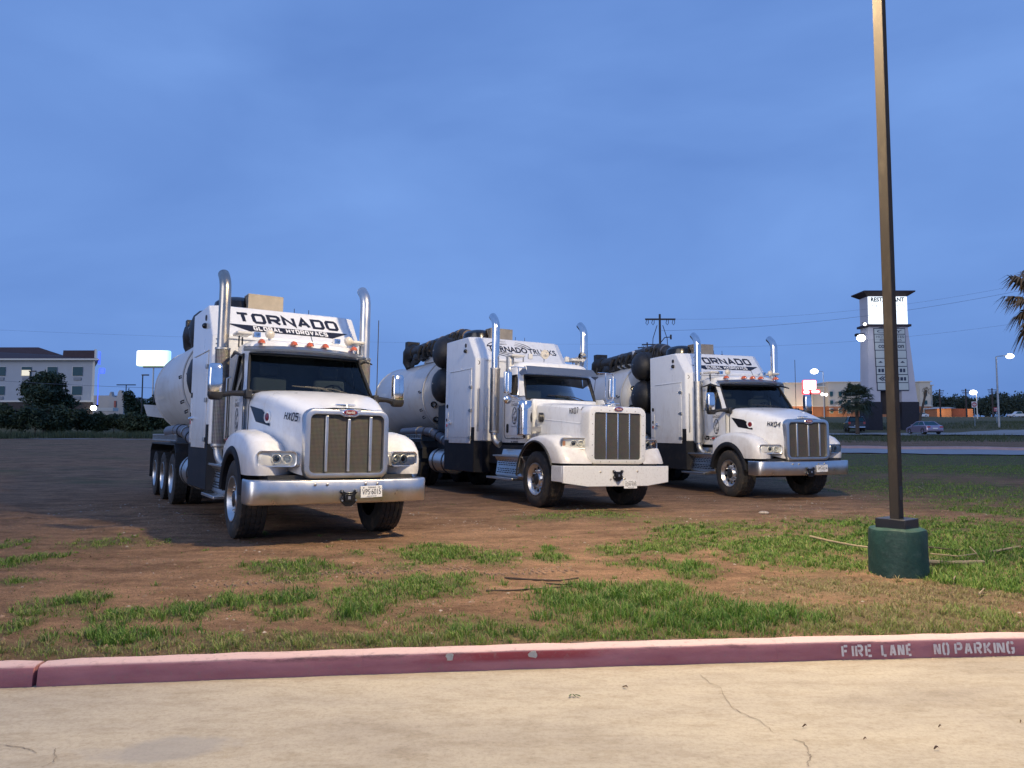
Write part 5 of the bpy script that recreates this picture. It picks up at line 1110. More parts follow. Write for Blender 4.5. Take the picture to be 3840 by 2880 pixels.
MB().box(-.051,.051,-.051,.051,.58,top).xf(rot).build('pole', M_pole, lp, bevel=.008)
MB().box(-.06,.06,-.06,.06,top,top+.02).xf(rot).build('pole_cap', M_pole, lp)
M_lampglow = emit('lamp_glow', (1.0,.86,.62), 60)
for hx_, hy_, on in ((-.78,-.5,True),):
    d = Vector((hx_, hy_, 0)).normalized(); ang = math.atan2(d.y, d.x); M4 = Matrix.Rotation(ang, 4, 'Z')
    MB().box(.04,.95,-.03,.03,top-.10,top-.04).xf(M4).build('arm', M_pole, lp)
    hd = MB().loft([[(x, y, z) for x, y in ((.93,-w_),(1.5,-w_),(1.5,w_),(.93,w_))] for z, w_ in ((top-.13,.19),(top-.02,.19),(top+.02,.15))]).xf(M4).build('lamp_head', M_pole, lp, bevel=.01)
    MB().box(1.0,1.44,-.15,.15,top-.150,top-.132).xf(M4).build('lamp_lens', M_lampglow, hd)
    li = bpy.data.lights.new('lamp_light', 'POINT'); li.energy = 5600; li.color = (1.0,.80,.51); li.shadow_soft_size = .28
    lo = bpy.data.objects.new('lamp_light', li); COL.objects.link(lo); q = M4 @ Vector((1.22,0,top-.30)); lo.location = (LX+q.x, LY+q.y, zb+q.z)

# ================================================================ far side: roads, signs, buildings, trees
M_asph = mat('pale_road_concrete', (.33,.33,.34), .85, var=.15, vscale=1.5, dirt=(.2,.17,.14), dirt_amt=.4, dscale=3)
M_asph2 = mat('worn_road', (.30,.29,.28), .85, var=.2, vscale=.4, dirt=(.16,.14,.12), dirt_amt=.5, dscale=.7)
M_kerb2 = mat('far_kerb_paint', (.40,.28,.28), .8, var=.15, vscale=2, dirt=(.5,.42,.4), dirt_amt=.5, dscale=4)
def road_strip(name, near, far, n, m, lift=.03):
    """strip between two ground polylines (world x,y), laid just over the terrain"""
    def res(pl):
        t = frange(0, len(pl)-1, n); o = []
        for k in t:
            i = min(int(k), len(pl)-2); f = k-i; o.append((pl[i][0]+(pl[i+1][0]-pl[i][0])*f, pl[i][1]+(pl[i+1][1]-pl[i][1])*f))
        return o
    a, b = res(near), res(far); rings = []
    for f in frange(0, 1, 7): rings.append([(p[0]+(q[0]-p[0])*f, p[1]+(q[1]-p[1])*f, float(zg(p[0]+(q[0]-p[0])*f, p[1]+(q[1]-p[1])*f))+lift) for p, q in zip(a, b)])
    return MB().loft(rings, False, False).build(name, m, smooth=60, fix=False), a, b
nA = [(9,46),(18.5,40.8),(26,38.4),(40,36.5),(90,32)]; fA = [(10,53),(20.5,47.0),(29,43.8),(44,41.2),(94,36)]
rd, a_, b_ = road_strip('road', nA, fA, 60, M_asph, .05); tag(rd, kind='structure')
rings = [[(x+.0, y+d, float(zg(x, y))+z) for d, z in ((-.02,.03),(.0,.20),(.18,.22),(.5,.2),(.55,.0))] for x, y in b_]
tag(MB().loft(rings, False, False).build('far_kerb', M_kerb2, smooth=30), 'faded pink kerb along the far edge of the side road', kind='structure')
nB = [(-10,88),(20,83),(36,81),(44,80.5),(52,79),(60,76),(75,80),(130,70)]; fB = [(-10,94),(20,89),(40,87),(52,88),(62,93),(72,97),(88,101),(150,95)]
rb_, _, _ = road_strip('frontage_road', nB, fB, 80, M_asph2, .12); tag(rb_, kind='structure')
nC = [(-45,66.5),(-30,66),(-17,65)]; fC = [(-45,67),(-30,66.5),(-17,65.5)]
tag(road_strip('path', nC, fC, 20, M_asph, .06)[0], kind='structure')

M_leaf = mat('dark_leaves', (.030,.052,.022), .7, var=.5, vscale=.8); M_leaf2 = mat('olive_leaves', (.045,.065,.026), .7, var=.5, vscale=.9); M_bark = mat('bark', (.07,.055,.042), .9, var=.3, bump=.5)
M_weed = mat('weedy_grass', (.055,.075,.032), .8, var=.4, vscale=1.2); M_wood = mat('far_wood_leaves', (.028,.045,.030), .8, var=.4, vscale=.2)
def leaves(name, blobs, n, size, m, parent=None):
    """leaf-sized faces spread through uneven clumps"""
    w_ = np.array([b[3]*b[4]*b[5] for b in blobs])**.7; w_ /= w_.sum(); idx = rng.choice(len(blobs), n, p=w_); B = np.array(blobs)[idx]
    d = rng.normal(size=(n, 3)); d /= np.linalg.norm(d, axis=1)[:,None]; r = rng.random(n)**.42
    lump = 1+.28*np.sin(d[:,0]*5+idx)*np.cos(d[:,2]*6+idx*2)
    c = B[:,:3]+d*B[:,3:6]*(r*lump)[:,None]
    u = rng.normal(size=(n, 3)); u /= np.linalg.norm(u, axis=1)[:,None]; v = np.cross(u, rng.normal(size=(n, 3))); v /= np.linalg.norm(v, axis=1)[:,None]
    s = size*(.5+rng.random(n))[:,None]; co = np.stack([c-u*s, c-v*s*.45, c+u*s, c+v*s*.45], 1).reshape(-1, 3)
    return raw_mesh(name, co, np.arange(4*n).reshape(n, 4), m, parent)
def raw_mesh(name, co, q, m, parent=None, attrs=None):
    me = bpy.data.meshes.new(name); k = q.shape[1]; me.vertices.add(len(co)); me.vertices.foreach_set('co', np.ascontiguousarray(co, np.float32).ravel())
    me.loops.add(q.size); me.loops.foreach_set('vertex_index', q.ravel().astype(np.int32)); me.polygons.add(len(q)); me.polygons.foreach_set('loop_start', np.arange(0, q.size, k, dtype=np.int32)); me.update(calc_edges=True)
    for nm, arr in (attrs or {}).items():
        at = me.attributes.new(nm, 'FLOAT', 'POINT'); at.data.foreach_set('value', np.asarray(arr, np.float32))
    me.materials.append(m); o = bpy.data.objects.new(name, me); COL.objects.link(o)
    if parent: o.parent = parent
    return o
def blobs_in(c, r, n, k=.45):
    o = []
    for i in range(n):
        d = Vector((random.gauss(0,1), random.gauss(0,1), random.gauss(0,1))).normalized()*random.uniform(.3,.8); q = random.uniform(.7,1.3)*k
        o.append((c[0]+d.x*r[0], c[1]+d.y*r[1], c[2]+d.z*r[2], r[0]*q, r[1]*q, r[2]*q))
    return o
def ztop(py, Y): return P(1920, py, Y).z
def xat(px, Y): return P(px, 1627, Y).x
def tree(name, px, Y, pyt, pyb, halfw, label, m, n=5200, size=.17, group=None, trunk=.2, cat='tree'):
    x = xat(px, Y); z0 = float(zg(x, Y)); zt = ztop(pyt, Y); zl = max(ztop(pyb, Y), z0+.1); hw = halfw*Y/FP
    t = thing(name, label, cat, (x, Y, z0), 0, group)
    c = (0, 0, (zt+zl)/2-z0); rr = (hw, hw*.8, (zt-zl)/2)
    tb = MB().tube([(0,0,-.2),(.05,0,c[2]*.5),(0,.1,c[2]*1.1)], [trunk,trunk*.8,trunk*.35], 8)
    for k in range(6):
        a = 2*math.pi*k/6+.4; tb.tube([(0,0,c[2]*.55),(hw*.35*math.cos(a),hw*.3*math.sin(a),c[2]*.95),(hw*.65*math.cos(a),hw*.5*math.sin(a),c[2]*(1.1+.15*(k % 3)))], [trunk*.5,trunk*.3,trunk*.12], 6)
    tb.build('trunk', M_bark, t); leaves('crown', blobs_in(c, rr, 15, .42), n, size, m, t); return t
# ---- left side: hotel, sign, restaurant wing, lamp poles, shrubs
M_wall = mat('white_stucco', (.37,.40,.44), .85, var=.08, vscale=.5, bump=.1); M_roof = mat('dark_shingle_roof', (.065,.042,.048), .9, var=.2, vscale=2); M_brick = mat('brown_brick', (.055,.045,.045), .9, var=.2, vscale=3)
M_trim = mat('white_trim', (.62,.60,.55), .7); M_win = mat('tinted_window', (.028,.085,.11), .5, spec=.15); M_ac = mat('vent_grey', (.17,.2,.24), .6)
Yh = 103.; X = lambda px, Y=Yh: xat(px, Y); Zp = lambda py, Y=Yh: ztop(py, Y)
ho = thing('hotel', 'white three storey hotel with dark hipped roof at the left edge behind the hedge', 'building', (X(160), Yh, 3.0))
SHEAR = {}
def part(name, m, x0, x1, y0, y1, z0, z1, root, bevel=0):
    l = root.location; mb = MB().box(x0-l[0], x1-l[0], y0-l[1], y1-l[1], z0-l[2], z1-l[2]); k = SHEAR.get(root.name, 0)
    mb.v = [(x+k*y, y, z) for x, y, z in mb.v]
    return mb.build(name, m, root, bevel=bevel, smooth=0)
SHEAR[ho.name] = -.62
zE, z2 = Zp(1352), Zp(1505); xR = X(345); xL = X(-420)
part('upper_wall', M_wall, xL, xR, Yh, Yh+16, z2, zE, ho); part('brick_base', M_brick, xL, xR-.02, Yh+.05, Yh+16, 2.2, z2, ho); part('band', M_trim, xL, xR+.05, Yh-.08, Yh, z2-.1, z2+.12, ho)
part('eave', M_trim, xL, xR+.6, Yh-.7, Yh+16.6, zE, zE+.22, ho); part('corner_board', M_trim, xR-.28, xR+.06, Yh-.06, Yh+.3, z2+.13, zE-.01, ho)
zr1, zr2 = Zp(1288), Zp(1313); l = ho.location
ridge = [(xL, zE+.22), (xR+.6, zE+.22), (X(205)+.0, zr2), (X(120), zr1), (xL, zr1)]
rf = MB(); y0, y1, ym = Yh-.7, Yh+16.6, Yh+8
rf.add([(x-l[0]-.62*(y-l[1]), y-l[1], z-l[2]) for x, y, z in ((xL,y0,zE+.22),(xR+.6,y0,zE+.22),(xR-4,ym,zr2),(X(215),ym-1,zr2+.05),(X(125),ym,zr1+.4),(xL,ym,zr1+.4),(xL,y1,zE+.22),(xR+.6,y1,zE+.22))], [(0,1,2,3,4,5),(7,6,5,4,3,2),(1,7,2),(0,5,6)]); rf.build('roof', M_roof, ho, smooth=0)
gb = part('gable_parapet', M_roof, X(225), xR-.05, Yh+.6, Yh+6, zE+.3, Zp(1312), ho); part('parapet_end', M_trim, xR-.05, xR+.25, Yh+.5, Yh+6, zE+.3, Zp(1308), ho)
for k, px in enumerate((-150, -46, -10, 88, 185, 281)):
    if k == 1: continue
    for fl, (pt, pb) in enumerate(((1376, 1409), (1448, 1481))):
        wn = part('window', M_win, X(px-18), X(px+18), Yh-.12, Yh-.04, Zp(pb), Zp(pt), ho); part('window_frame', M_trim, X(px-20), X(px+20), Yh-.02, Yh+.02, Zp(pb+1.5), Zp(pt-1.5), ho)
        part('air_unit', M_ac, X(px-14), X(px+14), Yh-.12, Yh, Zp(pb+17), Zp(pb+6), ho)
M_litwin = emit('lit_room', (.95,.85,.6), .55)
part('lit_blind', M_litwin, X(71), X(104), Yh-.16, Yh-.13, Zp(1409), Zp(1388), ho)
M_blue = emit('blue_neon', (.06,.12,1.0), 1.6)
sg = thing('hotel_corner_sign', 'small glowing blue sign on the corner of the left hotel', 'sign', (xR+.4, Yh+.6, Zp(1360)))
MB().box(-.25,.05,-.1,.1,-.2,1.6).build('upper_letter', M_blue, sg, bevel=.05); MB().box(-.1,.75,-.1,.1,-1.5,-.7).build('lower_letter', M_blue, sg, bevel=.2)
MB().box(-.2,-.12,.0,.08,-6,-1.5).build('strip', M_blue, sg)
def globe(name, px, py, Y, r, col, s, label, group=None, foot=None):
    """wall pack / lamp: a lit lens in a housing"""
    p = P(px, py, Y); t = thing(name, label, 'lamp', p, 0, group)
    MB().ell((0,-.1,0), (r,r,r*.9), 14, 8).build('lens', emit('glow_%s' % name, col, s), t); MB().box(-r*1.1,r*1.1,-.05,r*1.2,r*.5,r*1.25).build('housing', M_char, t, bevel=r*.2); return t
globe('wall_lamp', 352, 1530, Yh-.4, .38, (1,.93,.78), 14, 'bright wall lamp on the ground floor corner of the left hotel')
# restaurant wing with curved parapet
Yr = 150.; mr_ = thing('mission_restaurant', 'pale mission style restaurant with curved parapets right of the left hotel', 'building', (xat(430,Yr), Yr, 3.5)); M_tan = mat('tan_stucco', (.46,.43,.40), .85, var=.08, vscale=.4)
l = mr_.location; Xr = lambda px: xat(px, Yr); Zr_ = lambda py: ztop(py, Yr)
part('wall', M_tan, Xr(340), Xr(425), Yr, Yr+14, 3., Zr_(1483), mr_)
ps = [(Xr(414),3.),(Xr(470),3.),(Xr(470),Zr_(1492)),(Xr(466),Zr_(1472)),(Xr(461),Zr_(1465)),(Xr(455),Zr_(1464)),(Xr(449),Zr_(1472)),(Xr(446),Zr_(1487)),(Xr(440),Zr_(1492)),(Xr(427),Zr_(1487)),(Xr(423),Zr_(1470)),(Xr(419),Zr_(1473)),(Xr(416),Zr_(1483))]
MB().prism([(x-l[0], z-l[2]) for x, z in ps], 'y', -1.2, -.2).build('curved_parapet', M_tan, mr_, smooth=0); part('roof_bit', M_roof, Xr(425), Xr(448), Yr+.3, Yr+8, Zr_(1500), Zr_(1487), mr_)
part('low_canopy', M_trim, Xr(345), Xr(500), Yr-8, Yr-6, Zr_(1546), Zr_(1534), mr_); part('red_door', mat('red_sign', (.3,.06,.05), .5), Xr(437), Xr(444), Yr-1.4, Yr-1.21, Zr_(1528), Zr_(1504), mr_)
# lit plastic sign on a pole
def sign_mat():
    m, t, b = nodes_of('lit_sign_face'); N = t.nodes.new; K = t.links.new; co = N('ShaderNodeTexCoord'); sp = N('ShaderNodeSeparateXYZ'); K(co.outputs['Object'], sp.inputs[0])
    r1 = N('ShaderNodeMapRange'); r1.inputs['From Min'].default_value = 1.1; r1.inputs['From Max'].default_value = 2.2; K(sp.outputs['X'], r1.inputs['Value'])
    r2 = N('ShaderNodeMapRange'); r2.inputs['From Min'].default_value = -.7; r2.inputs['From Max'].default_value = -1.05; K(sp.outputs['Z'], r2.inputs['Value'])
    x = N('ShaderNodeMix'); x.data_type = 'RGBA'; x.inputs['A'].default_value = (1,1,1,1); x.inputs['B'].default_value = (.75,1,.55,1); K(r2.outputs[0], x.inputs['Factor'])
    y = N('ShaderNodeMix'); y.data_type = 'RGBA'; y.inputs['B'].default_value = (.35,.7,1,1); K(x.outputs['Result'], y.inputs['A']); K(r1.outputs[0], y.inputs['Factor'])
    K(y.outputs['Result'], b.inputs['Emission Color']); b.inputs['Emission Strength'].default_value = 1.6; b.inputs['Base Color'].default_value = (.3,.3,.3,1); return m
Ys = 100.; c = P(577, 1344, Ys); sg = thing('pole_sign', 'large blank glowing rectangular pole sign left of the nearest truck', 'sign', (c.x, Ys, float(zg(c.x, Ys)))); dz = c.z-float(zg(c.x, Ys))
f_ = MB().loft([[(y, yy, z) for y, z in rrect(2.2, -1.05, 1.05, .2)] for yy in (-.3, .3)]).build('sign_face', sign_mat(), sg, smooth=30); f_.location = (0,0,dz)
MB().box(-1.35,1.35,-.2,.2,-1.3,-1.06).build('sign_tray', M_ac, sg).location = (0,0,dz); MB().cyl((0,0,-.5),(0,0,dz-1.25),.12,.09,12).build('pole', M_trim, sg)
def light_pole(name, px, pyt, Y, label, kind, group='unlit lamp poles beyond the hedge'):
    x = xat(px, Y); z0 = float(zg(x, Y)); t = thing(name, label, 'lamp post', (x, Y, z0), 0, group); h = ztop(pyt, Y)-z0
    MB().cyl((0,0,-.3),(0,0,h),.10,.07,10).build('pole', M_blackp, t)
    if kind == 'T':
        MB().box(-1.5,1.5,-.15,.15,h-.08,h+.06).build('twin_head', M_blackp, t, bevel=.03)
    else: MB().box(-.1,.75,-.15,.15,h-.05,h+.1).build('lamp_head', M_blackp, t, bevel=.03)
light_pole('lamp_pole', 467, 1443, 118, 'dark unlit pole with a wide twin lamp head beyond the hedge', 'T'); light_pole('lamp_pole', 528, 1407, 92, 'dark unlit pole with one small lamp head, just left of the nearest truck', 'L'); light_pole('lamp_pole', 103, 1393, 95, 'dark unlit pole standing in front of the left hotel, half behind a tree', 'L')
tree('round_tree', 165, 88, 1384, 1570, 118, 'dark bushy tree in front of the left hotel', M_leaf, 9000, .2)
tree('round_tree', 492, 96, 1462, 1600, 52, 'dark round tree between the two unlit lamp poles', M_leaf, 4000, .2); tree('round_tree', 590, 98, 1470, 1600, 60, 'dark tree partly hidden by the nearest truck tank', M_leaf, 4000, .2)
SHL = ['shrub cut off by the left edge of the photo, below the hotel','tall shrub below the lit hotel window at the left edge','shrub right under the dark bushy tree, left half','shrub right under the dark bushy tree, right half','shrub below the last hotel window column','shrub below the hotel corner wall lamp','low shrub in front of the pale restaurant wall','shrub in front of the twin head lamp pole','shrub at the foot of the single head lamp pole','shrub behind the rear deflector of the nearest truck','hedge shrub mostly hidden behind the nearest truck tank']
shr = [(-60,84,1495,80,0),(40,82,1508,75,1),(130,80,1515,80,0),(215,81,1520,75,1),(290,83,1535,70,0),(360,84,1548,60,1),(425,85,1552,60,0),(495,84,1545,65,1),(565,84,1540,60,0),(640,85,1535,60,1),(720,86,1540,70,0)]
for k, (px, Y, pt, hw, mm) in enumerate(shr):
    tree('shrub', px, Y, pt, 1632, hw, SHL[k], (M_leaf, M_leaf2)[mm], 3000, .17, 'shrubs of the hedge on the left', .06, 'shrub')
def weeds(name, pts, n, h, m, w_=.03):
    """tall grass: narrow upright blades; pts = boxes (x0,x1,y0,y1)"""
    A = np.array([(b[1]-b[0])*(b[3]-b[2]) for b in pts]); idx = rng.choice(len(pts), n, p=A/A.sum()); B = np.array(pts)[idx]; x = B[:,0]+(B[:,1]-B[:,0])*rng.random(n); y = B[:,2]+(B[:,3]-B[:,2])*rng.random(n)
    kk = bump2(x, y, .5, 3)+rng.random(n)*.7 > .05; x, y = x[kk], y[kk]; n = len(x); z = zg(x, y)-.02; hh = h*(.4+rng.random(n)); a = rng.random(n)*6.28; lx, ly = rng.normal(size=n)*.25*hh, rng.normal(size=n)*.25*hh
    co = np.stack([np.stack([x-w_*np.cos(a), y-w_*np.sin(a), z], -1), np.stack([x+w_*np.cos(a), y+w_*np.sin(a), z], -1), np.stack([x+lx, y+ly, z+hh], -1)], 1).reshape(-1, 3)
    o = raw_mesh(name, co, np.arange(3*n).reshape(n, 3), m); return tag(o, kind='stuff')
tag(weeds('tall_weeds', [(-62,-18,70,80),(-30,-10,66,78)], 26000, .55, M_weed), 'rough weeds along the foot of the hedge on the left', 'weeds')
tag(weeds('verge_grass', [(22,52,60,79),(52,75,62,74),(36,75,96,112),(75,120,104,125),(20,50,95,110)], 30000, .32, M_weed), 'rough verge grass between the roads on the right', 'grass')

# ---- right side: pylon sign
Yp = 95.; Xp = lambda px: xat(px, Yp); Zq = lambda py: ztop(py, Yp)
M_pyl = mat('pylon_stucco', (.50,.49,.54), .85, var=.08, vscale=.6); M_dkb = mat('dark_pylon_base', (.022,.022,.032), .8, var=.3); M_cap = mat('dark_cap', (.035,.02,.025), .7); M_pframe = mat('pylon_frame', (.03,.04,.075), .6); M_panel = mat('pylon_panel', (.50,.54,.52), .5, var=.06, vscale=1)
py = thing('pylon_sign', 'tall white pylon sign with a lit restaurant panel behind the lamp post', 'sign', (Xp(3335), Yp, float(zg(Xp(3335), Yp)))); l = py.location
def L3(x, y, z): return (x-l[0], y-l[1], z-l[2])
def zz_(q): return Zq(950+q/2.0738)
def xx_(q): return Xp(3000+q/2.0738)
xl_t, xr_t, xl_b, xr_b = xx_(558), xx_(868), xx_(540), xx_(925); zt_, zm_, zb_ = zz_(330), zz_(575), zz_(1155); D_ = 2.2
hdm = MB().box(*[0]*6) if False else MB()
hdm.add([L3(x, y, z) for x, y, z in ((xl_t,Yp,zm_),(xr_t,Yp,zm_),(xr_t,Yp+D_,zm_),(xl_t,Yp+D_,zm_),(xl_t,Yp,zt_),(xr_t,Yp,zt_),(xr_t,Yp+D_,zt_),(xl_t,Yp+D_,zt_))], [(0,3,2,1),(4,5,6,7),(0,1,5,4),(1,2,6,5),(2,3,7,6),(3,0,4,7)]); hdm.build('head', M_pyl, py, smooth=0)
cp = MB(); c0, c1 = zz_(335), zz_(297)
cp.loft([[L3(x, y, z) for x, y in ((xl_t-e,Yp-e),(xr_t+e,Yp-e),(xr_t+e,Yp+D_+e),(xl_t-e,Yp+D_+e))] for z, e in ((c0,.05),(c1-.15,.75),(c1,.75))]).build('cornice', M_cap, py, smooth=0)
MB().loft([[L3(x, y, z) for x, y in ((xl_t-e,Yp-e),(xr_t+e,Yp-e),(xr_t+e,Yp+D_+e),(xl_t-e,Yp+D_+e))] for z, e in ((zz_(570),.32),(zz_(553),.32))]).build('belt', M_cap, py, smooth=0)
xo0, xo1 = xx_(636), xx_(803)
for a0, a1, b0, b1 in ((xl_t, xx_(640), xl_b, xo0), (xx_(800), xr_t, xo1, xr_b)):
    MB().loft([[L3(x, y, z) for x, y in ((p0,Yp),(p1,Yp),(p1,Yp+D_),(p0,Yp+D_))] for z, p0, p1 in ((zb_,b0,b1),(zm_,a0,a1))]).build('leg', M_pyl, py, smooth=0)
    MB().loft([[L3(x, y, z) for x, y in ((b0-.12,Yp-.12),(b1+.12,Yp-.12),(b1+.12,Yp+D_+.12),(b0-.12,Yp+D_+.12))] for z in (1.5, zb_)]).build('plinth', M_dkb, py, smooth=0)
MB().add([L3(x, y, z) for x, y, z in ((xo0-.05,Yp+1.0,zz_(1250)),(xo1+.05,Yp+1.0,zz_(1250)),(xo1+.05,Yp+1.0,zz_(1060)),(xo0-.05,Yp+1.0,zz_(1060)))], [(0,1,2,3)]).build('backboard', mat('brown_board', (.05,.038,.035), .8), py, smooth=0)
M_lit = emit('lit_panel', (.93,1.0,1.0), 1.15); M_lit2 = emit('lit_panel_hot', (1,1,1), 2.2)
fb = MB().box(*[v for v in (xl_t+.05-l[0], xr_t-.05-l[0], -.12, -.01, zz_(552)-l[2], zz_(338)-l[2])]).build('restaurant_panel', M_lit, py, smooth=0)
wT = xr_t-xl_t
text(fb, 'lettering', 'RESTAURANT', L3(xl_t+.35, Yp-.12, zz_(378)), (1,0,0), (0,0,1), wT-.75, zz_(343)-zz_(378), M_ink, bold=.04, d0=.04)
for a0, a1 in ((.5,1.1),(wT-1.35,wT-.45)): MB().tube([L3(xl_t+a0, Yp-.15, zz_(408)), L3(xl_t+a0+.2, Yp-.15, zz_(402)), L3(xl_t+a1, Yp-.15, zz_(404)), L3(xl_t+a1, Yp-.15, zz_(420))], .035, 5).build('script_mark', M_pframe, fb)
rows = [585, 630, 692, 754, 817, 880, 943, 1006, 1065]
for k in range(8):
    zt0, zb0 = zz_(rows[k]), zz_(rows[k+1]); f0 = (rows[k]-585)/480; x0_, x1_ = xx_(601+14*f0), xx_(838+18*f0)
    MB().box(x0_-.07-l[0], x1_+.07-l[0], -.10, .02, zb0-.06-l[2], zt0+.06-l[2] if k == 0 else zt0-.061-l[2]).build('panel_frame', M_pframe, py, smooth=0)
    pn = MB().box(x0_-l[0], x1_-l[0], -.13, -.101, zb0+.05-l[2], zt0-.05-l[2]).build('tenant_panel', M_panel, py, smooth=0); W_ = x1_-x0_; Hh = zt0-zb0; U, V = (1,0,0), (0,0,1)
    def tx(s, a, b, w_, h_, m=M_pframe, bold=0): text(pn, 'lettering', s, L3(x0_+a*W_, Yp-.13, zb0+b*Hh), U, V, w_*W_, h_*Hh, m, bold=bold, d0=.02)
    if k == 0: tx('CITY', .08, .25, .84, .5)
    if k == 1: tx('HOTEL SUITES', .04, .52, .92, .32); tx('830', .16, .12, .2, .28); tx('25', .76, .12, .12, .28)
    if k == 2: tx('con', .1, .25, .3, .42, bold=.02); tx('on', .74, .25, .2, .42, bold=.02)
    if k == 4:
        for a in (.06, .78): MB().add([L3(x0_+(a+u)*W_, Yp-.15, zb0+v*Hh) for u, v in ((0,.45),(.16,.45),(.13,.52),(.09,.66),(.07,.66),(.03,.52))], [tuple(range(6))]).build('emblem', M_pframe, pn, smooth=0)
        dashes(pn, 'small_print', L3(x0_+.28*W_, Yp-.13, zb0+.68*Hh), Vector(U), Vector(V), [(.44*W_,.16*Hh),(.44*W_,.16*Hh)], M_pframe)
    if k == 5: dashes(pn, 'bold_letters', L3(x0_+.05*W_, Yp-.13, zb0+.28*Hh), Vector(U), Vector(V), [(.9*W_,.46*Hh)], M_pframe)
    if k == 6:
        for a in (.04, .13): MB().add([L3(x0_+(a+u)*W_, Yp-.15, zb0+v*Hh) for u, v in ((0,.5),(.13,.8),(.17,.8),(.07,.5),(.17,.2),(.13,.2))], [tuple(range(6))]).build('chevron', M_pframe, pn, smooth=0)
        dashes(pn, 'bold_letters', L3(x0_+.34*W_, Yp-.13, zb0+.25*Hh), Vector(U), Vector(V), [(.6*W_,.46*Hh)], M_pframe)
globe('flood_lamp', 3228, 1268, Yp-1.5, .5, (1,.97,.88), 14, 'glaring white flood lamp at the left shoulder of the pylon sign')
MB().tube([(0,.1,0),(.9,1.0,-.1)], .05, 6).build('bracket', M_char, bpy.data.objects['flood_lamp'])
globe('small_lamp', 3242, 1216, Yp-.6, .2, (1,.97,.9), 6, 'small white lamp on the belt of the pylon sign')
# ---- street lamps
def street_lamp(px, pyt, pyb, Y, arm, label, r=.3, s=11, col=(1,.9,.72)):
    x = xat(px, Y); z0 = float(zg(x, Y)) if pyb is None else min(float(zg(x, Y)), ztop(pyb, Y)); t = thing('street_lamp', label, 'street lamp', (x, Y, z0), 0, 'lit street lamps on the right'); h = ztop(pyt, Y)-z0; a = arm*Y/FP
    MB().cyl((0,0,-.2),(0,0,h-.05),.16,.09,10).build('pole', M_alu_d if Y < 150 else M_trim, t); MB().tube([(0,0,h-.12),(a*.1,0,h),(a*.5,0,h+.06),(a*.85,0,h+.1)], .06, 6).build('arm', M_alu_d, t)
    hd = MB().box(a*.8-.1,a*1.0+.25,-.16,.16,h+.08,h+.24).build('lamp_head', M_alu_d, t, bevel=.05); MB().ell((a,0,h+.02), (r*1.1,r,r*.75), 14, 8).build('lens', emit('street_glow', (1,.92,.76), 9), hd)
street_lamp(3748, 1336, 1582, 100, 52, 'tall lit street lamp with a long arm beside the road at far right', .45); street_lamp(3668, 1472, None, 190, -12, 'lit street lamp between the no entry sign and the brick sheds', .8); street_lamp(3093, 1393, None, 240, -33, 'lit street lamp rising above the red and white signs', 1.1)
# ---- right hotel
Yt = 300.; Xt = lambda px: xat(px, Yt); Zt = lambda py_: ztop(py_, Yt); M_cream = mat('cream_stucco', (.50,.49,.44), .85, var=.05, vscale=.1); M_obr = mat('orange_brick', (.36,.16,.085), .85, var=.15, vscale=.6)
ht = thing('hotel', 'cream three storey hotel with orange brick ground floor behind the pylon sign', 'building', (Xt(3300), Yt, 8.))
def hb(px0, px1, pt, dy, lab=''):
    part('brick_base', M_obr, Xt(px0), Xt(px1), Yt+dy, Yt+dy+15, 7., Zt(1524), ht); part('upper_wall', M_cream, Xt(px0)+.02, Xt(px1)-.02, Yt+dy+.02, Yt+dy+15, Zt(1524), Zt(pt), ht); part('cornice', M_trim, Xt(px0)-.5, Xt(px1)+.5, Yt+dy-.5, Yt+dy+15.5, Zt(pt), Zt(pt-3), ht)
    part('string_course', M_trim, Xt(px0)-.02, Xt(px1)+.02, Yt+dy-.2, Yt+dy+.018, Zt(1525), Zt(1522), ht)
hb(2930, 3035, 1440, -4); hb(3035, 3098, 1452, 0); hb(3098, 3250, 1436, -3); hb(3250, 3440, 1440, 0); hb(3440, 3480, 1434, -3); hb(3478, 3502, 1446, 0)
for px, dy in ((3108,-3.05),(3141,-3.05),(3172,-3.05),(3458,-3.05),(3488,-.05)):
    for pt, pb in ((1470,1486),(1503,1516),(1533,1548)):
        part('window', M_win, Xt(px-5.5), Xt(px+5.5), Yt+dy-.5, Yt+dy-.3, Zt(pb), Zt(pt), ht); part('air_unit', M_ac, Xt(px-4.5), Xt(px+4.5), Yt+dy-.15, Yt+dy-.03, Zt(pb+4), Zt(pb+1), ht)
        if pt == 1533: part('window_frame', M_trim, Xt(px-7.5), Xt(px+7.5), Yt+dy-.06, Yt+dy-.02, Zt(pb+2), Zt(pt-2), ht)
part('canopy', mat('canopy_brown', (.08,.03,.025), .7), Xt(3087), Xt(3128), Yt-9, Yt-4, Zt(1542), Zt(1539), ht)
for q, (px, py_, e, c_) in enumerate(((3062,1540,5200,(1,.72,.36)),(3000,1540,2200,(1,.72,.4)),(3030,1478,900,(1,.25,.2)),(3160,1545,2400,(1,.75,.42)),(2960,1475,1500,(1,.85,.6)))):
    li = bpy.data.lights.new('wall_wash', 'POINT'); li.energy = e*.34; li.color = c_; li.shadow_soft_size = .5; lo = bpy.data.objects.new('wall_wash', li); COL.objects.link(lo); p = P(px, py_, Yt-9); lo.location = p
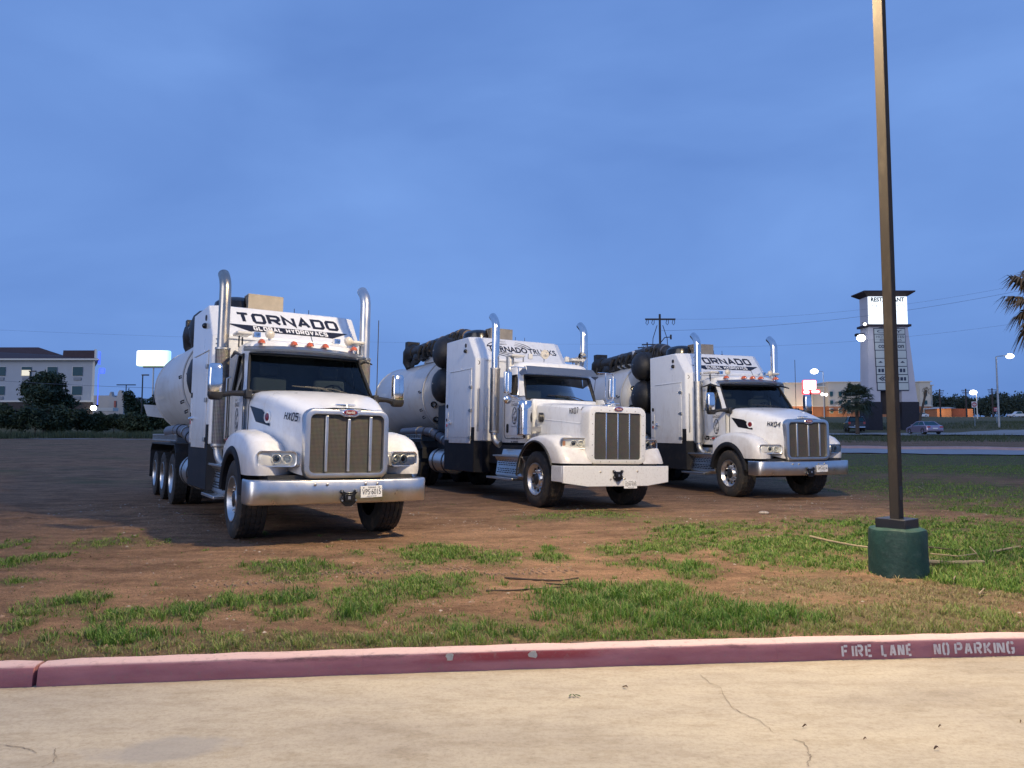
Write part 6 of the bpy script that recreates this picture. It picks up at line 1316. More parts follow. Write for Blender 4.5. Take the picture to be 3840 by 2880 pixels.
# red and white lit signs
Yv = 210.; c = P(3039, 1468, Yv); M_wlit = emit('white_sign_face', (1,1,1), 2.2); M_rlit = emit('red_sign_edge', (1,.06,.07), 1.4); M_plit = emit('pink_sign_face', (1,.75,.7), 2.2)
sg = thing('roadside_sign', 'glowing white and red stacked roadside sign above the right truck hood', 'sign', (c.x, Yv, float(zg(c.x, Yv)))); z0 = float(zg(c.x, Yv)); k = Yv/FP
def sbox(px0, px1, pt, pb, rim, nm, m):
    X0, X1, Z0, Z1 = xat(px0, Yv)-c.x, xat(px1, Yv)-c.x, ztop(pb, Yv)-z0, ztop(pt, Yv)-z0; cx_, w_ = (X0+X1)/2, (X1-X0)/2
    f_ = MB().loft([[(cx_+y, yy, z) for y, z in rrect(w_, Z0, Z1, .35)] for yy in (-.3, .3)]).build(nm, m, sg, smooth=30); MB().loft([[(cx_+y, yy, z) for y, z in rrect(w_+rim, Z0-rim, Z1+rim, .4)] for yy in (-.2, .35)]).build('rim', M_rlit, f_, smooth=30)
sbox(3016, 3064, 1427, 1461, .15, 'main_panel', M_wlit); sbox(3016, 3038, 1464.5, 1476, .25, 'lower_panel', M_plit); sbox(3046, 3076, 1463.5, 1474, .25, 'lower_panel', M_plit); MB().cyl((0,0,-.3),(0,0,ztop(1470,Yv)-z0),.25,.25,10).build('pole', M_char, sg)
tl = P(3092, 1480, 205); t = thing('twin_globe_lamp', 'thin post with two glowing globe lamps beside the red and white sign', 'lamp post', (tl.x, 205, float(zg(tl.x, 205)))); hh = tl.z-float(zg(tl.x, 205))
MB().cyl((0,0,-.2),(0,0,hh),.09,.07,8).build('pole', M_char, t)
for dx, pz in ((-.6,.1),(.45,0)): MB().ell((dx,0,hh+pz), (.42,.42,.42), 12, 8).build('globe', emit('globe_glow', (1,.97,.9), 5), t)
# brick sheds far right
sh_ = thing('brick_shed', 'low orange brick shed with pale hipped roof at far right', 'building', (Xt(3545), Yt-20, 8.)); Yk = Yt-20; XK = lambda px: xat(px, Yk); ZK_ = lambda q: ztop(q, Yk); l = sh_.location
part('brick_wall', M_obr, XK(3517), XK(3571), Yk, Yk+8, 7.4, ZK_(1532), sh_)
rf = MB(); rf.add([(x-l[0], y-l[1], z-l[2]) for x, y, z in ((XK(3511),Yk-.8,ZK_(1533)),(XK(3588),Yk-.8,ZK_(1531)),(XK(3588),Yk+9,ZK_(1531)),(XK(3511),Yk+9,ZK_(1533)),(XK(3530),Yk+4,ZK_(1525)),(XK(3584),Yk+4,ZK_(1525)))], [(0,1,5,4),(1,2,5),(2,3,4,5),(3,0,4)]); rf.build('roof', M_tan, sh_, smooth=0)
fe = thing('brick_enclosure', 'dark red brick enclosure wall beside the low brick shed', 'wall', (XK(3600), Yk+1, 8.)); part('wall', mat('dark_red_brick', (.11,.035,.03), .9, var=.2, vscale=.8), XK(3572), XK(3631), Yk+1, Yk+6, 7.4, ZK_(1532), fe); part('end_pier', M_obr, XK(3632), XK(3655), Yk+.5, Yk+6, 7.4, ZK_(1533), fe)
for px, e in ((3545,500),(3645,700)):
    li = bpy.data.lights.new('shed_wash', 'POINT'); li.energy = e*1.5; li.color = (1,.68,.3); lo = bpy.data.objects.new('shed_wash', li); COL.objects.link(lo); lo.location = P(px, 1540, Yk-4)
# no entry sign and a second sign seen from behind
M_rsg = mat('sign_red', (.30,.03,.045), .5); M_wsg = mat('sign_white', (.62,.62,.64), .5)
Yn = 104.; c = P(3653, 1517, Yn); z0 = float(zg(c.x, Yn)); t = thing('no_entry_sign', 'square white sign with a red no entry disc on a thin post', 'sign', (c.x, Yn, z0)); h = c.z-z0
MB().box(-.04,.04,-.03,.03,-.3,h+.3).build('post', M_alu_d, t); pl = MB().box(-.38,.38,-.06,-.04,h-.42,h+.42).build('plate', M_wsg, t, bevel=.008); MB().lathe([(.001,0),(.33,0),(.33,.012),(.001,.012)], (0,-.062,h), (0,-1,0), 32).build('red_disc', M_rsg, pl); MB().box(-.24,.24,-.082,-.076,h-.055,h+.055).build('white_bar', M_wsg, pl)
dashes(pl, 'small_print', Vector((-.15,-.076,h+.13)), Vector((1,0,0)), Vector((0,0,1)), [(.3,.07)], M_wsg); dashes(pl, 'small_print', Vector((-.17,-.076,h-.2)), Vector((1,0,0)), Vector((0,0,1)), [(.34,.07)], M_wsg)
c = P(3736, 1535, 112); z0 = float(zg(c.x, 112)); t = thing('warning_sign', 'small dark red rectangular sign on a post beside the tall street lamp', 'sign', (c.x, 112, z0)); h = c.z-z0
MB().box(-.05,.05,-.04,.04,-.3,h+.2).build('post', M_alu_d, t); pl = MB().box(-.42,.42,-.07,-.045,h-.32,h+.32).build('plate', M_rsg, t); dashes(pl, 'white_letters', Vector((-.3,-.07,h+.05)), Vector((1,0,0)), Vector((0,0,1)), [(.6,.14),(.5,.14)], M_wsg)
# ---- utility poles and wires
M_pole2 = mat('weathered_pole', (.055,.045,.045), .9, var=.2)
def upole(px, pyt, Y, arms, label, extra=False, r=.16):
    x = xat(px, Y); z0 = float(zg(x, Y)); t = thing('utility_pole', label, 'utility pole', (x, Y, z0), 0, 'wooden utility poles'); h = ztop(pyt, Y)-z0; MB().cyl((0,0,-.3),(0,0,h),r,r*.75,10).build('pole', M_pole2, t)
    for (dz, wl, wr) in arms:
        MB().box(-wl,wr,-.09,.09,h-dz-.08,h-dz+.08).build('crossarm', M_pole2, t)
        for q in (-wl*.9,-wl*.5,wr*.45,wr*.85): MB().tube([(q,0,h-dz-.1),(q-.1,0,h-dz-.4),(q+.05,0,h-dz-.62),(q+.18,0,h-dz-.4),(q+.16,0,h-dz-.1)], .035, 5).build('insulator', M_pole2, t)
    if extra:
        for sg_ in (-1, 1): MB().tube([(sg_*.3,0,h-1.2),(sg_*.75,0,h-2.6),(sg_*.8,0,h-3.6),(sg_*.5,0,h-4.8),(sg_*.15,0,h-5.6)], .04, 5).build('cable_loop', M_pole2, t)
        MB().tube([(.1,0,h-3.0),(.5,0,h-2.5),(1.2,0,h-2.45)], .05, 5).build('bracket', M_pole2, t); MB().cyl((1.15,0,h-2.7),(1.15,0,h-2.2),.1,.1,8).build('cutout', M_pole2, t); MB().box(-.55,.55,-.06,.06,h-5.2,h-5.1).build('crossarm', M_pole2, t); MB().box(-.5,.5,-.06,.06,h-6.6,h-6.5).build('crossarm', M_pole2, t)
    return t
upole(2480, 1178, 78, [(.55,1.55,1.65)], 'tall utility pole with hanging cables behind the right truck boom', True, .15); upole(2431, 1284, 125, [(.35,.9,1.5),(.9,1.6,.6)], 'shorter utility pole left of the tall one behind the right truck', False)
for px, pt, lb in ((3530,1459,'leftmost far utility pole above the far trees at right'),(3628,1458,'middle far utility pole above the far trees at right'),(3727,1456,'rightmost far utility pole above the far trees beside the tall street lamp')): upole(px, pt, 260, [(.5,1.5,1.5),(1.3,1.2,1.2)], lb, False, .3)
def wire(p0, p1, sag, r, label):
    a, b = Vector(p0), Vector(p1); pts = []
    for k in range(25):
        f = k/24; q = a.lerp(b, f); q.z -= sag*4*f*(1-f); pts.append(q)
    o = MB().tube(pts, r, 5).build('power_line', M_wire); tag(o, label, 'wire', 'overhead wires')
M_wire = mat('wire', (.10,.12,.17), .7)
wire(P(2480,1196,78), P(3960,1040,70), 1.2, .008, 'upper overhead wire running right from the tall utility pole'); wire(P(2480,1240,78), P(3960,1062,70), 1.0, .013, 'second overhead wire from the tall utility pole, passing the pylon head')
wire(P(2480,1300,78), P(3960,1190,70), .9, .008, 'lowest overhead wire right of the tall utility pole'); wire(P(-60,1424,80), P(1000,1462,84), .25, .018, 'overhead wire crossing the left hotel and pole sign'); wire(P(-60,1235,90), P(2431,1290,125), .6, .008, 'faint high overhead wire above the left hotel')
# ---- palms
M_frond = mat('palm_fronds', (.030,.046,.024), .6, var=.4, vscale=1); M_frondb = mat('brown_palm_fronds', (.16,.105,.05), .7, var=.35, vscale=3); M_ptrunk = mat('palm_trunk', (.075,.055,.042), .9, var=.3, vscale=4)
def palm(px, pyc, pyb, Y, rad, label, n=46, m=M_frond, lean=0, x=None, z=None, droop=.6, group='palms', tr=.2, seg=26):
    c = P(px, pyc, Y); x = c.x; z0 = float(zg(x, Y)); t = thing('palm_tree', label, 'palm tree', (x+lean, Y, z0), 0, group); h = c.z-z0
    MB().tube([(0,0,-.2),(-lean*.3,0,h*.4),(-lean*.8,0,h*.8),(-lean,0,h)], [tr*1.25,tr,tr*.9,tr*1.1], 12).build('trunk', M_ptrunk, t)
    for k in range(n):
        az = 2*math.pi*k*.381966; el = R(75)-R(125)*k/n; L_ = rad*random.uniform(.75,1.05); d = Vector((math.cos(az)*math.cos(el), math.sin(az)*math.cos(el), math.sin(el))); pts = []; p = Vector((-lean,0,h))
        stem = L_*.5; p1 = p+d*stem; mb = MB(); mb.tube([p, p+d*stem*.5, p1], [.025,.018,.012], 4)
        side = d.cross(Vector((0,0,1))).normalized() if abs(d.z) < .95 else Vector((1,0,0)); up = side.cross(d)
        for j in range(seg):                # fan of narrow leaflets, tips drooping
            a = R(-100+200*j/(seg-1)); dd = (d*math.cos(a)+side*math.sin(a)*.95+up*.1).normalized(); lj = L_*.55*random.uniform(.8,1.05)*(1-.25*abs(a)/1.75); wv = (d.cross(up)*math.cos(a)-d*math.sin(a)).normalized()*L_*.020
            q1 = p1+dd*lj*.6; q2 = p1+dd*lj+Vector((0,0,-droop*lj*random.uniform(.4,1)))
            mb.add([p1, q1-wv, q2, q1+wv], [(0,1,2,3)])
        mb.build('frond', m, t, smooth=0, fix=False)
palm(3212, 1500, 1625, 84, 2.6, 'bushy dark palm standing left of the pylon sign')
palm(3472, 1465, 1560, 92, .7, 'thin leaning dead palm right of the pylon sign', 14, M_frondb, lean=-1.1, droop=1.2, tr=.14, seg=12)
palm(3960, 1130, None, 24.5, 2.0, 'palm with brown drooping fronds reaching in at the right edge', 28, M_frondb, droop=.7, tr=.22, seg=30)
# ---- far woods on the right and behind
bl = []
for k in range(130):
    px = 3460+k*6.2; Y = random.uniform(330, 420); pt = 1484+9*math.sin(px*.021)+7*math.sin(px*.05)+random.uniform(-5,9)-(6 if px > 3640 else 0); x = xat(px, Y); zt0 = ztop(pt, Y); zb0 = ztop(1562, Y); bl.append((x, Y, (zt0+zb0)/2, 4.2, 4.5, (zt0-zb0)/2))
tag(leaves('far_woods', bl, 26000, .75, M_wood), 'dark distant wood along the horizon on the right', 'woods', kind='stuff')
bl = []
for k in range(120):
    px = -300+k*32; Y = random.uniform(430, 520); x = xat(px, Y); bl.append((x, Y, 11+random.uniform(0,4), 16, 8, 7))
tag(leaves('far_tree_line', bl, 16000, 1.3, M_wood), 'distant tree line behind the trucks', 'woods', kind='stuff')
# ---- vehicles
def wheel_s(parent, x, y, s, r, wd, m):
    w_ = MB().lathe([(r*.62,-wd/2),(r*.95,-wd/2),(r,-wd*.35),(r,wd*.35),(r*.95,wd/2),(r*.62,wd/2)], (x,y,r), (0,s,0), 22).build('wheel', M_rub, parent, smooth=40)
    MB().lathe([(r*.64,wd*.42),(r*.55,wd*.36),(r*.2,wd*.3),(.001,wd*.36)], (x,y,r), (0,s,0), 20).build('rim', m, w_)
def sedan(label, loc, rz, paint, L_=4.75, W=1.84, H=1.43):
    t = thing('car', label, 'car', loc, rz); h = L_/2
    side = [(-h,.42),(-h+.03,.72),(-h+.1,.93),(-h+.45,1.0),(-1.0,1.02),(.9,.98),(1.5,.90),(h-.25,.76),(h-.04,.62),(h,.42),(h-.05,.24),(-h+.05,.24)]
    lo = MB().loft([[(x*k, y, .24+(z-.24)*kz) for x, z in side] for y, k, kz in ((-W/2,.965,.93),(-W/2+.06,.99,.985),(-W/2+.22,1,1.0),(0,1.006,1.02),(W/2-.22,1,1.0),(W/2-.06,.99,.985),(W/2,.965,.93))]); bd = lo.build('body', paint, t, smooth=40, bevel=.03)
    gh = [(-1.72,1.0,.80),(-1.05,H-.03,.60),(-.2,H,.60),(.42,H-.04,.60),(1.25,.97,.78)]
    MB().loft([[(x, s*w_, z) for x, z, w_ in gh] for s in (-1, 1)], False, False).build('roof_and_screens', M_win, t, smooth=30)
    for s in (-1, 1):
        MB().add([(x, s*(w_+.0), z) for x, z, w_ in gh], [tuple(range(5))]).build('side_glass', M_win, t, smooth=0)
        MB().tube([(x, s*w_*1.0, z) for x, z, w_ in gh], .045, 6).build('roof_rail', paint, t); MB().tube([(-.25,s*.76,1.0),(-.3,s*.61,H-.02)], .035, 6).build('door_pillar', paint, t)
        for x in (-1.42, 1.45): wheel_s(t, x, s*(W/2-.10), s, .335, .22, M_alu); MB().tube([(x+.39*math.cos(R(q)), s*(W/2-.01), .335+.39*math.sin(R(q))) for q in frange(5, 175, 12)], .03, 6).build('wheel_arch', M_blackp, t)
        MB().box(-h+.0,-h+.18,*sorted((s*.50,s*.85)),.72,.88).build('tail_lamp', M_redl, t, bevel=.03); MB().box(.72,.92,*sorted((s*.88,s*1.04)),.95,1.08).build('door_mirror', paint, t, bevel=.03); MB().box(h-.22,h-.05,*sorted((s*.5,s*.8)),.6,.72).build('headlamp', M_refl, t, bevel=.03)
    MB().loft([[(x, y, z) for x, z in ((-1.05,H-.02),(-.2,H+.015),(.42,H-.03))] for y in (-.58,-.3,.3,.58)], False, False).build('roof_panel', paint, t, smooth=40)
    MB().box(-h-.02,-h+.03,-.26,.26,.58,.70).build('plate', M_plate, t); MB().box(-h-.03,-h+.12,-.82,.82,.26,.36).build('valance', M_blackp, t); return t
def on_ground(px, Y, lift=.12): x = xat(px, Y); return (x, Y, float(zg(x, Y))+lift)
M_silver = mat('silver_lilac_paint', (.34,.28,.38), .28, .5, coat=.6); M_wcar = mat('white_car_paint', (.68,.69,.7), .3, coat=.5); M_dkcar = mat('dark_car_paint', (.02,.021,.026), .25, coat=.7)
sedan('silver lilac sedan parked by the road in front of the pylon sign', on_ground(3466, 83.5), R(88), M_silver)
sedan('small white car far behind the pylon sign base', on_ground(3452, 230), R(180), M_wcar)
def boxy(label, cat, name, loc, rz, paint, pickup):
    t = thing(name, label, cat, loc, rz); L_, W, H = (5.8,2.0,1.85) if pickup else (4.7,1.9,1.75); h = L_/2
    side = [(-h,.5),(-h,1.15),(h-1.5,1.15),(h-.2,1.02),(h,.85),(h,.45),(h-.1,.35),(-h+.1,.35)]
    MB().prism(side, 'y', -W/2, W/2).build('body', paint, t, bevel=.06, smooth=30); c0, c1 = ((-.75,1.35) if pickup else (-h+.1,1.0)); gh = [(c0,1.16,.9),(c0+.1,H,.7),(c1-.75,H,.7),(c1,1.16,.88)]
    MB().loft([[(x, s*w_, z) for x, z, w_ in gh] for s in (-1, 1)], False, False).build('roof', paint, t, smooth=20)
    for s in (-1, 1):
        MB().add([(x, s*w_, z) for x, z, w_ in gh], [tuple(range(4))]).build('side_glass', M_win, t, smooth=0); MB().tube([(x, s*w_, z) for x, z, w_ in gh], .05, 6).build('pillar', paint, t)
        for x in (-h+1.05, h-1.0): wheel_s(t, x, s*(W/2-.1), s, .39, .25, M_alu)
        MB().box(-h-.02,-h+.1,*sorted((s*.68,s*.93)),.85,1.12).build('tail_lamp', M_redl, t, bevel=.02)
    MB().add([(c0-.02,-.8,1.2),(c0-.02,.8,1.2),(c0+.09,.66,H-.08),(c0+.09,-.66,H-.08)], [(0,1,2,3)]).build('rear_glass', M_win, t, smooth=0)
    if pickup: MB().box(-h+.08,c0-.05,-W/2+.1,W/2-.1,1.152,1.158).build('bed', M_blackp, t)
    MB().box(-h-.025,-h+.02,-.26,.26,.6,.72).build('plate', M_plate, t); MB().box(-h-.08,-h+.1,-.9,.9,.42,.56).build('bumper', M_chrome, t, bevel=.03); return t
boxy('dark sport utility vehicle half hidden by the palm left of the pylon sign', 'car', 'suv', on_ground(3205, 90), R(72), M_dkcar, False)
boxy('white pickup truck far off at the right edge of the photo', 'pickup', 'pickup_truck', on_ground(3822, 235, .1), R(175), M_wcar, True)

# ================================================================ grass, stones, sticks
def grass_mat():
    m, t, b = nodes_of('grass_blades'); N = t.nodes.new; K = t.links.new
    a = N('ShaderNodeAttribute'); a.attribute_name = 'tint'; r = N('ShaderNodeValToRGB'); K(a.outputs['Fac'], r.inputs['Fac']); e = r.color_ramp.elements
    e[0].position = 0; e[0].color = (.052,.135,.016,1); e[1].position = 1; e[1].color = (.30,.235,.12,1)
    for p_, c_ in ((.25,(.155,.275,.04)),(.5,(.215,.26,.062)),(.75,(.29,.255,.11))):
        q = e.new(p_); q.color = (*c_, 1)
    K(r.outputs[0], b.inputs['Base Color']); b.inputs['Roughness'].default_value = .55; b.inputs['Specular IOR Level'].default_value = .35
    tr = N('ShaderNodeBsdfTranslucent'); K(r.outputs[0], tr.inputs['Color']); mx_ = N('ShaderNodeMixShader'); mx_.inputs['Fac'].default_value = .25; K(b.outputs[0], mx_.inputs[1]); K(tr.outputs[0], mx_.inputs[2])
    o = [n for n in t.nodes if n.type == 'OUTPUT_MATERIAL'][0]; K(mx_.outputs[0], o.inputs['Surface']); return m
def make_grass():
    X = []; Y = []
    for (x0, x1, v0, v1, dens) in ((-5.2,6.2,.17,2.0,7500), (-9,10,2.0,5.5,4200), (-12,13,5.5,11,1700), (8,22,8,24,420), (8,34,20,35,150)):
        n = int((x1-x0)*(v1-v0)*dens); x = rng.uniform(x0, x1, n); y = kerb_y(x)+rng.uniform(v0, v1, n); X.append(x); Y.append(y)
    x = np.concatenate(X); y = np.concatenate(Y)
    # inside the view only (a margin of a few metres stays)
    k = (np.abs(x) < .74*y+1.2); x, y = x[k], y[k]
    m, dr, hh = grass_mask(x, y); lawn = np.clip((y-23-2*bump2(x, y, .2, 2))/4, 0, 1)*(x > 8.2+.05*y)*(y < 39.6); hh = np.where(lawn > m, .06, hh); m = np.maximum(m, lawn*.9)
    cl = .55+.70*bump2(x, y, 8.3, 1)+.6*bump2(x, y, 19, 4)
    sparse = .022
    k = rng.random(len(x)) < np.maximum.reduce([m**1.3*np.clip(cl, .10, 1), .16*halo_mask(x, y)*np.clip(cl, 0, 1), sparse+0*m]); x, y, m, dr, hh = x[k], y[k], m[k], dr[k], hh[k]
    n0 = len(x)
    # loose tufts: blades fanning out from a crown
    cx = rng.uniform(-7, 8, 5200); cy = kerb_y(cx)+.2+rng.random(5200)**1.2*7; mm, dd, hh2 = grass_mask(cx, cy); k = (rng.random(5200) < .10+.75*mm*(mm > .05))*(np.abs(cx) < .74*cy+1) & ((mm > .05) | (rng.random(5200) < .16)); cx, cy, mm, dd, hh2 = cx[k], cy[k], mm[k], dd[k], hh2[k]
    nb = rng.integers(10, 30, len(cx)); ti = np.repeat(np.arange(len(cx)), nb); ta = rng.random(len(ti))*2*np.pi; tr_ = .05*rng.random(len(ti))**.7*(.5+rng.random(len(cx))[ti])
    x = np.concatenate([x, cx[ti]+np.cos(ta)*tr_]); y = np.concatenate([y, cy[ti]+np.sin(ta)*tr_]); m = np.concatenate([m, np.full(len(ti), .9)]); dr = np.concatenate([dr, np.where(mm[ti] > .05, dd[ti], .25)+(.22*rng.random(len(cx))-.1)[ti]]); hh = np.concatenate([hh, (np.maximum(hh2, .06)*rng.uniform(.75, 1.45, len(cx)))[ti]])
    n = len(x); z = zg(x, y)-.006
    far = np.clip((y-6)/8, 0, 1.6); L_ = .86*hh*(.3+.95*rng.random(n))*(.45+.55*m)*(.75+.5*np.clip(bump2(x, y, 8.3, 1), 0, 1)); w_ = (.0022+.0018*rng.random(n))*(1+far)
    a = rng.random(n)*2*np.pi; a[n0:] = ta+rng.normal(size=len(ti))*.35; lean = (.25+.75*rng.random(n))*L_; b = a+rng.normal(size=n)*.5
    dx, dy = np.cos(a)*lean, np.sin(a)*lean; sx, sy = -np.sin(b)*w_, np.cos(b)*w_; hz = np.sqrt(np.clip(L_**2-(.6*lean)**2, 1e-6, None))
    p = lambda fx, fz, s: np.stack([x+dx*fx+sx*s, y+dy*fx+sy*s, z+hz*fz], -1)
    co = np.stack([p(0,0,-1), p(0,0,1), p(.32,.62,.8), p(.32,.62,-.8), p(1,.88,.05), p(1,.88,-.05)], 1).reshape(-1, 3)
    i = np.arange(n)*6; q = np.concatenate([np.stack([i,i+1,i+2,i+3], -1), np.stack([i+3,i+2,i+4,i+5], -1)])
    tint = np.clip(dr*.9+rng.normal(size=n)*.20+.10*bump2(x, y, 1.7, 6)+.10, 0, 1); tint = np.where(rng.random(n) < .06, .9, tint)
    o = raw_mesh('grass', co, q, grass_mat(), None, {'tint': np.repeat(tint, 6)}); print('blades', n)
    return tag(o, 'patchy green and dry grass growing in the dirt behind the kerb', 'grass', kind='stuff')
make_grass()
# pebbles and crumbs in the dirt
M_stone = mat('pale_stones', (.40,.34,.28), .9, var=.75, vscale=25)
def pebbles():
    n = 14000; x = rng.uniform(-11, 13, n); y = kerb_y(x)+.25+rng.random(n)**1.3*12; cl = bump2(x, y, .8, 9)+.8*bump2(x, y, 2.2, 4); k = (cl+rng.random(n)*.7 > .75) & (np.abs(x) < .74*y+1); m = grass_mask(x, y)[0]; k &= m < .5; x, y = x[k], y[k]; n = len(x)
    base = np.array([(1,0,0),(.3,.95,0),(-.8,.6,0),(-.85,-.5,0),(.35,-.9,0),(0,0,.9)]); fc = np.array([(0,1,5),(1,2,5),(2,3,5),(3,4,5),(4,0,5)])
    s = .004+.018*rng.random(n)**4+.0010*np.clip(y-7, 0, 8); a = rng.random(n)*6.28; ca, sa = np.cos(a), np.sin(a); z = zg(x, y)-.002
    bx = base[None,:,0]*s[:,None]*(.7+.6*rng.random((n,6))); by = base[None,:,1]*s[:,None]*(.7+.6*rng.random((n,6))); bz = base[None,:,2]*(s*(.4+.5*rng.random(n)))[:,None]
    co = np.stack([x[:,None]+bx*ca[:,None]-by*sa[:,None], y[:,None]+bx*sa[:,None]+by*ca[:,None], z[:,None]+bz], -1).reshape(-1, 3); q = (np.arange(n)[:,None,None]*6+fc[None]).reshape(-1, 3)
    return tag(raw_mesh('pebbles', co, q, M_stone), 'scattered pale pebbles in the red dirt', 'pebbles', kind='stuff')
pebbles()
def litter():
    n = 9000; x = rng.uniform(-9, 10, n); y = kerb_y(x)+.2+rng.random(n)**1.4*8; k = (np.abs(x) < .74*y+1) & (bump2(x, y, 1.5, 11)+rng.random(n)*1.2 > .35); x, y = x[k], y[k]; n = len(x); z = zg(x, y)+.004
    a = rng.random(n)*6.28; L_ = .008+.035*rng.random(n)**2; w_ = .0015+.0035*rng.random(n); ca, sa = np.cos(a), np.sin(a); t = rng.normal(size=n)*.006
    p = lambda u, v, dz: np.stack([x+ca*L_*u-sa*w_*v, y+sa*L_*u+ca*w_*v, z+dz], -1)
    co = np.stack([p(-1,-1,-t), p(1,-.6,t), p(1,.6,t), p(-1,1,-t)], 1).reshape(-1, 3)
    o = raw_mesh('litter', co, np.arange(4*n).reshape(n, 4), M_lit_); return tag(o, 'bits of straw, bark and dead grass strewn over the dirt', 'litter', kind='stuff')
M_lit_ = mat('straw_and_bark', (.17,.115,.07), .9, var=.75, vscale=18)
litter()
M_clod = mat('dirt_clods', (.24,.155,.10), .95, var=.5, vscale=20, bump=.5)
def clods():
    n = 9000; x = rng.uniform(-10, 11, n); y = kerb_y(x)+.3+rng.random(n)**1.2*9; k = (np.abs(x) < .74*y+1) & (bump2(x, y, 1.1, 6)+rng.random(n)*.9 > .5) & (grass_mask(x, y)[0] < .6); x, y = x[k], y[k]; n = len(x)
    base = np.array([(1,0,-.3),(.3,.95,-.3),(-.8,.6,-.3),(-.85,-.5,-.3),(.35,-.9,-.3),(.2,.1,.9)]); fc = np.array([(0,1,5),(1,2,5),(2,3,5),(3,4,5),(4,0,5)]); s = .007+.024*rng.random(n)**3
    pts = base[None]*s[:,None,None]*(.6+.8*rng.random((n,6,1))); pts[:,:,2] *= .7; a = rng.random(n)*6.28; ca, sa = np.cos(a)[:,None], np.sin(a)[:,None]; z = zg(x, y)
    co = np.stack([x[:,None]+pts[:,:,0]*ca-pts[:,:,1]*sa, y[:,None]+pts[:,:,0]*sa+pts[:,:,1]*ca, z[:,None]+pts[:,:,2]], -1).reshape(-1, 3)
    o = raw_mesh('dirt_clods', co, (np.arange(n)[:,None,None]*6+fc[None]).reshape(-1, 3), M_clod); return tag(o, 'crumbs and clods of red soil lying on the lot', 'clods', kind='stuff')
clods()
def tyre_print(px0, px1, label):
    a, b = Vector(Gd(px0[0]*S, px0[1]*S)), Vector(Gd(px1[0]*S, px1[1]*S)); d = (b-a); L_ = d.length; d.normalize(); n_ = Vector((-d.y, d.x, 0)); mb = MB(); t = 0
    while t < L_:
        for s in (-1, 1):
            for k in range(2):
                if random.random() < .2: continue
                c = a+d*(t+.03*k)+n_*(s*(.06+.075*k)); h = random.uniform(.006,.014); ln = .035; an = .35*s; u = (d*math.sin(an)+n_*math.cos(an)); v = (d*math.cos(an)-n_*math.sin(an)); z = float(zg(c.x, c.y))
                q = [c+u*i*ln+v*j*.014 for i, j in ((-1,-1),(1,-1),(1,1),(-1,1))]; r_ = [c+u*i*ln*.7+v*j*.006 for i, j in ((-1,-1),(1,-1),(1,1),(-1,1))]
                mb.add([(p.x,p.y,z-.004) for p in q]+[(p.x,p.y,z+h) for p in r_], [(4,5,6,7),(0,1,5,4),(1,2,6,5),(2,3,7,6),(3,0,4,7)])
        t += .072
    o = mb.build('tyre_print', M_clod, smooth=0, fix=False); return tag(o, label, 'tyre track', kind='stuff')
tyre_print((690,1238), (1010,1226), 'tyre tread print pressed in the dirt left of the two sticks'); tyre_print((960,1240), (1240,1230), 'tyre tread print pressed in the dirt just above the two sticks'); tyre_print((420,1262), (640,1250), 'faint tyre tread print in the dirt at left centre')
# sticks, fallen palm stalks, leaves
M_stick = mat('dark_stick', (.05,.035,.025), .9, var=.3); M_stalk = mat('dry_palm_stalk', (.34,.26,.15), .8, var=.3, vscale=12); M_dleaf = mat('dry_leaf', (.14,.075,.04), .8); M_gleaf = mat('green_sprig', (.06,.12,.03), .6)
def stick(px, r, m, label, name='stick', lift=0.0, flat=1):
    pts = []
    for (a, b) in px: q = Gd(a*S, b*S); pts.append(Vector((q.x, q.y, q.z+r*.7+lift)))
    c = pts[0].copy(); o = MB().tube([p-c for p in pts], [r*(1-.35*i/max(1,len(pts)-1)) for i in range(len(pts))], 7).build(name, m); o.location = c; return tag(o, label, 'stick' if name == 'stick' else 'palm stalk', 'sticks and stalks lying in the grass')
stick([(1090,1250),(1150,1254),(1210,1256),(1250,1250)], .011, M_stick, 'upper of two dark sticks lying in the dirt before the middle truck'); stick([(1050,1278),(1110,1277),(1180,1272),(1235,1268)], .010, M_stick, 'lower of two dark sticks lying in the dirt before the middle truck')
stick([(1180,1262),(1215,1264),(1245,1262)], .008, M_stick, 'short dark twig between the two longer sticks')
stick([(1750,1168),(1790,1178),(1840,1188),(1890,1195)], .016, M_stalk, 'pale dry palm stalk running to the left side of the green lamp base', 'palm_stalk', .05); stick([(2004,1222),(2050,1224),(2125,1221)], .028, M_stalk, 'thick tan palm stalk on the grass right of the green lamp base', 'palm_stalk', .02)
stick([(2004,1190),(2040,1194),(2080,1198)], .012, M_stick, 'dark thin stalk behind the right side of the green lamp base', 'palm_stalk', .04); stick([(2140,1200),(2180,1192),(2205,1187)], .016, M_stalk, 'pale stalk at the right edge of the grass', 'palm_stalk', .03)
stick([(2010,1206),(2070,1212),(2110,1206),(2095,1190)], .008, M_stalk, 'forked thin stalk right of the green lamp base', 'palm_stalk', .05); stick([(2115,1295),(2126,1282)], .009, M_stalk, 'short upright pale stub in the dry grass at lower right', 'palm_stalk', .04); stick([(2060,1262),(2064,1254)], .008, M_stalk, 'tiny pale stub in the dry grass right of the lamp base', 'palm_stalk', .04)
stick([(1985,1056),(1998,1064),(1992,1046)], .012, M_stalk, 'thin pale stalk standing in the dirt right of the lamp pole', 'palm_stalk', .05)
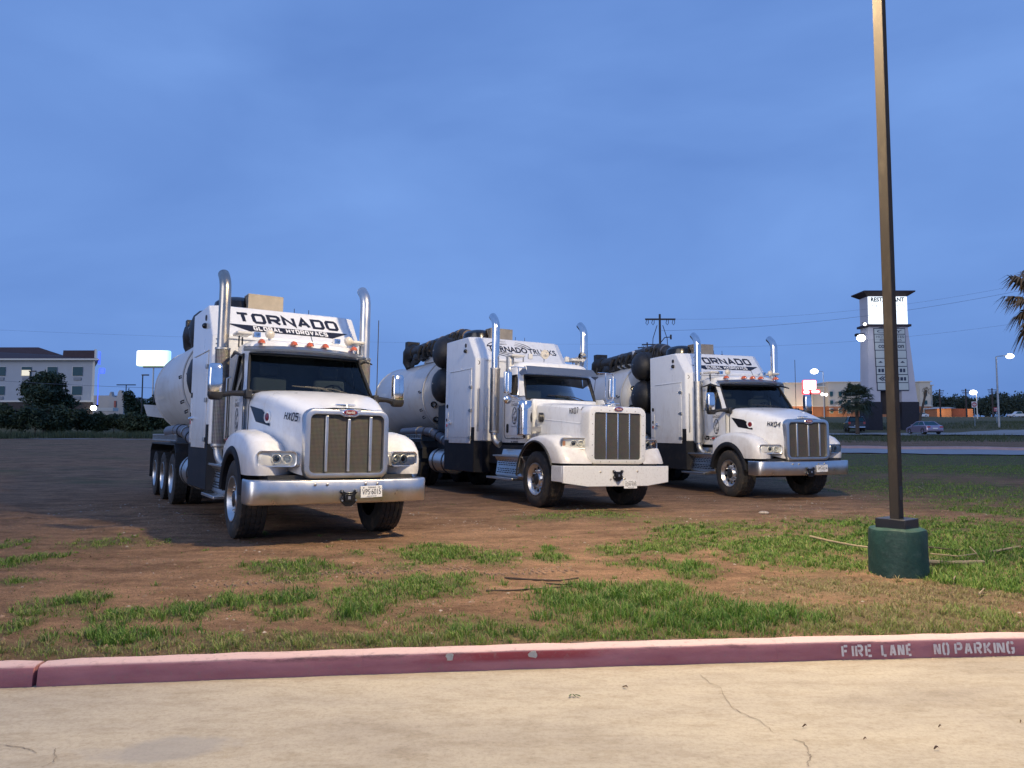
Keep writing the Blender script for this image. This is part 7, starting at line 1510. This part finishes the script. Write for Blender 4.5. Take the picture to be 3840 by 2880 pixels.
o = MB().loft([[(x, y, z) for y, z in ((-.02,0),(.02,0),(.02,.03),(-.02,.03))] for x in frange(0, 1.1, 5)]).build('timber_edging', mat('old_timber', (.12,.085,.06), .95, var=.3, vscale=15)); p = Gd(1230*S, 1381*S); o.location = (p.x, float(kerb_y(p.x))+.2, .085); o.rotation_euler = (0,0,R(5.2)); tag(o, 'old thin timber edging board in the grass behind the kerb', 'board')
p = Gd(1650*S, 1110*S)
o = MB().ell((0,0,.02), (.10,.06,.035), 10, 6).build('pale_rock', M_stone); o.location = p; tag(o, 'flat pale rock in the dirt left of the lamp post', 'rock')
def leaf(px, py, L_, rz, m, label, name='fallen_leaf'):
    q = g0(px*S, py*S); mb = MB(); pts = frange(-1, 1, 7); mb.loft([[(t*L_, s*L_*.28*(1-t*t)+.0, .004+.012*abs(s)*(1-t*t)+.004*math.sin(t*3)) for t in pts] for s in (-1, -.3, .3, 1)], False, False); o = mb.build(name, m, smooth=60, fix=False); o.location = (q[0], q[1], .003); o.rotation_euler = (0,0,rz); return tag(o, label, 'leaf', 'leaves lying on the concrete drive')
leaf(1350, 1487, .022, -.6, M_dleaf, 'brown leaf on the drive, right of the green sprig'); leaf(1738, 1572, .015, .2, M_dleaf, 'small brown leaf on the drive beyond the lower crack'); leaf(2022, 1620, .017, .3, M_dleaf, 'curled brown leaf on the drive at lower right'); leaf(2205, 1563, .012, .7, M_dleaf, 'dark leaf on the drive at the right edge'); leaf(2030, 1573, .010, .1, M_dleaf, 'tiny dark leaf on the drive at right'); leaf(1868, 1600, .010, -.2, M_dleaf, 'tiny leaf on the drive below the long crack')
q = g0(1240*S, 1506*S); t = thing('green_sprig', 'small green sprig of three leaves lying on the drive', 'sprig', (q[0], q[1], .003))
for k, (dx, a) in enumerate(((-.022,1.2),(0,1.9),(.024,2.3))):
    c = MB().loft([[(dx+math.cos(a)*u*.022-math.sin(a)*v*.006*(1-u*u), math.sin(a)*u*.022+math.cos(a)*v*.006*(1-u*u), .006+.004*abs(v)) for u in frange(-1, 1, 5)] for v in (-1, 0, 1)], False, False).build('leaf', M_gleaf, t, smooth=60, fix=False)
